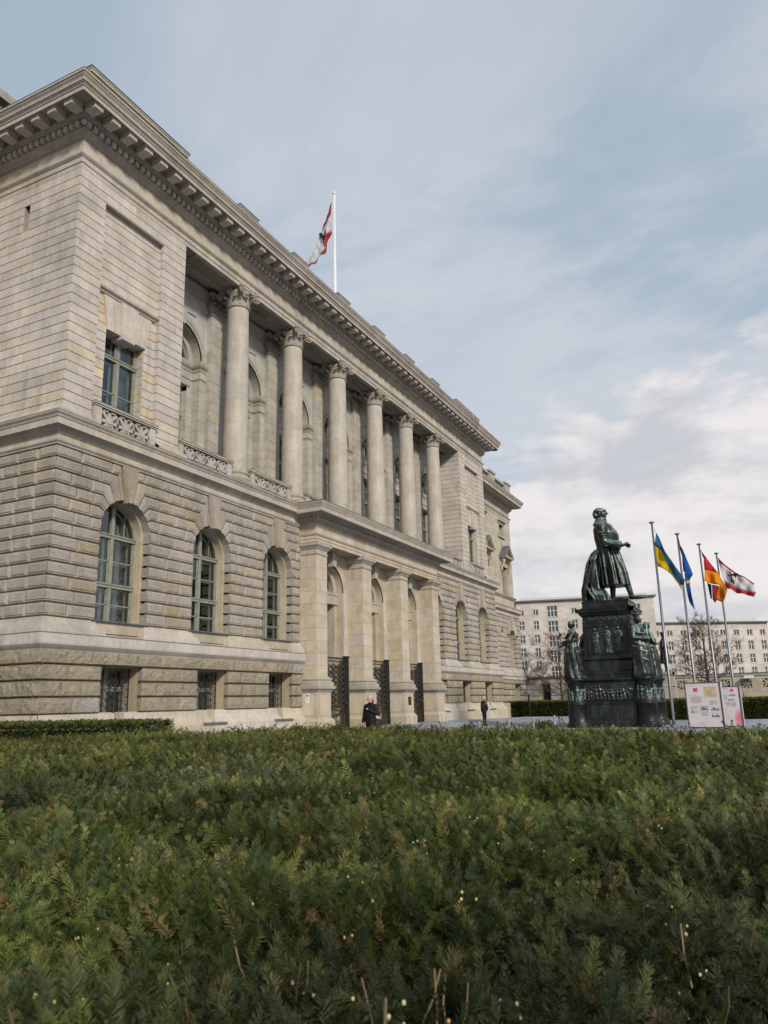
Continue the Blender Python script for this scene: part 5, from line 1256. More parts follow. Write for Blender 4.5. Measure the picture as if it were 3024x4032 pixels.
for sx in (-1,1):
    for sy in (-1,1):
        c=(sx*1.78,sy*1.78); mb=MB()
        mb.lathe([(.68,0),(.68,.14),(.64,.16),(.65,.22),(.57,.30),(.545,.36),(.53,1.18),(.565,1.2),(.565,1.25),(.53,1.27),(.49,1.30),(.49,2.34),(.53,2.36),(.60,2.44),(.63,2.47),(.63,2.55),(.3,2.57),(.02,2.57)],(c[0],c[1],0),36)
        o=mb.build('corner_drum',DBRONZE,MON,True)
        mb=MB(); relief_row(mb,(lambda c:lambda u,z,d:(c[0]+(.49+d)*math.cos(u/.49),c[1]+(.49+d)*math.sin(u/.49),z))(c),0,2*PI*.49,1.36,2.26,12,sx*3+sy,.045); mb.build('drum_relief',BRONZE,o,True)
mb=MB(); hs=1.30
stepbox(mb,hs,hs,[(.25,2.56),(.25,2.72),(.2,2.74),(.2,2.92),(.12,2.96),(.06,2.98),(.06,3.46),(.02,3.5),(.08,3.56),(.02,3.62),(0,3.66),(-.02,5.52),(0,5.54),(0,5.60),(-.03,5.62),(-.03,5.94),(.02,5.96)])
for k in range(4):
    an=k*PI/2; ca,sa=round(math.cos(an)),round(math.sin(an)); Wk=(lambda ca,sa:lambda u,zz,d:(ca*u+sa*(hs+d),sa*u-ca*(hs+d),zz))(ca,sa)
    for (a,b,c,d) in ((-1.1,1.1,3.78,3.88),(-1.1,1.1,5.34,5.44),(-1.1,-1.0,3.88,5.34),(1.0,1.1,3.88,5.34)): stone(mb,[(a,c),(b,c),(b,d),(a,d)],Wk,-.02,.045,.02,(.3,.3,.3))
    for i in range(26): u=-1.2+i*.095; mb.add([Wk(u,2.77,.205),Wk(u+.05,2.77,.205),Wk(u+.05,2.90,.205),Wk(u,2.90,.205),Wk(u,2.77,.23),Wk(u+.05,2.77,.23),Wk(u+.05,2.90,.23),Wk(u,2.90,.23)],[(4,5,6,7),(0,1,5,4),(2,3,7,6),(0,3,7,4),(1,2,6,5)])
mb.build('pedestal_shaft',DBRONZE,MON)
mb=MB()
for k in range(4):
    an=k*PI/2; ca,sa=round(math.cos(an)),round(math.sin(an)); Wk=(lambda ca,sa:lambda u,zz,d:(ca*u+sa*(hs-.03+d),sa*u-ca*(hs-.03+d),zz))(ca,sa)
    rr=random.Random(k)
    for i in range(30):
        u=-1.0+i*.068; z=5.78+.05*math.sin(i*1.3); p=Wk(u,z,.02); q=Wk(u+.07,z+.07*math.sin(i*2.1),.035); mb.tube([p,q,Wk(u+.05,z-.05,.02)],[.016,.022,.012],5)
mb.build('garland_frieze',BRONZE,MON,True)
# allegorical relief of three standing women on each side
for k in range(4):
    an=k*PI/2-PI/2; mb=MB()
    for j,(u,ht) in enumerate(((-.64,1.36),(.0,1.44),(.62,1.40))):
        b=MB(); gown(b,ht,fold=9,amp=.12,seed=j+k*3,headturn=(-.5,0,.6)[j],arms=(((.06,.24,1.12),(.16,.10,1.25 if j==0 else .95)),((.06,-.24,1.10),(.15,-.22 if j==2 else -.06,.85+.25*j))))
        if j==2: b.tube([(.1,.3,1.6),(.1,.18,1.3),(.1,.26,1.0)],[.01,.015,.01],5)
        if j==0: b.tube([(.1,-.3,1.5),(.1,-.28,.6)],.014,5)
        for (x,y,z) in b.v: mb.v.append((x*.55,y*.9+u,z+3.90))
        base=len(mb.f) and max(max(f) for f in mb.f)+1 or 0
        mb.f+=[[i+base for i in f] for f in b.f]; mb.c+=b.c
    o=mb.build('allegory_relief',BRONZE,MON); o.location=(math.cos(an)*(hs-.01),math.sin(an)*(hs-.01),0); o.rotation_euler=(0,0,an); remesh(o,.016,2)
mb=MB()
stepbox(mb,hs,hs,[(.02,5.94),(.07,5.99),(.10,6.05),(.11,6.12),(.24,6.15),(.25,6.24),(.28,6.26),(.30,6.33),(.1,6.37),(-.1,6.38),(-hs,6.40)])
for k in range(4):
    an=k*PI/2; ca,sa=round(math.cos(an)),round(math.sin(an)); Wk=(lambda ca,sa:lambda u,zz,d:(ca*u+sa*(hs+d),sa*u-ca*(hs+d),zz))(ca,sa)
    for i in range(36): u=-1.36+i*.076; p=[Wk(u,6.0,.10),Wk(u+.045,6.0,.10),Wk(u+.045,6.1,.13),Wk(u,6.1,.13),Wk(u,6.1,.10),Wk(u+.045,6.1,.10)]; mb.add(p,[(0,1,2,3),(0,3,4),(1,5,2)])
stepbox(mb,1.06,1.20,[(.10,6.38),(.10,6.44),(.05,6.48),(.05,6.70),(.08,6.72),(.08,6.79),(-.2,6.80),(-1.06,6.81)])
mb.build('pedestal_cap',DBRONZE,MON)
# the standing man (built 1.8 m tall, scaled)
def coat_man():
    b=MB()
    # legs in breeches and stockings, right leg forward
    b.caps((.10,.10,.80),(.10,.10,.46),.10,.075); b.caps((.10,.10,.46),(.08,.10,.10),.070,.046); b.ell((.17,.11,.045),(.14,.050,.045),14,8); b.ell((.07,.10,.07),(.055,.048,.07),10,8)
    b.caps((.22,-.09,.80),(.34,-.10,.46),.10,.078); b.caps((.34,-.10,.46),(.42,-.10,.11),.072,.048); b.ell((.555,-.11,.040),(.155,.048,.040),14,8); b.ell((.43,-.10,.06),(.055,.046,.06),10,8)
    # coat skirt with long folds
    b.loft([(.19,0,.275,.232,.235,.035),(.185,0,.34,.230,.232,.035),(.160,0,.52,.226,.230,.03),(.128,0,.70,.216,.226,.025),(.095,0,.86,.208,.220,.03),(.08,0,.98,.200,.212,.012),(.075,0,1.08,.205,.215,.008),(.072,0,1.18,.222,.225,.005),(.065,0,1.27,.218,.235,.005),(.03,0,1.36,.185,.235,.0),(.005,0,1.43,.140,.18,0),(-.005,0,1.49,.115,.13,0),(-.01,0,1.54,.10,.105,0),(-.01,0,1.56,.07,.07,0)],64,7,.05,.5)
    # belly and chest, lapels, coat fronts
    b.ell((.19,0,1.20),(.115,.13,.15),14,10)
    for s in (-1,1):
        b.tube([(.08,s*.09,1.50),(.19,s*.13,1.38),(.275,s*.10,1.24),(.26,s*.05,1.06)],[.028,.045,.040,.02],8,flat=.45)
        b.tube([(.24,s*.10,1.00),(.30,s*.14,.78),(.36,s*.15,.50),(.39,s*.15,.28)],[.016,.026,.030,.028],8)
        b.tube([(.10,s*.215,.96),(.15,s*.255,.62),(.18,s*.275,.28)],[.012,.026,.030],7)
        b.tube([(.18,s*.20,.96),(.25,s*.235,.62),(.30,s*.25,.28)],[.010,.022,.026],7)
        b.tube([(.0,s*.19,.96),(.02,s*.23,.62),(.04,s*.25,.28)],[.010,.024,.028],7)
        b.tube([(-.07,s*.13,.96),(-.04,s*.18,.62),(-.03,s*.20,.28)],[.010,.024,.028],7)
    b.tube([(-.10,0,.99),(.0,-.20,.985),(.12,-.225,.985),(.24,-.12,.99),(.28,0,.99)],.012,6)
    for i in range(8): b.ell((.15+.022*min(i,5)+.008*math.sin(i*2),(-1)**i*.012,1.46-i*.036),(.026,.036,.020),8,6)
    # turned-down collar
    b.loft([(-.01,0,1.46,.150,.165),(-.008,0,1.50,.125,.135),(-.004,0,1.545,.108,.110),(0,0,1.575,.104,.104),(0,0,1.58,.08,.08)],24)
    # right arm, bent, hand held out
    b.caps((.02,-.20,1.37),(.045,-.265,1.14),.100,.086); b.caps((.045,-.265,1.13),(.07,-.27,1.06),.088,.084); b.caps((.06,-.27,1.07),(.27,-.25,1.0),.082,.078)
    c0=Vector((.25,-.252,1.005)); Mr=Matrix.Rotation(R(106),3,'Y'); nb=len(b.v); b.lathe([(.088,-.02),(.094,.03),(.094,.085),(.08,.10),(.03,.10)],(0,0,0),14); b.v[nb:]=[tuple(c0+Mr@Vector(p)) for p in b.v[nb:]]
    for i in range(6): b.tube([(-.04+.025*i,-.315,1.29-.05*i),(.04+.01*i,-.362+.006*i,1.24-.05*i),(.12,-.31,1.26-.055*i)],[.008,.016,.008],5)
    for i in range(4): b.tube([(.10+.045*i,-.30,1.13-.03*i),(.12+.045*i,-.345,1.06-.02*i),(.10+.045*i,-.30,.985)],[.007,.012,.007],5)
    b.caps((.32,-.25,.985),(.365,-.248,.990),.033,.036); b.ell((.395,-.248,.993),(.048,.032,.026),10,8)
    for f,(dy,dz,l) in enumerate(((-.024,.014,.078),(-.009,.002,.088),(.009,-.012,.082),(.022,-.026,.068))):
        p=Vector((.425,-.248+dy*.8,.995+dz*.7)); q=p+Vector((l*.55,dy*.35,dz*.9-.006)); e=q+Vector((l*.48,0,-.014)); b.caps(p,q,.0125,.0115,8); b.caps(q,e,.0115,.0095,8)
    b.caps((.385,-.225,1.005),(.44,-.215,1.040),.014,.012,8); b.caps((.44,-.215,1.040),(.475,-.22,1.043),.012,.010,8)
    # left arm akimbo holding the cloak
    b.caps((.02,.20,1.37),(-.04,.29,1.14),.095,.08); b.caps((-.04,.29,1.14),(.08,.23,.99),.074,.055); b.ell((.10,.21,.97),(.05,.04,.04),10,6)
    # head
    hc=Vector((.005,0,1.690))
    b.caps((0,0,1.50),(.0,0,1.62),.070,.066)
    b.ell(hc+Vector((-.02,0,.022)),(.110,.084,.090),18,12); b.ell(hc+Vector((.022,0,-.03)),(.080,.068,.084),16,12); b.ell(hc+Vector((.074,0,-.088)),(.030,.036,.026),10,8)
    b.tube([hc+Vector((.088,0,.040)),hc+Vector((.116,0,.0)),hc+Vector((.142,0,-.030)),hc+Vector((.104,0,-.042))],[.011,.016,.017,.010],8)
    b.tube([hc+Vector((.080,-.048,.044)),hc+Vector((.103,-.015,.050)),hc+Vector((.103,.015,.050)),hc+Vector((.080,.048,.044))],[.009,.013,.013,.009],6)
    b.ell(hc+Vector((.100,0,-.062)),(.012,.026,.006),8,6); b.ell(hc+Vector((.098,0,-.075)),(.012,.023,.007),8,6)
    for s in (-1,1):
        b.ell(hc+Vector((-.005,s*.083,-.015)),(.017,.010,.030),8,6); b.ell(hc+Vector((.062,s*.047,-.035)),(.022,.018,.022),8,6)
        rr=random.Random(4)
        for i in range(16): b.ell(hc+Vector((rr.uniform(-.11,.0),s*rr.uniform(.050,.086),rr.uniform(-.065,.05))),(.024,.018,.021),7,5)
    for i in range(14): rr2=random.Random(i); b.ell(hc+Vector((-.112+rr2.uniform(-.02,.02),rr2.uniform(-.06,.06),rr2.uniform(-.08,.05))),(.026,.022,.021),7,5)
    return b
def cloak():
    b=MB(); rr=random.Random(3)
    b.loft([(-.24,.04,.0,.16,.20,.14),(-.26,.04,.06,.185,.23,.15),(-.26,.05,.25,.185,.235,.16),(-.215,.05,.5,.17,.225,.16),(-.18,.05,.75,.15,.20,.15),(-.13,.05,.92,.12,.17,.12),(-.09,.05,.99,.08,.13,.08),(-.07,.05,1.02,.03,.08,.0)],56,8,.16,.3,tw=2.0)
    for i in range(20):
        y=rr.uniform(-.22,.25); x0=rr.uniform(-.13,-.06); x1=rr.uniform(-.37,-.12); b.tube([(x0,y*.5,.97),(x0-.08,y*.9,.78),((x0+x1)/2-.05,y*1.05,.52),(x1,y*1.1+rr.uniform(-.04,.04),.22),(x1+rr.uniform(-.04,.05),y*1.1,.02)],[.012,.026,.034,.036,.03],6)
    # cloth heaped over the plinth edge behind the heel
    b.loft([(-.14,-.20,-.13,.08,.07,.15),(-.15,-.22,-.06,.13,.10,.18),(-.13,-.16,.02,.18,.14,.2),(-.15,-.11,.12,.16,.14,.16),(-.18,-.06,.22,.11,.13,.1)],36,6,.15,1,tw=6)
    for i in range(14):
        a=rr.uniform(0,1); b.tube([(-.34+.34*a,-.20,.30-.1*a),(-.28+.34*a,-.29,.16-.1*a),(-.20+.24*a,-.30,.03-.08*a),(-.14+.14*a,-.26,-.07)],[.015,.026,.026,.012],6)
    return b
st=empty('x',(0,0,0)); st.name='standing_figure'; st.parent=MON; st.location=(0,-.02,6.80); st.rotation_euler=(0,0,-PI/2+R(3)); st.scale=(3.08,)*3
for kk in ('label','category'): 
    if kk in st: del st[kk]
remesh(coat_man().build('man_in_coat',BRONZE,st),.0095,1)
remesh(cloak().build('cloak',BRONZE,st),.011,1)
# women on the corner drums
specs=[(-1.72,-1.72,3.2,-PI*.72,dict(crown=True,arms=(((.08,.25,1.12),(.22,.02,1.08)),((.08,-.26,1.10),(.24,.08,1.02))))),
       (-1.72,1.80,3.15,PI*.62,dict(arms=(((.12,.22,1.15),(.30,.05,1.10)),((.16,-.25,1.10),(.38,-.12,.98))),headturn=.3)),
       (1.72,-1.72,3.1,-PI*.32,dict(veil=True,headturn=.5)),(1.72,1.72,3.1,PI*.3,dict(veil=True))]
for j,(x,y,ht,f,kw) in enumerate(specs):
    mb=MB(); gown(mb,ht,seed=20+j,amp=.06,fold=7,cen=(0,0,0),**kw)
    k=ht/1.75
    if j==0:
        for i in range(5): mb.v  # sheaf held in the arms
        b0=MB(); b0.loft([(.22,.04,.98,.05,.10),(.26,.06,1.06,.09,.15),(.24,.08,1.14,.06,.10)],20,7,.12); b0.caps((.2,.12,1.1),(.12,.2,1.42),.05,.08)
        bs=len(mb.v); mb.v+=[(a*k,b*k,c*k) for a,b,c in b0.v]; mb.f+=[[i+bs for i in q] for q in b0.f]; mb.c+=b0.c
    if j==1:
        b0=MB(); b0.caps((.34,.0,1.0),(.40,.02,1.42),.02,.02); b0.lathe([(.02,0),(.05,.05),(.06,.1),(.05,.11)],(.36,.05,1.28),10); b0.tube([(-.1,-.2,1.35),(-.14,-.26,.8),(-.06,-.27,.35)],[.05,.075,.05],8); b0.caps((.30,-.15,.0),(.18,-.2,.9),.02,.02)
        bs=len(mb.v); mb.v+=[(a*k,b*k,c*k) for a,b,c in b0.v]; mb.f+=[[i+bs for i in q] for q in b0.f]; mb.c+=b0.c
    mb.lathe([(.52,-.02),(.50,.08),(.3,.10),(.02,.10)],(0,0,0),20)
    o=mb.build('draped_woman',BRONZE,MON); o.location=(x,y,2.57); o.rotation_euler=(0,0,f); remesh(o,.026,1)

# smaller statue on a stone pedestal behind
S2=empty('statue',(62.6,7.35,0),0,'smaller dark statue of a man in an overcoat on a stone pedestal behind the flagpole','statue')
mb=MB((.30,.28,.22)); stepbox(mb,.62,.62,[(.75,0),(.75,.15),(.72,.16),(.45,.16),(.45,.32),(.42,.33),(.2,.33),(.2,1.0),(.16,1.05),(.02,1.15),(0,1.2),(0,2.2),(.05,2.25)]); mb.build('stepped_base',STONE,S2)
mb=MB((.31,.29,.23)); stepbox(mb,.50,.50,[(.1,2.2),(.02,2.35),(0,2.4),(0,3.0),(.06,3.05),(.14,3.2),(.14,3.3),(-.5,3.4)]); mb.build('pedestal',STONE,S2)
b=MB(); b.loft([(0,0,.35,.24,.25,.05),(0,0,.7,.2,.22,.05),(0,0,1.0,.165,.2,.03),(0,0,1.25,.17,.22,.01),(0,0,1.4,.13,.2,0),(0,0,1.48,.06,.07,0)],32,9,.05)
for s in (-1,1): b.caps((0,s*.09,.6),(.02,s*.1,.08),.08,.05); b.ell((.07,s*.1,.04),(.13,.05,.045),10,6)
b.caps((0,.2,1.36),(-.02,.27,1.1),.075,.06); b.caps((-.02,.27,1.1),(.16,.14,1.05),.055,.04); b.caps((0,-.2,1.36),(-.02,-.27,1.1),.075,.06); b.caps((-.02,-.27,1.1),(.18,-.12,1.1),.055,.04)
b.caps((0,0,1.46),(0,0,1.56),.055,.055); b.ell((.015,0,1.66),(.1,.08,.12),14,10); b.ell((.11,0,1.65),(.02,.014,.03),8,6); b.ell((-.01,0,1.74),(.115,.095,.05),14,8)
o=b.build('bronze_man',DBRONZE,S2); o.location=(0,0,3.36); o.rotation_euler=(0,0,-PI/2); o.scale=(1.66,)*3; remesh(o,.014,1)

# ================================================================ FLAGPOLES AND FLAGS
def pole(x,y,h,label,r0=.085,r1=.05,z0=0,m=STEEL,top='disc',grp='flagpoles beside the monument'):
    root=empty('flagpole',(x,y,z0),0,label,'flagpole',grp); H_=h-z0
    mb=MB(); mb.lathe([(r0,0),(r0,.4),(r1,H_-.06)],(0,0,0),16); mb.build('pole',m,root,True)
    mb=MB(); 
    if top=='disc': mb.lathe([(r1*.8,H_-.08),(.11,H_-.05),(.15,H_-.03),(.15,H_),(.11,H_+.03),(.02,H_+.03)],(0,0,0),16)
    else: mb.lathe([(r1,H_-.1),(.14,H_-.06),(.14,H_),(.12,H_+.05),(.03,H_+.12),(.01,H_+.13)],(0,0,0),16)
    mb.build('finial',m,root,True)
    if z0==0:
        mb=MB(); mb.lathe([(.20,0),(.20,.05),(.16,.06),(.16,.12),(.1,.14)],(0,0,0),14); mb.build('base_collar',m,root,True)
    mb=MB(); mb.tube([(r1+.035,-.03,H_-.1),(r0+.03,-.03,1.2)],.006,4); mb.build('halyard',m,root)
    return root
pole(43.2,4.98,10.76,'grey flagpole nearest the monument, flying the blue and yellow flag')
pole(47.2,4.10,10.76,'grey flagpole flying the blue flag with gold stars, second from the monument')
pole(51.3,3.25,10.76,'grey flagpole flying the black, red and gold flag, third from the monument')
pole(55.4,2.50,10.76,'grey flagpole farthest right, flying the white flag with red edges and a bear')
pole(42.1,24.08,37.45,'tall white flagpole with a round knob on the building roof',.15,.09,25.5,WPOLE,'ball',None)
def resample(P,n):
    P=[Vector(p) for p in P]; d=[0]
    for a,b in zip(P[:-1],P[1:]): d.append(d[-1]+(b-a).length)
    out=[]
    for i in range(n+1):
        t=d[-1]*i/n; j=max(0,min(len(P)-2,sum(1 for q in d if q<=t)-1)); f=(t-d[j])/max(d[j+1]-d[j],1e-6); a0=P[max(j-1,0)];a1=P[j];a2=P[j+1];a3=P[min(j+2,len(P)-1)]
        out.append(a1.lerp(a2,f)*1.0+(((a1*2-a0-a2)*(1-f)+(a2*2-a1-a3)*f)*.10*4*f*(1-f)))
    return out
def flag(name,X,label,strips,wave=.10,freq=3.0,extra=(),parts=()):
    """strips: (top polyline, bottom polyline, colour, xoff) given in real (y,z) of the hanging cloth"""
    mb=MB()
    for T,B,colr,xo in strips:
        n=26; m=6; Tp=resample(T,n);Bp=resample(B,n); vs=[]
        for i in range(n+1):
            for j in range(m+1):
                p=Tp[i].lerp(Bp[i],j/m); x=X+xo+wave*math.sin(freq*p.x*3.1+p.y*2.2)+wave*.5*math.sin(p.x*11-p.y*5); vs.append((x,p.x,p.y))
        mb.add(vs,[(i*(m+1)+j,(i+1)*(m+1)+j,(i+1)*(m+1)+j+1,i*(m+1)+j+1) for i in range(n) for j in range(m)],colr)
    o=mb.build(name,CLOTHF,None,True); tag(o,label,'flag','national and state flags'); s=o.modifiers.new('Solidify','SOLIDIFY'); s.thickness=.008
    for nm,poly,colr,xo in extra:
        e=MB()
        for sgn in (-1,):
            vs=[(X+xo+wave*math.sin(freq*y*3.1+z*2.2)+wave*.5*math.sin(y*11-z*5),y,z) for y,z in poly]; 
        e.add(vs,[tuple(range(len(vs)))],colr); eo=e.build(nm,CLOTHF,o); ss=eo.modifiers.new('Solidify','SOLIDIFY'); ss.thickness=.03; ss.offset=0
    return o
BLU=(.035,.16,.36); YEL=(.72,.55,.02)
UT=[(4.92,10.47),(4.69,9.88),(4.44,9.06),(4.14,8.46),(3.84,7.87),(3.63,7.46)]; UM=[(4.94,9.49),(4.78,9.34),(4.62,9.1),(4.36,8.31),(4.11,7.64),(3.85,7.23)]; UB=[(4.93,8.34),(4.79,8.26),(4.51,8.06),(4.27,7.82),(4.09,7.46),(3.84,6.95)]
UF=[(4.80,10.1),(4.60,9.45),(4.40,8.75),(4.1,8.08),(3.9,7.6),(3.7,7.2)]
flag('flag',43.2,'blue and yellow flag hanging in slanting folds from the pole next to the monument',[(UT,UF,(.03,.10,.17),-.03),(UF,UM,BLU,.0),(UM,UB,YEL,.03),([(4.30,8.0),(4.1,7.6),(3.9,7.1)],[(4.25,7.85),(4.05,7.45),(3.84,6.93)],(.70,.62,.12),-.06)])
EB=(.02,.13,.46)
stars=[]
for (cy,cz,r) in ((3.80,7.92,.10),(3.86,7.86,.09),(3.74,7.84,.07)):
    stars.append(('gold_star',[(cy+(r if q%2==0 else r*.42)*math.sin(q*PI/5),cz+(r if q%2==0 else r*.42)*math.cos(q*PI/5)) for q in range(10)],(.78,.58,.10),-.05))
flag('flag',47.2,'deep blue flag with gold stars drooping in a long tail',[([(4.05,10.58),(4.0,10.1),(3.93,9.6),(3.90,9.2)],[(4.07,10.4),(4.06,9.9),(3.98,9.4),(3.94,9.1)],(.015,.03,.10),.04),([(3.99,10.0),(3.91,9.87),(3.72,9.16),(3.5,8.29)],[(3.99,10.0),(3.98,9.3),(3.99,8.55),(3.85,8.40)],EB,0),([(3.95,8.43),(3.95,7.92),(3.94,7.27),(3.87,6.71),(3.63,6.27)],[(3.5,8.29),(3.72,7.97),(3.72,7.43),(3.7,7.04),(3.62,6.32)],(.02,.10,.36),-.02)],extra=stars,wave=.07)
DT=[(3.23,10.46),(3.07,10.13),(2.9,9.81)]; 
flag('flag',51.3,'black, red and gold striped flag, its lower half doubled back',[([(3.23,10.46),(3.07,10.13),(2.9,9.81)],[(3.19,10.3),(3.13,10.0),(3.07,9.84)],(.02,.02,.02),0),([(3.07,9.84),(3.0,9.82),(2.9,9.81)],[(3.10,9.11),(2.74,8.99),(2.35,8.82)],(.60,.03,.035),0),([(3.10,9.11),(2.74,8.99),(2.35,8.82)],[(3.18,8.42),(2.72,8.18),(2.39,8.1),(2.11,7.9),(1.95,7.79)],(.88,.36,.015),0),([(2.44,8.06),(2.2,7.95),(1.95,7.79)],[(2.68,7.19),(2.5,7.13),(2.33,7.02),(2.2,7.15)],(.62,.22,.02),.05),([(2.79,8.16),(2.6,8.1),(2.40,8.05)],[(2.86,7.23),(2.74,7.04),(2.62,7.3)],(.35,.03,.06),.09),([(3.07,8.36),(2.95,8.25),(2.83,8.19)],[(3.02,7.8),(2.97,7.33),(2.89,7.3)],(.03,.03,.05),.12)],wave=.08)
BT=[(2.43,10.48),(2.16,10.05),(1.81,9.69),(1.42,9.3),(.93,8.96),(.67,8.73),(.48,8.52)]; B1=[(2.42,10.16),(2.17,9.97),(1.87,9.64),(1.47,9.25),(1.11,9.06),(.76,8.76),(.51,8.5)]
B1=[(a,b-.06) for a,b in B1]; B2=[(2.24,8.76),(2.03,8.69),(1.83,8.57),(1.54,8.3),(1.18,8.16),(.81,8.03),(.45,7.92)]; B3=[(2.21,8.44),(2.05,8.32),(1.86,8.25),(1.56,7.98),(1.25,7.93),(.89,7.77),(.6,7.66)]
bear=[(1.81,9.5),(1.78,9.36),(1.81,9.29),(1.64,9.27),(1.53,9.35),(1.33,9.27),(1.44,9.14),(1.53,8.97),(1.6,8.84),(1.68,8.58),(1.73,8.69),(1.83,8.75),(1.83,8.94),(1.79,9.1),(1.95,9.16),(1.96,9.3),(1.85,9.18),(1.72,9.22),(1.84,9.42)]
REDC=(.55,.05,.07); WHT=(.74,.72,.74)
flag('flag',55.4,'white flag with red edges and black bear streaming out on the rightmost pole',[(BT,B1,REDC,0),(B1,B2,WHT,0),(B2,B3,REDC,0)],extra=[('bear_emblem',bear,(.03,.03,.035),-.03)],wave=.09)
RT=[(24.27,36.83),(24.44,36.37),(24.73,35.71),(24.97,35.27),(25.17,34.72)]; Rm=[(24.29,36.13),(24.42,35.65),(24.73,35.19),(25.02,34.91),(25.19,34.66)]
flag('flag',42.1,'white flag with red edges and black bear hanging limp on the roof flagpole',[(RT,Rm,(.42,.05,.09),0),(Rm+[(25.34,34.4),(25.51,33.76),(25.75,33.23),(26.19,32.85),(26.48,32.61)],[(24.31,34.4),(24.74,34.31),(24.93,33.9),(24.84,33.31),(25.25,32.75),(25.56,32.47),(25.95,32.29),(26.43,32.32)],WHT,0),([(24.31,34.4),(24.74,34.31),(24.93,33.9),(24.84,33.31),(25.25,32.75),(25.56,32.47),(25.95,32.29),(26.43,32.32)],[(24.31,34.08),(24.65,33.83),(24.75,33.28),(24.89,32.78),(25.28,32.71),(25.56,32.38),(25.85,32.19),(26.48,32.17)],(.48,.04,.05),0)],
     extra=[('bear_emblem',[(24.83,34.64),(24.75,34.59),(24.75,34.33),(24.84,34.2),(24.84,33.96),(24.91,33.75),(24.84,33.34),(24.9,33.31),(25.01,33.88),(25.2,34.15),(25.33,34.35),(25.29,34.53),(25.1,34.54),(25.08,34.34),(24.91,34.27),(24.82,34.42)],(.03,.03,.035),-.03)],wave=.06)

# ================================================================ INFORMATION BOARDS
def board(loc,rz,wd,ht,th,label,items,grp='information boards'):
    root=empty('information_board',loc,rz,label,'sign board',grp)
    # local: front faces -x, u runs to -y (photo left to right)
    mb=MB((.06,.06,.09)); 
    mb.box(0,th,-.05,.0,.04,ht); mb.box(0,th,-wd,-wd+.05,.04,ht); mb.box(0,th,-wd+.05,-.05,ht-.04,ht); mb.box(0,th,-wd+.05,-.05,.04,.09)
    mb.build('frame',attrm,root)
    mb=MB((.62,.60,.62)); mb.box(.07,th-.07,-wd-.012,-wd+.0,.06,ht-.03,(.5,.5,.52)); mb.box(.03,th-.03,-wd+.05,-.05,.09,ht-.04); mb.build('side_panel',attrm,root)
    mb=MB(); W=lambda u,z,d:(-.002-d,-u,z); mb.add([W(.05,.09,-.02),W(wd-.05,.09,-.02),W(wd-.05,ht-.04,-.02),W(.05,ht-.04,-.02)],[(0,1,2,3)],(.66,.60,.61))
    rr=random.Random(len(items)); iw,ih=wd-.1,ht-.13
    def rect(u0,u1,v0,v1,c,d=.002,sk=0):
        a,b=.05+u0*iw,.05+u1*iw; z1=ht-.04-v0*ih; z0=ht-.04-v1*ih; mb.add([W(a+sk,z0,d-.02),W(b+sk*.3,z0+sk*.5,d-.02),W(b,z1+sk*.6,d-.02),W(a-sk*.2,z1,d-.02)],[(0,1,2,3)],c)
    for it in items:
        k=it[0]
        if k=='r': rect(*it[1:5],it[5],.002,it[6] if len(it)>6 else 0)
        elif k=='t': # paragraph of small print
            u0,u1,v0,v1=it[1:5]; n=max(2,int((v1-v0)/.011)); rect(u0-.005,u1+.005,v0-.003,v1+.003,(.58,.54,.54),.001)
            for j in range(n): vv=v0+(v1-v0)*j/n; rect(u0,u1-(rr.random()*.05 if j<n-1 else .12),vv,vv+.0055,(.42,.40,.41),.003)
        elif k=='p': # printed photograph: sky, dark masses, light marks
            u0,u1,v0,v1=it[1:5]; sky,dk,lt=it[5:8]; rect(u0,u1,v0,v1,sky); n=9
            for j in range(n):
                a=u0+(u1-u0)*j/n; b=a+(u1-u0)/n*rr.uniform(.6,1); h=(v1-v0)*rr.uniform(.25,.75); rect(a,b,v1-h,v1,tuple(x*rr.uniform(.6,1.4) for x in dk),.003)
            for j in range(8): a=rr.uniform(u0,u1-.04); b=a+rr.uniform(.01,.04); c=rr.uniform(v0+(v1-v0)*.4,v1-.012); rect(a,b,c,c+rr.uniform(.004,.012),lt,.004)
        elif k=='m': # map
            u0,u1,v0,v1=it[1:5]; rect(u0,u1,v0,v1,(.58,.44,.24))
            for j in range(46): 
                a=rr.uniform(u0,u1-.07); c=rr.uniform(v0,v1-.03); cc=rr.choice([(.52,.36,.22),(.62,.50,.28),(.60,.42,.26),(.48,.36,.28)]); rect(a,a+rr.uniform(.02,.07),c,c+rr.uniform(.008,.03),cc,.0025+j*.00002)
            for (cu,cv,ru,rv,cc) in ((.38,.62,.20,.26,(.36,.40,.38)),(.78,.55,.22,.20,(.45,.52,.30))):
                q=12; ring=[(u0+(u1-u0)*(cu+ru*rr.uniform(.7,1.1)*math.cos(2*PI*i/q)),v0+(v1-v0)*(cv+rv*rr.uniform(.7,1.1)*math.sin(2*PI*i/q))) for i in range(q)]
                mb.add([W(.05+u*iw,ht-.04-v*ih,.0045-.02) for u,v in ring],[tuple(range(q))],cc)
        elif k=='arc':
            cu,cv,ru=it[1:4]
            for rad,cc in ((ru,(.66,.42,.52)),(ru*.8,(.66,.30,.36)),(ru*.62,(.70,.20,.24))):
                q=14; ring=[(min(cu+rad*math.cos(PI/2+PI*i/q),cu),cv+rad*.62*math.sin(PI/2+PI*i/q)) for i in range(q+1)]; mb.add([W(.05+u*iw,ht-.04-v*ih,.002+.001*(ru/rad)-.02) for u,v in ring],[tuple(range(q+1))],cc)
    mb.build('printed_sheet',PRINT,root)
    return root
attrm=attr_mat('board_metal','tone',.4,.5)
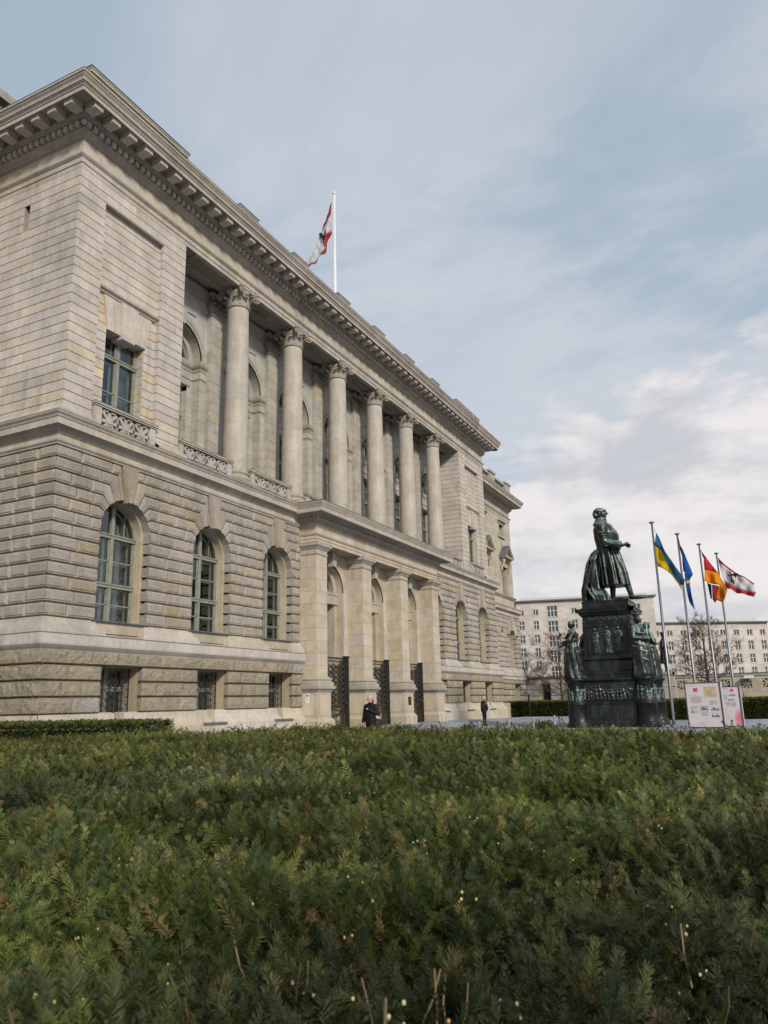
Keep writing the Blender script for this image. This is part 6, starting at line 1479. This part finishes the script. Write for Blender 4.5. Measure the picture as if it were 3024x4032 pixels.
def lettering(txt,parent,loc,size,rz,m,name='lettering'):
    cu=bpy.data.curves.new(name,'FONT'); cu.body=txt; cu.size=size; cu.extrude=.001; o=bpy.data.objects.new(name,cu); COL.objects.link(o); o.parent=parent; o.location=loc; o.rotation_euler=(PI/2,0,-PI/2); cu.materials.append(m)
    bpy.context.view_layer.update(); me=bpy.data.meshes.new_from_object(o.evaluated_get(bpy.context.evaluated_depsgraph_get())); q=bpy.data.objects.new(name,me); COL.objects.link(q); q.parent=parent; q.location=loc; q.rotation_euler=(PI/2,0,-PI/2); bpy.data.objects.remove(o); return q
REDP=flat('red_print',(.50,.05,.06),.5,0,.05); WHP=flat('white_print',(.75,.72,.72),.5,0,.03); PINKP=flat('pink_print',(.62,.30,.33),.5,0,.05)
WB=[('r',.22,.36,.115,.20,(.62,.045,.05),.02),('m',.54,.90,.085,.33),('t',.12,.45,.305,.455),('r',.10,.30,.28,.287,(.45,.25,.27)),('t',.67,.90,.405,.50),('p',.38,.61,.52,.62,(.35,.45,.46),(.09,.07,.05),(.5,.45,.36)),('p',.69,.92,.52,.63,(.60,.62,.66),(.05,.08,.11),(.6,.6,.62)),
    ('p',.69,.92,.655,.78,(.55,.57,.58),(.04,.07,.08),(.66,.66,.64)),('t',.08,.32,.525,.60),('p',.09,.19,.615,.69,(.30,.36,.16),(.22,.28,.12),(.6,.6,.4)),('p',.22,.33,.615,.67,(.58,.6,.66),(.20,.24,.34),(.62,.62,.66)),('t',.39,.61,.645,.75),('p',.52,.62,.77,.82,(.64,.66,.68),(.42,.50,.54),(.66,.66,.66)),
    ('r',.13,.45,.925,.931,(.64,.40,.42)),('r',.17,.52,.955,.961,(.64,.40,.42)),('r',.74,.78,.345,.35,(.6,.4,.4)),('r',.82,.87,.345,.35,(.6,.4,.4))]
ANG1=R(-14); b1=board((40.32,4.0,0),ANG1,1.66,2.13,.30,'larger white information board with orange city map and red tilted square, in black frame',WB)
lettering('KOMMUNALE',b1,(.0135,-.16,1.955),.052,0,PINKP); lettering('1 9 4 7',b1,(.0125,-.475,1.735),.07,0,WHP)
WB2=[('r',.50,.72,.055,.125,(.58,.06,.07)),('t',.14,.30,.20,.33),('p',.40,.80,.15,.24,(.62,.63,.68),(.16,.18,.24),(.6,.6,.66)),('p',.34,.68,.27,.35,(.62,.63,.66),(.10,.12,.16),(.6,.6,.66)),('t',.20,.50,.385,.49),('t',.55,.78,.385,.52),('arc',1.0,.82,.42),('p',.66,.98,.86,.99,(.45,.5,.5),(.06,.09,.10),(.6,.6,.55)),('r',.10,.45,.83,.836,(.62,.42,.46))]
b2=board((41.35,2.50,0),R(-10),.88,1.93,.26,'narrower white information board with pink half circle, standing behind the larger one',WB2)
lettering('KOMMUNALE',b2,(.0135,-.10,1.80),.045,0,PINKP); lettering('1 9 4 7',b2,(.0125,-.47,1.68),.05,0,WHP)
mb=MB((.05,.05,.06)); mb.box(-.55,.75,-.62,.62,0.012,.06); mb.box(-.45,.65,-.5,.5,.06,.075,(.07,.07,.08)); o=mb.build('base_plate',attrm); o.location=(38.5,1.95,0); tag(o,'flat black steel base plate on the paving in front of the narrower board','base plate')

# ================================================================ BOLLARDS, PATH LAMP
def bollard():
    root=empty('bollard',(0,0,0),0,'slim grey iron bollard with ball top at the edge of the paving','bollard','iron bollards in a row along the paving')
    mb=MB(); mb.lathe([(.075,0),(.075,.06),(.05,.09),(.042,.12),(.040,.40),(.050,.41),(.052,.44),(.038,.46),(.036,.68)],(0,0,0),14); mb.build('post',BOLL,root,True)
    mb=MB(); mb.lathe([(.03,.66),(.055,.675),(.055,.70),(.03,.71),(.03,.725),(.05,.74),(.058,.765),(.052,.79),(.03,.815),(.01,.822)],(0,0,0),14); mb.build('ball_top',BOLL,root,True)
    return root
bl=bollard(); BP=[(26.6,9.55,'iron bollard with ball top just left of the police officer, almost hidden by the hedge'),(29.2,9.30,'iron bollard with ball top, first one to the right of the police officer'),(32.0,9.13,'iron bollard with ball top, second one to the right of the police officer'),(35.4,9.13,'iron bollard with ball top nearest the big monument')]
for i,(x,y,lb) in enumerate(BP):
    o=bl if i==0 else dup(bl); o.location=(x,y,0); o['label']=lb
root=empty('path_lamp',(71.0,20.55,0),0,'low path lamp with a conical hat standing behind the far hedge','lamp')
mb=MB(); mb.lathe([(.10,0),(.09,1.9),(.16,2.05)],(0,0,0),12); mb.build('post',IRON,root,True)
mb=MB(); mb.lathe([(.2,2.05),(.46,2.12),(.46,2.16),(.12,2.42),(.02,2.46)],(0,0,0),16); mb.build('hat',ZINC,root,True)
mb=MB(); mb.lathe([(.16,2.0),(.3,2.06),(.3,2.11),(.02,2.12)],(0,0,0),16); mb.build('diffuser',WHP,root,True)

# ================================================================ PEOPLE
def person_mesh(pose,infl=0,parts=('torso','arms','legs','head','hands')):
    b=MB(); g=pose; i_=infl
    if 'torso' in parts:
        b.loft([(0,0,.88,.115+i_,.165+i_),(0,0,.98,.125+i_,.168+i_),(.01,0,1.10,.125+i_,.155+i_),(.01,0,1.22,.13+i_,.17+i_),(0,0,1.34,.122+i_,.19+i_),(-.01,0,1.42,.09+i_,.165+i_),(-.01,0,1.46,.06+i_,.09+i_)],28)
    if 'arms' in parts:
        for s,(e,h) in zip((1,-1),g['arms']):
            sh=Vector((-.01,s*.185,1.385)); b.caps(sh,e,.052+i_,.042+i_); b.caps(e,h,.040+i_,.028+i_)
    if 'legs' in parts:
        for s,(k,a) in zip((1,-1),g['legs']): b.caps((0,s*.09,.90),k,.088+i_,.062+i_); b.caps(k,a,.058+i_,.040+i_)
    if 'feet' in parts:
        for s,(k,a) in zip((1,-1),g['legs']): A=Vector(a); b.ell((A.x+.06,A.y,.04),(.135,.045+i_,.042),12,8); b.caps((A.x,A.y,.10),(A.x,A.y,.05),.045+i_,.045+i_)
    if 'head' in parts:
        t=Matrix.Rotation(g.get('turn',0),3,'Z')@Matrix.Rotation(g.get('nod',0),3,'Y'); hc=Vector((.01,0,1.64))
        b.caps((-.01,0,1.42),(0,0,1.56),.056,.054)
        def E(o,r): b.ell(hc+t@Vector(o),r,14,10,M=t)
        E((-.012,0,.03),(.098,.076,.092)); E((.018,0,-.035),(.075,.062,.082)); E((.055,0,-.095),(.030,.034,.024)); E((.097,0,-.012),(.020,.012,.024)); E((.078,0,.028),(.018,.05,.010)); E((.082,0,-.058),(.012,.024,.007))
        for s in (-1,1): E((-.005,s*.078,-.01),(.014,.009,.028))
    if 'hands' in parts:
        for s,(e,h) in zip((1,-1),g['arms']):
            H=Vector(h); d=(H-Vector(e)).normalized(); n=Vector((0,0,1)).cross(d); n=n.normalized() if n.length>.2 else Vector((1,0,0)); c=H+d*.045; b.caps(H,c,.030,.036)
            cu=g.get('curl',.5)
            for f in range(4):
                p=c+n*(f-1.5)*.019+d*.03; L=(.07,.078,.074,.058)[f]; q=p+d*L*.55; e2=q+(d*(1-cu)+Vector((0,0,-1))*cu*.6+Vector((-.4,0,0))*cu)*L*.5; b.caps(p,q,.0095,.009,7); b.caps(q,e2,.009,.0078,7)
            p=c+n*(-s)*.030; b.caps(p,p+d*.035+n*(-s)*.018,.011,.009,7)
    return b
# police officer, seen from his right, facing right
POL=dict(arms=(((.02,.25,1.13),(.17,.10,1.10)),((-.03,-.26,1.13),(.16,-.13,1.14))),legs=(((.02,.09,.50),(-.02,.10,.09)),((.01,-.09,.50),(-.01,-.10,.09))),turn=R(0),curl=.8)
pol=empty('person',(47.9,16.83,.012),R(-90+14),'bald man in dark police uniform standing still with hands at his vest, facing right','person'); pol.scale=(1.30,1.25,1.03)
NAVY=(.016,.020,.030); VEST=(.030,.048,.072)
remesh(person_mesh(POL).build('body',SKIN,pol),.011,1)
b=person_mesh(POL,.020,('torso','arms')); b.c=[NAVY]*len(b.c); b.loft([(-.01,0,1.42,.08,.11),(-.005,0,1.50,.068,.075)],20,tone=NAVY); remesh(b.build('shirt',FAB,pol),.012,1)
b=MB(VEST); b.loft([(.02,0,.97,.168,.205),(.02,0,1.10,.172,.195),(.02,0,1.25,.170,.205),(.01,0,1.38,.135,.19),(0,0,1.42,.10,.14)],32); b.box(.14,.20,-.16,-.02,1.0,1.10); b.box(.14,.20,.02,.16,1.0,1.10)
remesh(b.build('vest',FAB,pol),.012,1)
b=MB((.45,.47,.52)); b.box(-.01,.03,-.302,-.296,1.235,1.245,(.35,.36,.38)); b.box(.10,.14,-.19,-.184,1.28,1.31); b.box(.02,.05,-.212,-.205,1.30,1.33); b.box(-.08,.02,-.30,-.292,1.09,1.10,(.4,.4,.42)); b.build('insignia',FAB,pol)
b=person_mesh(POL,.024,('legs',)); b.loft([(0,0,.84,.15,.19),(0,0,.95,.150,.19),(0,0,1.0,.140,.18)],24); b.c=[NAVY]*len(b.c); remesh(b.build('trousers',FAB,pol),.013,1)
b=person_mesh(POL,.012,('feet',)); b.c=[(.01,.01,.01)]*len(b.c); remesh(b.build('shoes',FAB,pol),.011,1)
b=MB((.012,.012,.014)); b.loft([(0,0,.955,.172,.208),(0,0,1.0,.172,.208)],28); b.box(.0,.10,-.27,-.19,.84,1.0); b.box(.16,.20,-.12,-.04,.90,1.02); b.build('belt',FAB,pol)
b=MB(); b.ell((.068,0,1.545),(.045,.056,.038),12,8); b.build('beard',BEARD,pol,True)
# walking man behind the hedge
WAL=dict(arms=(((.00,.30,1.13),(.15,.06,1.27)),((-.04,-.27,1.12),(.02,-.29,.88))),legs=(((.12,.09,.50),(.06,.09,.09)),((-.02,-.09,.50),(-.22,-.09,.12))),turn=R(-22),nod=R(16),curl=.9)
wal=empty('person',(25.0,13.02,.0),R(170),'bald man in black quilted jacket and glasses walking with one hand at his collar','person')
wal.scale=(1.08,1.08,1.03)
remesh(person_mesh(WAL).build('body',SKIN,wal),.010,1)
JK=(.034,.046,.060)
b=person_mesh(WAL,.030,('arms',)); 
rg=[]
z=.86
while z<1.44:
    f=1 if z>1.36 else 0; rx=.148-(.05 if z>1.40 else 0); ry=(.195 if z<1.3 else .205)-(.05 if z>1.40 else 0); rg+=[(.0,0,z,rx*.955,ry*.955),(.0,0,z+.012,rx,ry),(.0,0,z+.034,rx,ry),(.0,0,z+.046,rx*.955,ry*.955)]; z+=.052
b.loft(rg,28); b.loft([(-.01,0,1.42,.09,.12),(-.005,0,1.50,.075,.082)],20); b.c=[JK]*len(b.c); remesh(b.build('quilted_jacket',FAB,wal),.010,0)
b=MB((.01,.01,.01)); b.loft([(0,0,1.45,.075,.082),(.0,0,1.52,.070,.072)],18); b.tube([(.14,0,1.40),(.15,-.05,1.2),(.16,-.15,.95)],.014,6); b.build('scarf',FAB,wal,True)
b=person_mesh(WAL,.022,('legs',)); b.loft([(0,0,.80,.145,.185),(0,0,.92,.14,.18)],24); b.c=[(.17,.125,.085)]*len(b.c); remesh(b.build('trousers',FAB,wal),.013,1)
b=person_mesh(WAL,.012,('feet',)); b.c=[(.02,.015,.01)]*len(b.c); remesh(b.build('shoes',FAB,wal),.011,1)
t=Matrix.Rotation(WAL['turn'],3,'Z')@Matrix.Rotation(WAL['nod'],3,'Y'); b=MB((.10,.02,.02))
for s in (-1,1):
    c=Vector((.01,0,1.64))+t@Vector((.104,s*.032,.008)); b.tube([c+t@Vector((0,.022*math.cos(q*PI/5),.017*math.sin(q*PI/5))) for q in range(11)],.003,5); b.tube([c+t@Vector((0,s*.022,.004)),Vector((.01,0,1.64))+t@Vector((-.01,s*.08,.008))],.003,5)
b.build('glasses',FAB,wal)
b=MB(); b.ell(Vector((.01,0,1.64))+t@Vector((-.06,0,-.02)),(.055,.079,.05),14,8); b.build('hair',HAIRG,wal,True)
b=MB((.01,.01,.011)); b.loft([(-.02,.28,.66,.12,.07),(-.02,.30,.76,.18,.10),(-.02,.30,.90,.16,.09),(-.02,.29,.97,.06,.04)],20); b.tube([(.0,.26,.95),(.12,.16,1.2),(.08,-.05,1.44)],.013,6)
o=b.build('shoulder_bag',FAB,wal,True)

# ================================================================ GARDEN WALL, FAR BUILDINGS, TREES
GW=empty('garden_wall',(80,8,0),0,'long stone garden wall with pierced star openings behind the far hedges','wall')
mb=MB(); Wx=lambda u,z,d:(-d,u,z)
mb.box(.0,.6,-30,18,2.95,3.25,(.34,.31,.25)); mb.box(-.12,.7,-30,18,3.25,3.42,(.32,.29,.24)); mb.box(0,.6,-30,18,1.8,2.1,(.34,.31,.25)); mb.box(.1,.6,-30,18,0,1.8,(.2,.17,.13))
courses(mb,Wx,-30,18,1.8,.2,.8,BA,d0=-.1,d1=.06,gz=.03,gu=.03,lo=1.4,hi=2.2)
u=-30
while u<16.5:
    rosette_panel(mb,Wx,u,u+.95,2.1,2.95,(.36,.33,.26),d=-.05,th=.2); mb.box(0,.6,u+.95,u+1.85,2.1,2.95,jit(BA)); u+=1.85
mb.box(.35,.45,-30,18,2.1,2.95,(.06,.055,.05))
GW_o=mb.build('wall_body',STONE,GW)
mb=MB(); mb.box(-.18,.76,-30,18,3.42,3.50); mb.build('coping',ZINC,GW)
# gate pier and doorway at the wall's left end
GP=empty('gatehouse',(78.5,21.5,0),0,'low stone gate pier with a dark doorway between the building and the garden wall','gate')
mb=MB(); 
for (y0,y1) in ((-.2,2.9),(-2.35,-1.1)):
    courses(mb,lambda u,z,d:(-d,u,z),y0,y1,3.1,.1,.62,[(.6,(.36,.34,.31)),(.4,(.27,.26,.24))],d0=-.08,d1=.05,gz=.03,gu=.02,lo=.7,hi=1.3)
    mb.box(.02,1.0,y0,y1,0,3.1,(.2,.18,.15))
mb.box(-.1,1.0,-2.5,3.0,3.1,3.6,(.36,.34,.30)); mb.build('piers',STONE,GP)
mb=MB(); mb.box(-.25,1.1,-2.7,3.2,3.6,3.78); mb.build('roof',ZINC,GP)
mb=MB((.03,.028,.027)); mb.box(.5,.6,-1.1,-.2,0,3.1); mb.build('door',IRON,GP)
# security camera on the wall
sc_=empty('security_camera',(79.6,2.35,3.0),0,'small white security camera in front of the garden wall at the far right','camera')
mb=MB((.7,.7,.7)); mb.box(-.35,.1,-.55,.25,-.02,.22,(.66,.66,.64)); mb.build('housing',attrm,sc_); mb=MB((.2,.2,.2)); mb.bar((0,-.1,0),(.3,-.1,-.5),.08); mb.build('bracket',attrm,sc_)

def limestone_fn(t):
    oc=t.new('ShaderNodeTexCoord').outputs['Object']
    br=t.new('ShaderNodeTexBrick'); t.l.new(t.mapv(oc,(1,1,1),rot=(PI/2,0,0)),br.inputs[0]); br.inputs['Scale'].default_value=1; br.inputs['Brick Width'].default_value=1.9; br.inputs['Row Height'].default_value=.62
    br.inputs['Color1'].default_value=(.55,.51,.485,1); br.inputs['Color2'].default_value=(.47,.43,.405,1); br.inputs['Mortar'].default_value=(.46,.42,.39,1); br.inputs['Mortar Size'].default_value=.012
    n=t.noise(oc,.25,7,.65,.5); n2=t.noise(oc,2,5,.7)
    c=t.mix(1.0,br.outputs[0],t.mix(t.ramp(n,.3,.7),(.82,.80,.77),(1.08,1.08,1.08)),'MULTIPLY'); c=t.mix(1.0,c,t.mix(n2,(.9,.9,.9),(1.1,1.1,1.1)),'MULTIPLY')
    return pr(t,c,.85,0,None,spec=.3)
LIME=mat('pale_limestone_cladding',limestone_fn)
DGL=flat('dark_window_glass',(.035,.04,.05),.12,.0,.3,.5,0,.8)
def office(loc,rz,L,H,Dp,wins,label,bigs=(),roofz=None,cols=()):
    """local: facade on y=0 facing -y, x to the right as seen from the camera"""
    root=empty('office_building',loc,rz,label,'building','limestone office blocks in the distance'); holes=[]
    for (x,z,w_,h) in wins: holes.append((x-w_/2,x+w_/2,z-h/2,z+h/2))
    hs_=holes+[b for b in bigs]
    xs=sorted({0,L}|{v for h in hs_ for v in h[:2]}); zs=sorted({0,H}|{v for h in hs_ for v in h[2:]}); mb=MB()
    for i in range(len(xs)-1):
        for j in range(len(zs)-1):
            cx,cz=(xs[i]+xs[i+1])/2,(zs[j]+zs[j+1])/2
            if any(h[0]<cx<h[1] and h[2]<cz<h[3] for h in hs_): continue
            mb.add([(xs[i],0,zs[j]),(xs[i+1],0,zs[j]),(xs[i+1],0,zs[j+1]),(xs[i],0,zs[j+1])],[(0,1,2,3)])
    mb.add([(0,0,0),(0,Dp,0),(0,Dp,H),(0,0,H)],[(0,1,2,3)]); mb.add([(L,0,0),(L,Dp,0),(L,Dp,H),(L,0,H)],[(0,1,2,3)]); mb.add([(0,Dp,0),(L,Dp,0),(L,Dp,H),(0,Dp,H)],[(0,1,2,3)]); mb.add([(0,0,H),(L,0,H),(L,Dp,H),(0,Dp,H)],[(0,1,2,3)])
    mb.build('wall',LIME,root)
    mb=MB(); mb.box(-.6,L+.6,-.7,Dp,H,H+.28); mb.build('eaves',ZINC,root); mb=MB(); mb.box(1,L-1,2.5,Dp-2,H+.28,H+1.15,(.5,.5,.5)); mb.build('set_back_roof',attrm2,root)
    def win(x,z,w_,h,n=2,hb=True):
        q=bpy.data.objects.new('window',None); COL.objects.link(q); q.parent=root; q.location=(x,0,z); q.empty_display_size=.2
        g=MB(); g.add([(-w_/2,.22,-h/2),(w_/2,.22,-h/2),(w_/2,.22,h/2),(-w_/2,.22,h/2)],[(0,1,2,3)]); g.build('pane',DGL,q)
        f=MB((.62,.64,.62)); t=.085
        f.box(-w_/2,-w_/2+t,.1,.22,-h/2,h/2); f.box(w_/2-t,w_/2,.1,.22,-h/2,h/2); f.box(-w_/2,w_/2,.1,.22,h/2-t,h/2); f.box(-w_/2,w_/2,.1,.22,-h/2,-h/2+t)
        for i in range(1,n): xx=-w_/2+w_*i/n; f.box(xx-.07,xx+.07,.1,.22,-h/2,h/2)
        if hb: f.box(-w_/2,w_/2,.1,.22,h*.05,h*.05+.11)
        f.build('frame',attrm2,q)
        s=MB((.40,.36,.33)); e=.12
        s.box(-w_/2-e,w_/2+e,-.06,.2,-h/2-.14,-h/2); s.box(-w_/2-e,-w_/2,-.05,.2,-h/2,h/2+e); s.box(w_/2,w_/2+e,-.05,.2,-h/2,h/2+e); s.box(-w_/2,w_/2,-.05,.2,h/2,h/2+e); s.build('surround',STONE,q)
    for (x,z,w_,h) in wins: win(x,z,w_,h,2,h>1.3)
    for (x0,x1,z0,z1) in bigs: win((x0+x1)/2,(z0+z1)/2,x1-x0,z1-z0,3)
    return root
attrm2=attr_mat('painted_metal_and_render','tone',.6,.3)
# tall block: from (171.3,51.2) to (179.3,22.1)
A1=Vector((171.3,51.2,0)); B1_=Vector((179.3,22.1,0)); d=(B1_-A1); L1=d.length; rz1=math.atan2(d.y,d.x)
rows=[(20.8,1.25),(17.9,1.9),(14.85,1.9),(11.9,1.9),(8.9,1.9),(5.9,1.9)]
wins=[(x,z,1.12,h) for z,h in rows for x in (-5.6,-2.2,1.1+.0,4.35,16.5,19.9,23.0)]
wins=[w_ for w_ in wins if w_[0]>.8]+[(x,z,1.12,h) for z,h in rows for x in (12.9,)]
bigs=[(6.95,9.15,z-1.25,z+1.25) for z,_ in ((20.9,0),(17.5,0),(14.2,0),(10.9,0),(7.4,0))]+[(25.2,27.2,z-1.25,z+1.25) for z,_ in ((20.5,0),(17.2,0),(13.8,0),(10.4,0),(7.0,0))]
office(A1,rz1,L1,23.3,16,wins,'tall pale limestone office block behind the monument, with grids of small windows',bigs)
A2=Vector((178.5,23.2,0)); B2_=Vector((195,.2,0)); A2=A2+Vector((2,1,0))*.5; d=B2_-A2; L2=d.length; rz2=math.atan2(d.y,d.x)
wins=[]
for z,h in ((15.1,1.2),(12.3,1.95),(9.4,1.95),(6.5,1.95),(3.8,1.9)):
    for i in range(9): wins.append((1.6+i*3.15,z,1.15,h))
office(A2,rz2,L2,17.3,16,wins,'lower pale limestone office wing on the right, behind the flagpoles')
mb=MB((.42,.39,.37)); mb.box(0,12,0,30,0,14.6,(.40,.37,.35)); o=mb.build('distant_block',attrm2); o.location=(212,-28,0); tag(o,'plain pale building end at the far right edge behind the office wing','building')

def bare_tree(loc,H,spread,label,seed,trunk=.16,tone=(.060,.045,.036),twig=(.085,.055,.045),crown0=.25,levels=5,nchild=4,up=.35,grp='bare winter trees'):
    rr=random.Random(seed); root=empty('bare_tree',loc,0,label,'tree',grp); tb=MB(tone); bb=MB(tone); tw=MB(twig)
    p=Vector((0,0,0)); pts=[p.copy()]; n=7
    for i in range(n): p=p+Vector((rr.uniform(-.05,.05),rr.uniform(-.05,.05),1))*(H*.72/n); pts.append(p.copy())
    rad=[trunk*(1-.80*i/n) for i in range(n+1)]; tb.tube(pts,rad,8)
    def br(p,d,L,r,lv):
        q=p; P_=[p.copy()]; k=3; dd=d.copy()
        for i in range(k): dd=(dd+Vector((rr.uniform(-.22,.22),rr.uniform(-.22,.22),rr.uniform(-.10,.25)))*.6).normalized(); q=q+dd*L/k; P_.append(q.copy())
        (bb if lv<3 else tw).tube(P_,[r,r*.8,r*.62,r*.42],6 if lv<2 else (4 if lv<3 else 3))
        if lv>=levels: return
        m=nchild if lv<3 else nchild-0
        for j in range(m):
            t=rr.uniform(.3,1); i=min(k-1,int(t*k)); s=P_[i].lerp(P_[i+1],t*k-i)
            ax=Vector((rr.gauss(0,1),rr.gauss(0,1),rr.gauss(0,.55)+.15)).normalized(); nd=(dd*.75+ax*.75).normalized()
            br(s,nd,L*rr.uniform(.50,.72),max(r*.50,.0085),lv+1)
    nb=17
    for j in range(nb):
        t=crown0+(1-crown0)*(j+rr.random()*.6)/nb; i=min(n-1,int(t*n)); s=pts[i].lerp(pts[i+1],min(1,t*n-i)); a=j*2.4+rr.uniform(-.4,.4)
        L=spread*(1.05-.62*t)*rr.uniform(.75,1.1); e=up+.75*t; br(s,Vector((math.cos(a),math.sin(a),e)).normalized(),L,trunk*.30*(1.15-.7*t),1)
    tb.build('trunk',WOOD,root,True); bb.build('branches',WOOD,root); tw.build('twigs',WOOD,root)
    return root
bare_tree((71.5,5.15,0),9.6,3.1,'large bare tree with round branching crown behind the flagpoles',3,.20,up=.12,crown0=.27)
bare_tree((77.0,18.9,0),9.2,3.3,'reddish-twigged bare tree between the tall office block and the monument',5,.15,(.07,.045,.04),(.13,.075,.065),crown0=.22,up=.10)
bare_tree((79.4,23.0,0),7.4,2.4,'slender grey bare tree beside the far right corner of the parliament building',9,.08,(.09,.08,.07),(.15,.13,.115),crown0=.35,levels=4,up=.5)
bare_tree((77.6,13.5,0),6.0,2.2,'small bare tree mostly hidden behind the monument',12,.09,(.07,.05,.04),(.12,.08,.07),levels=4)
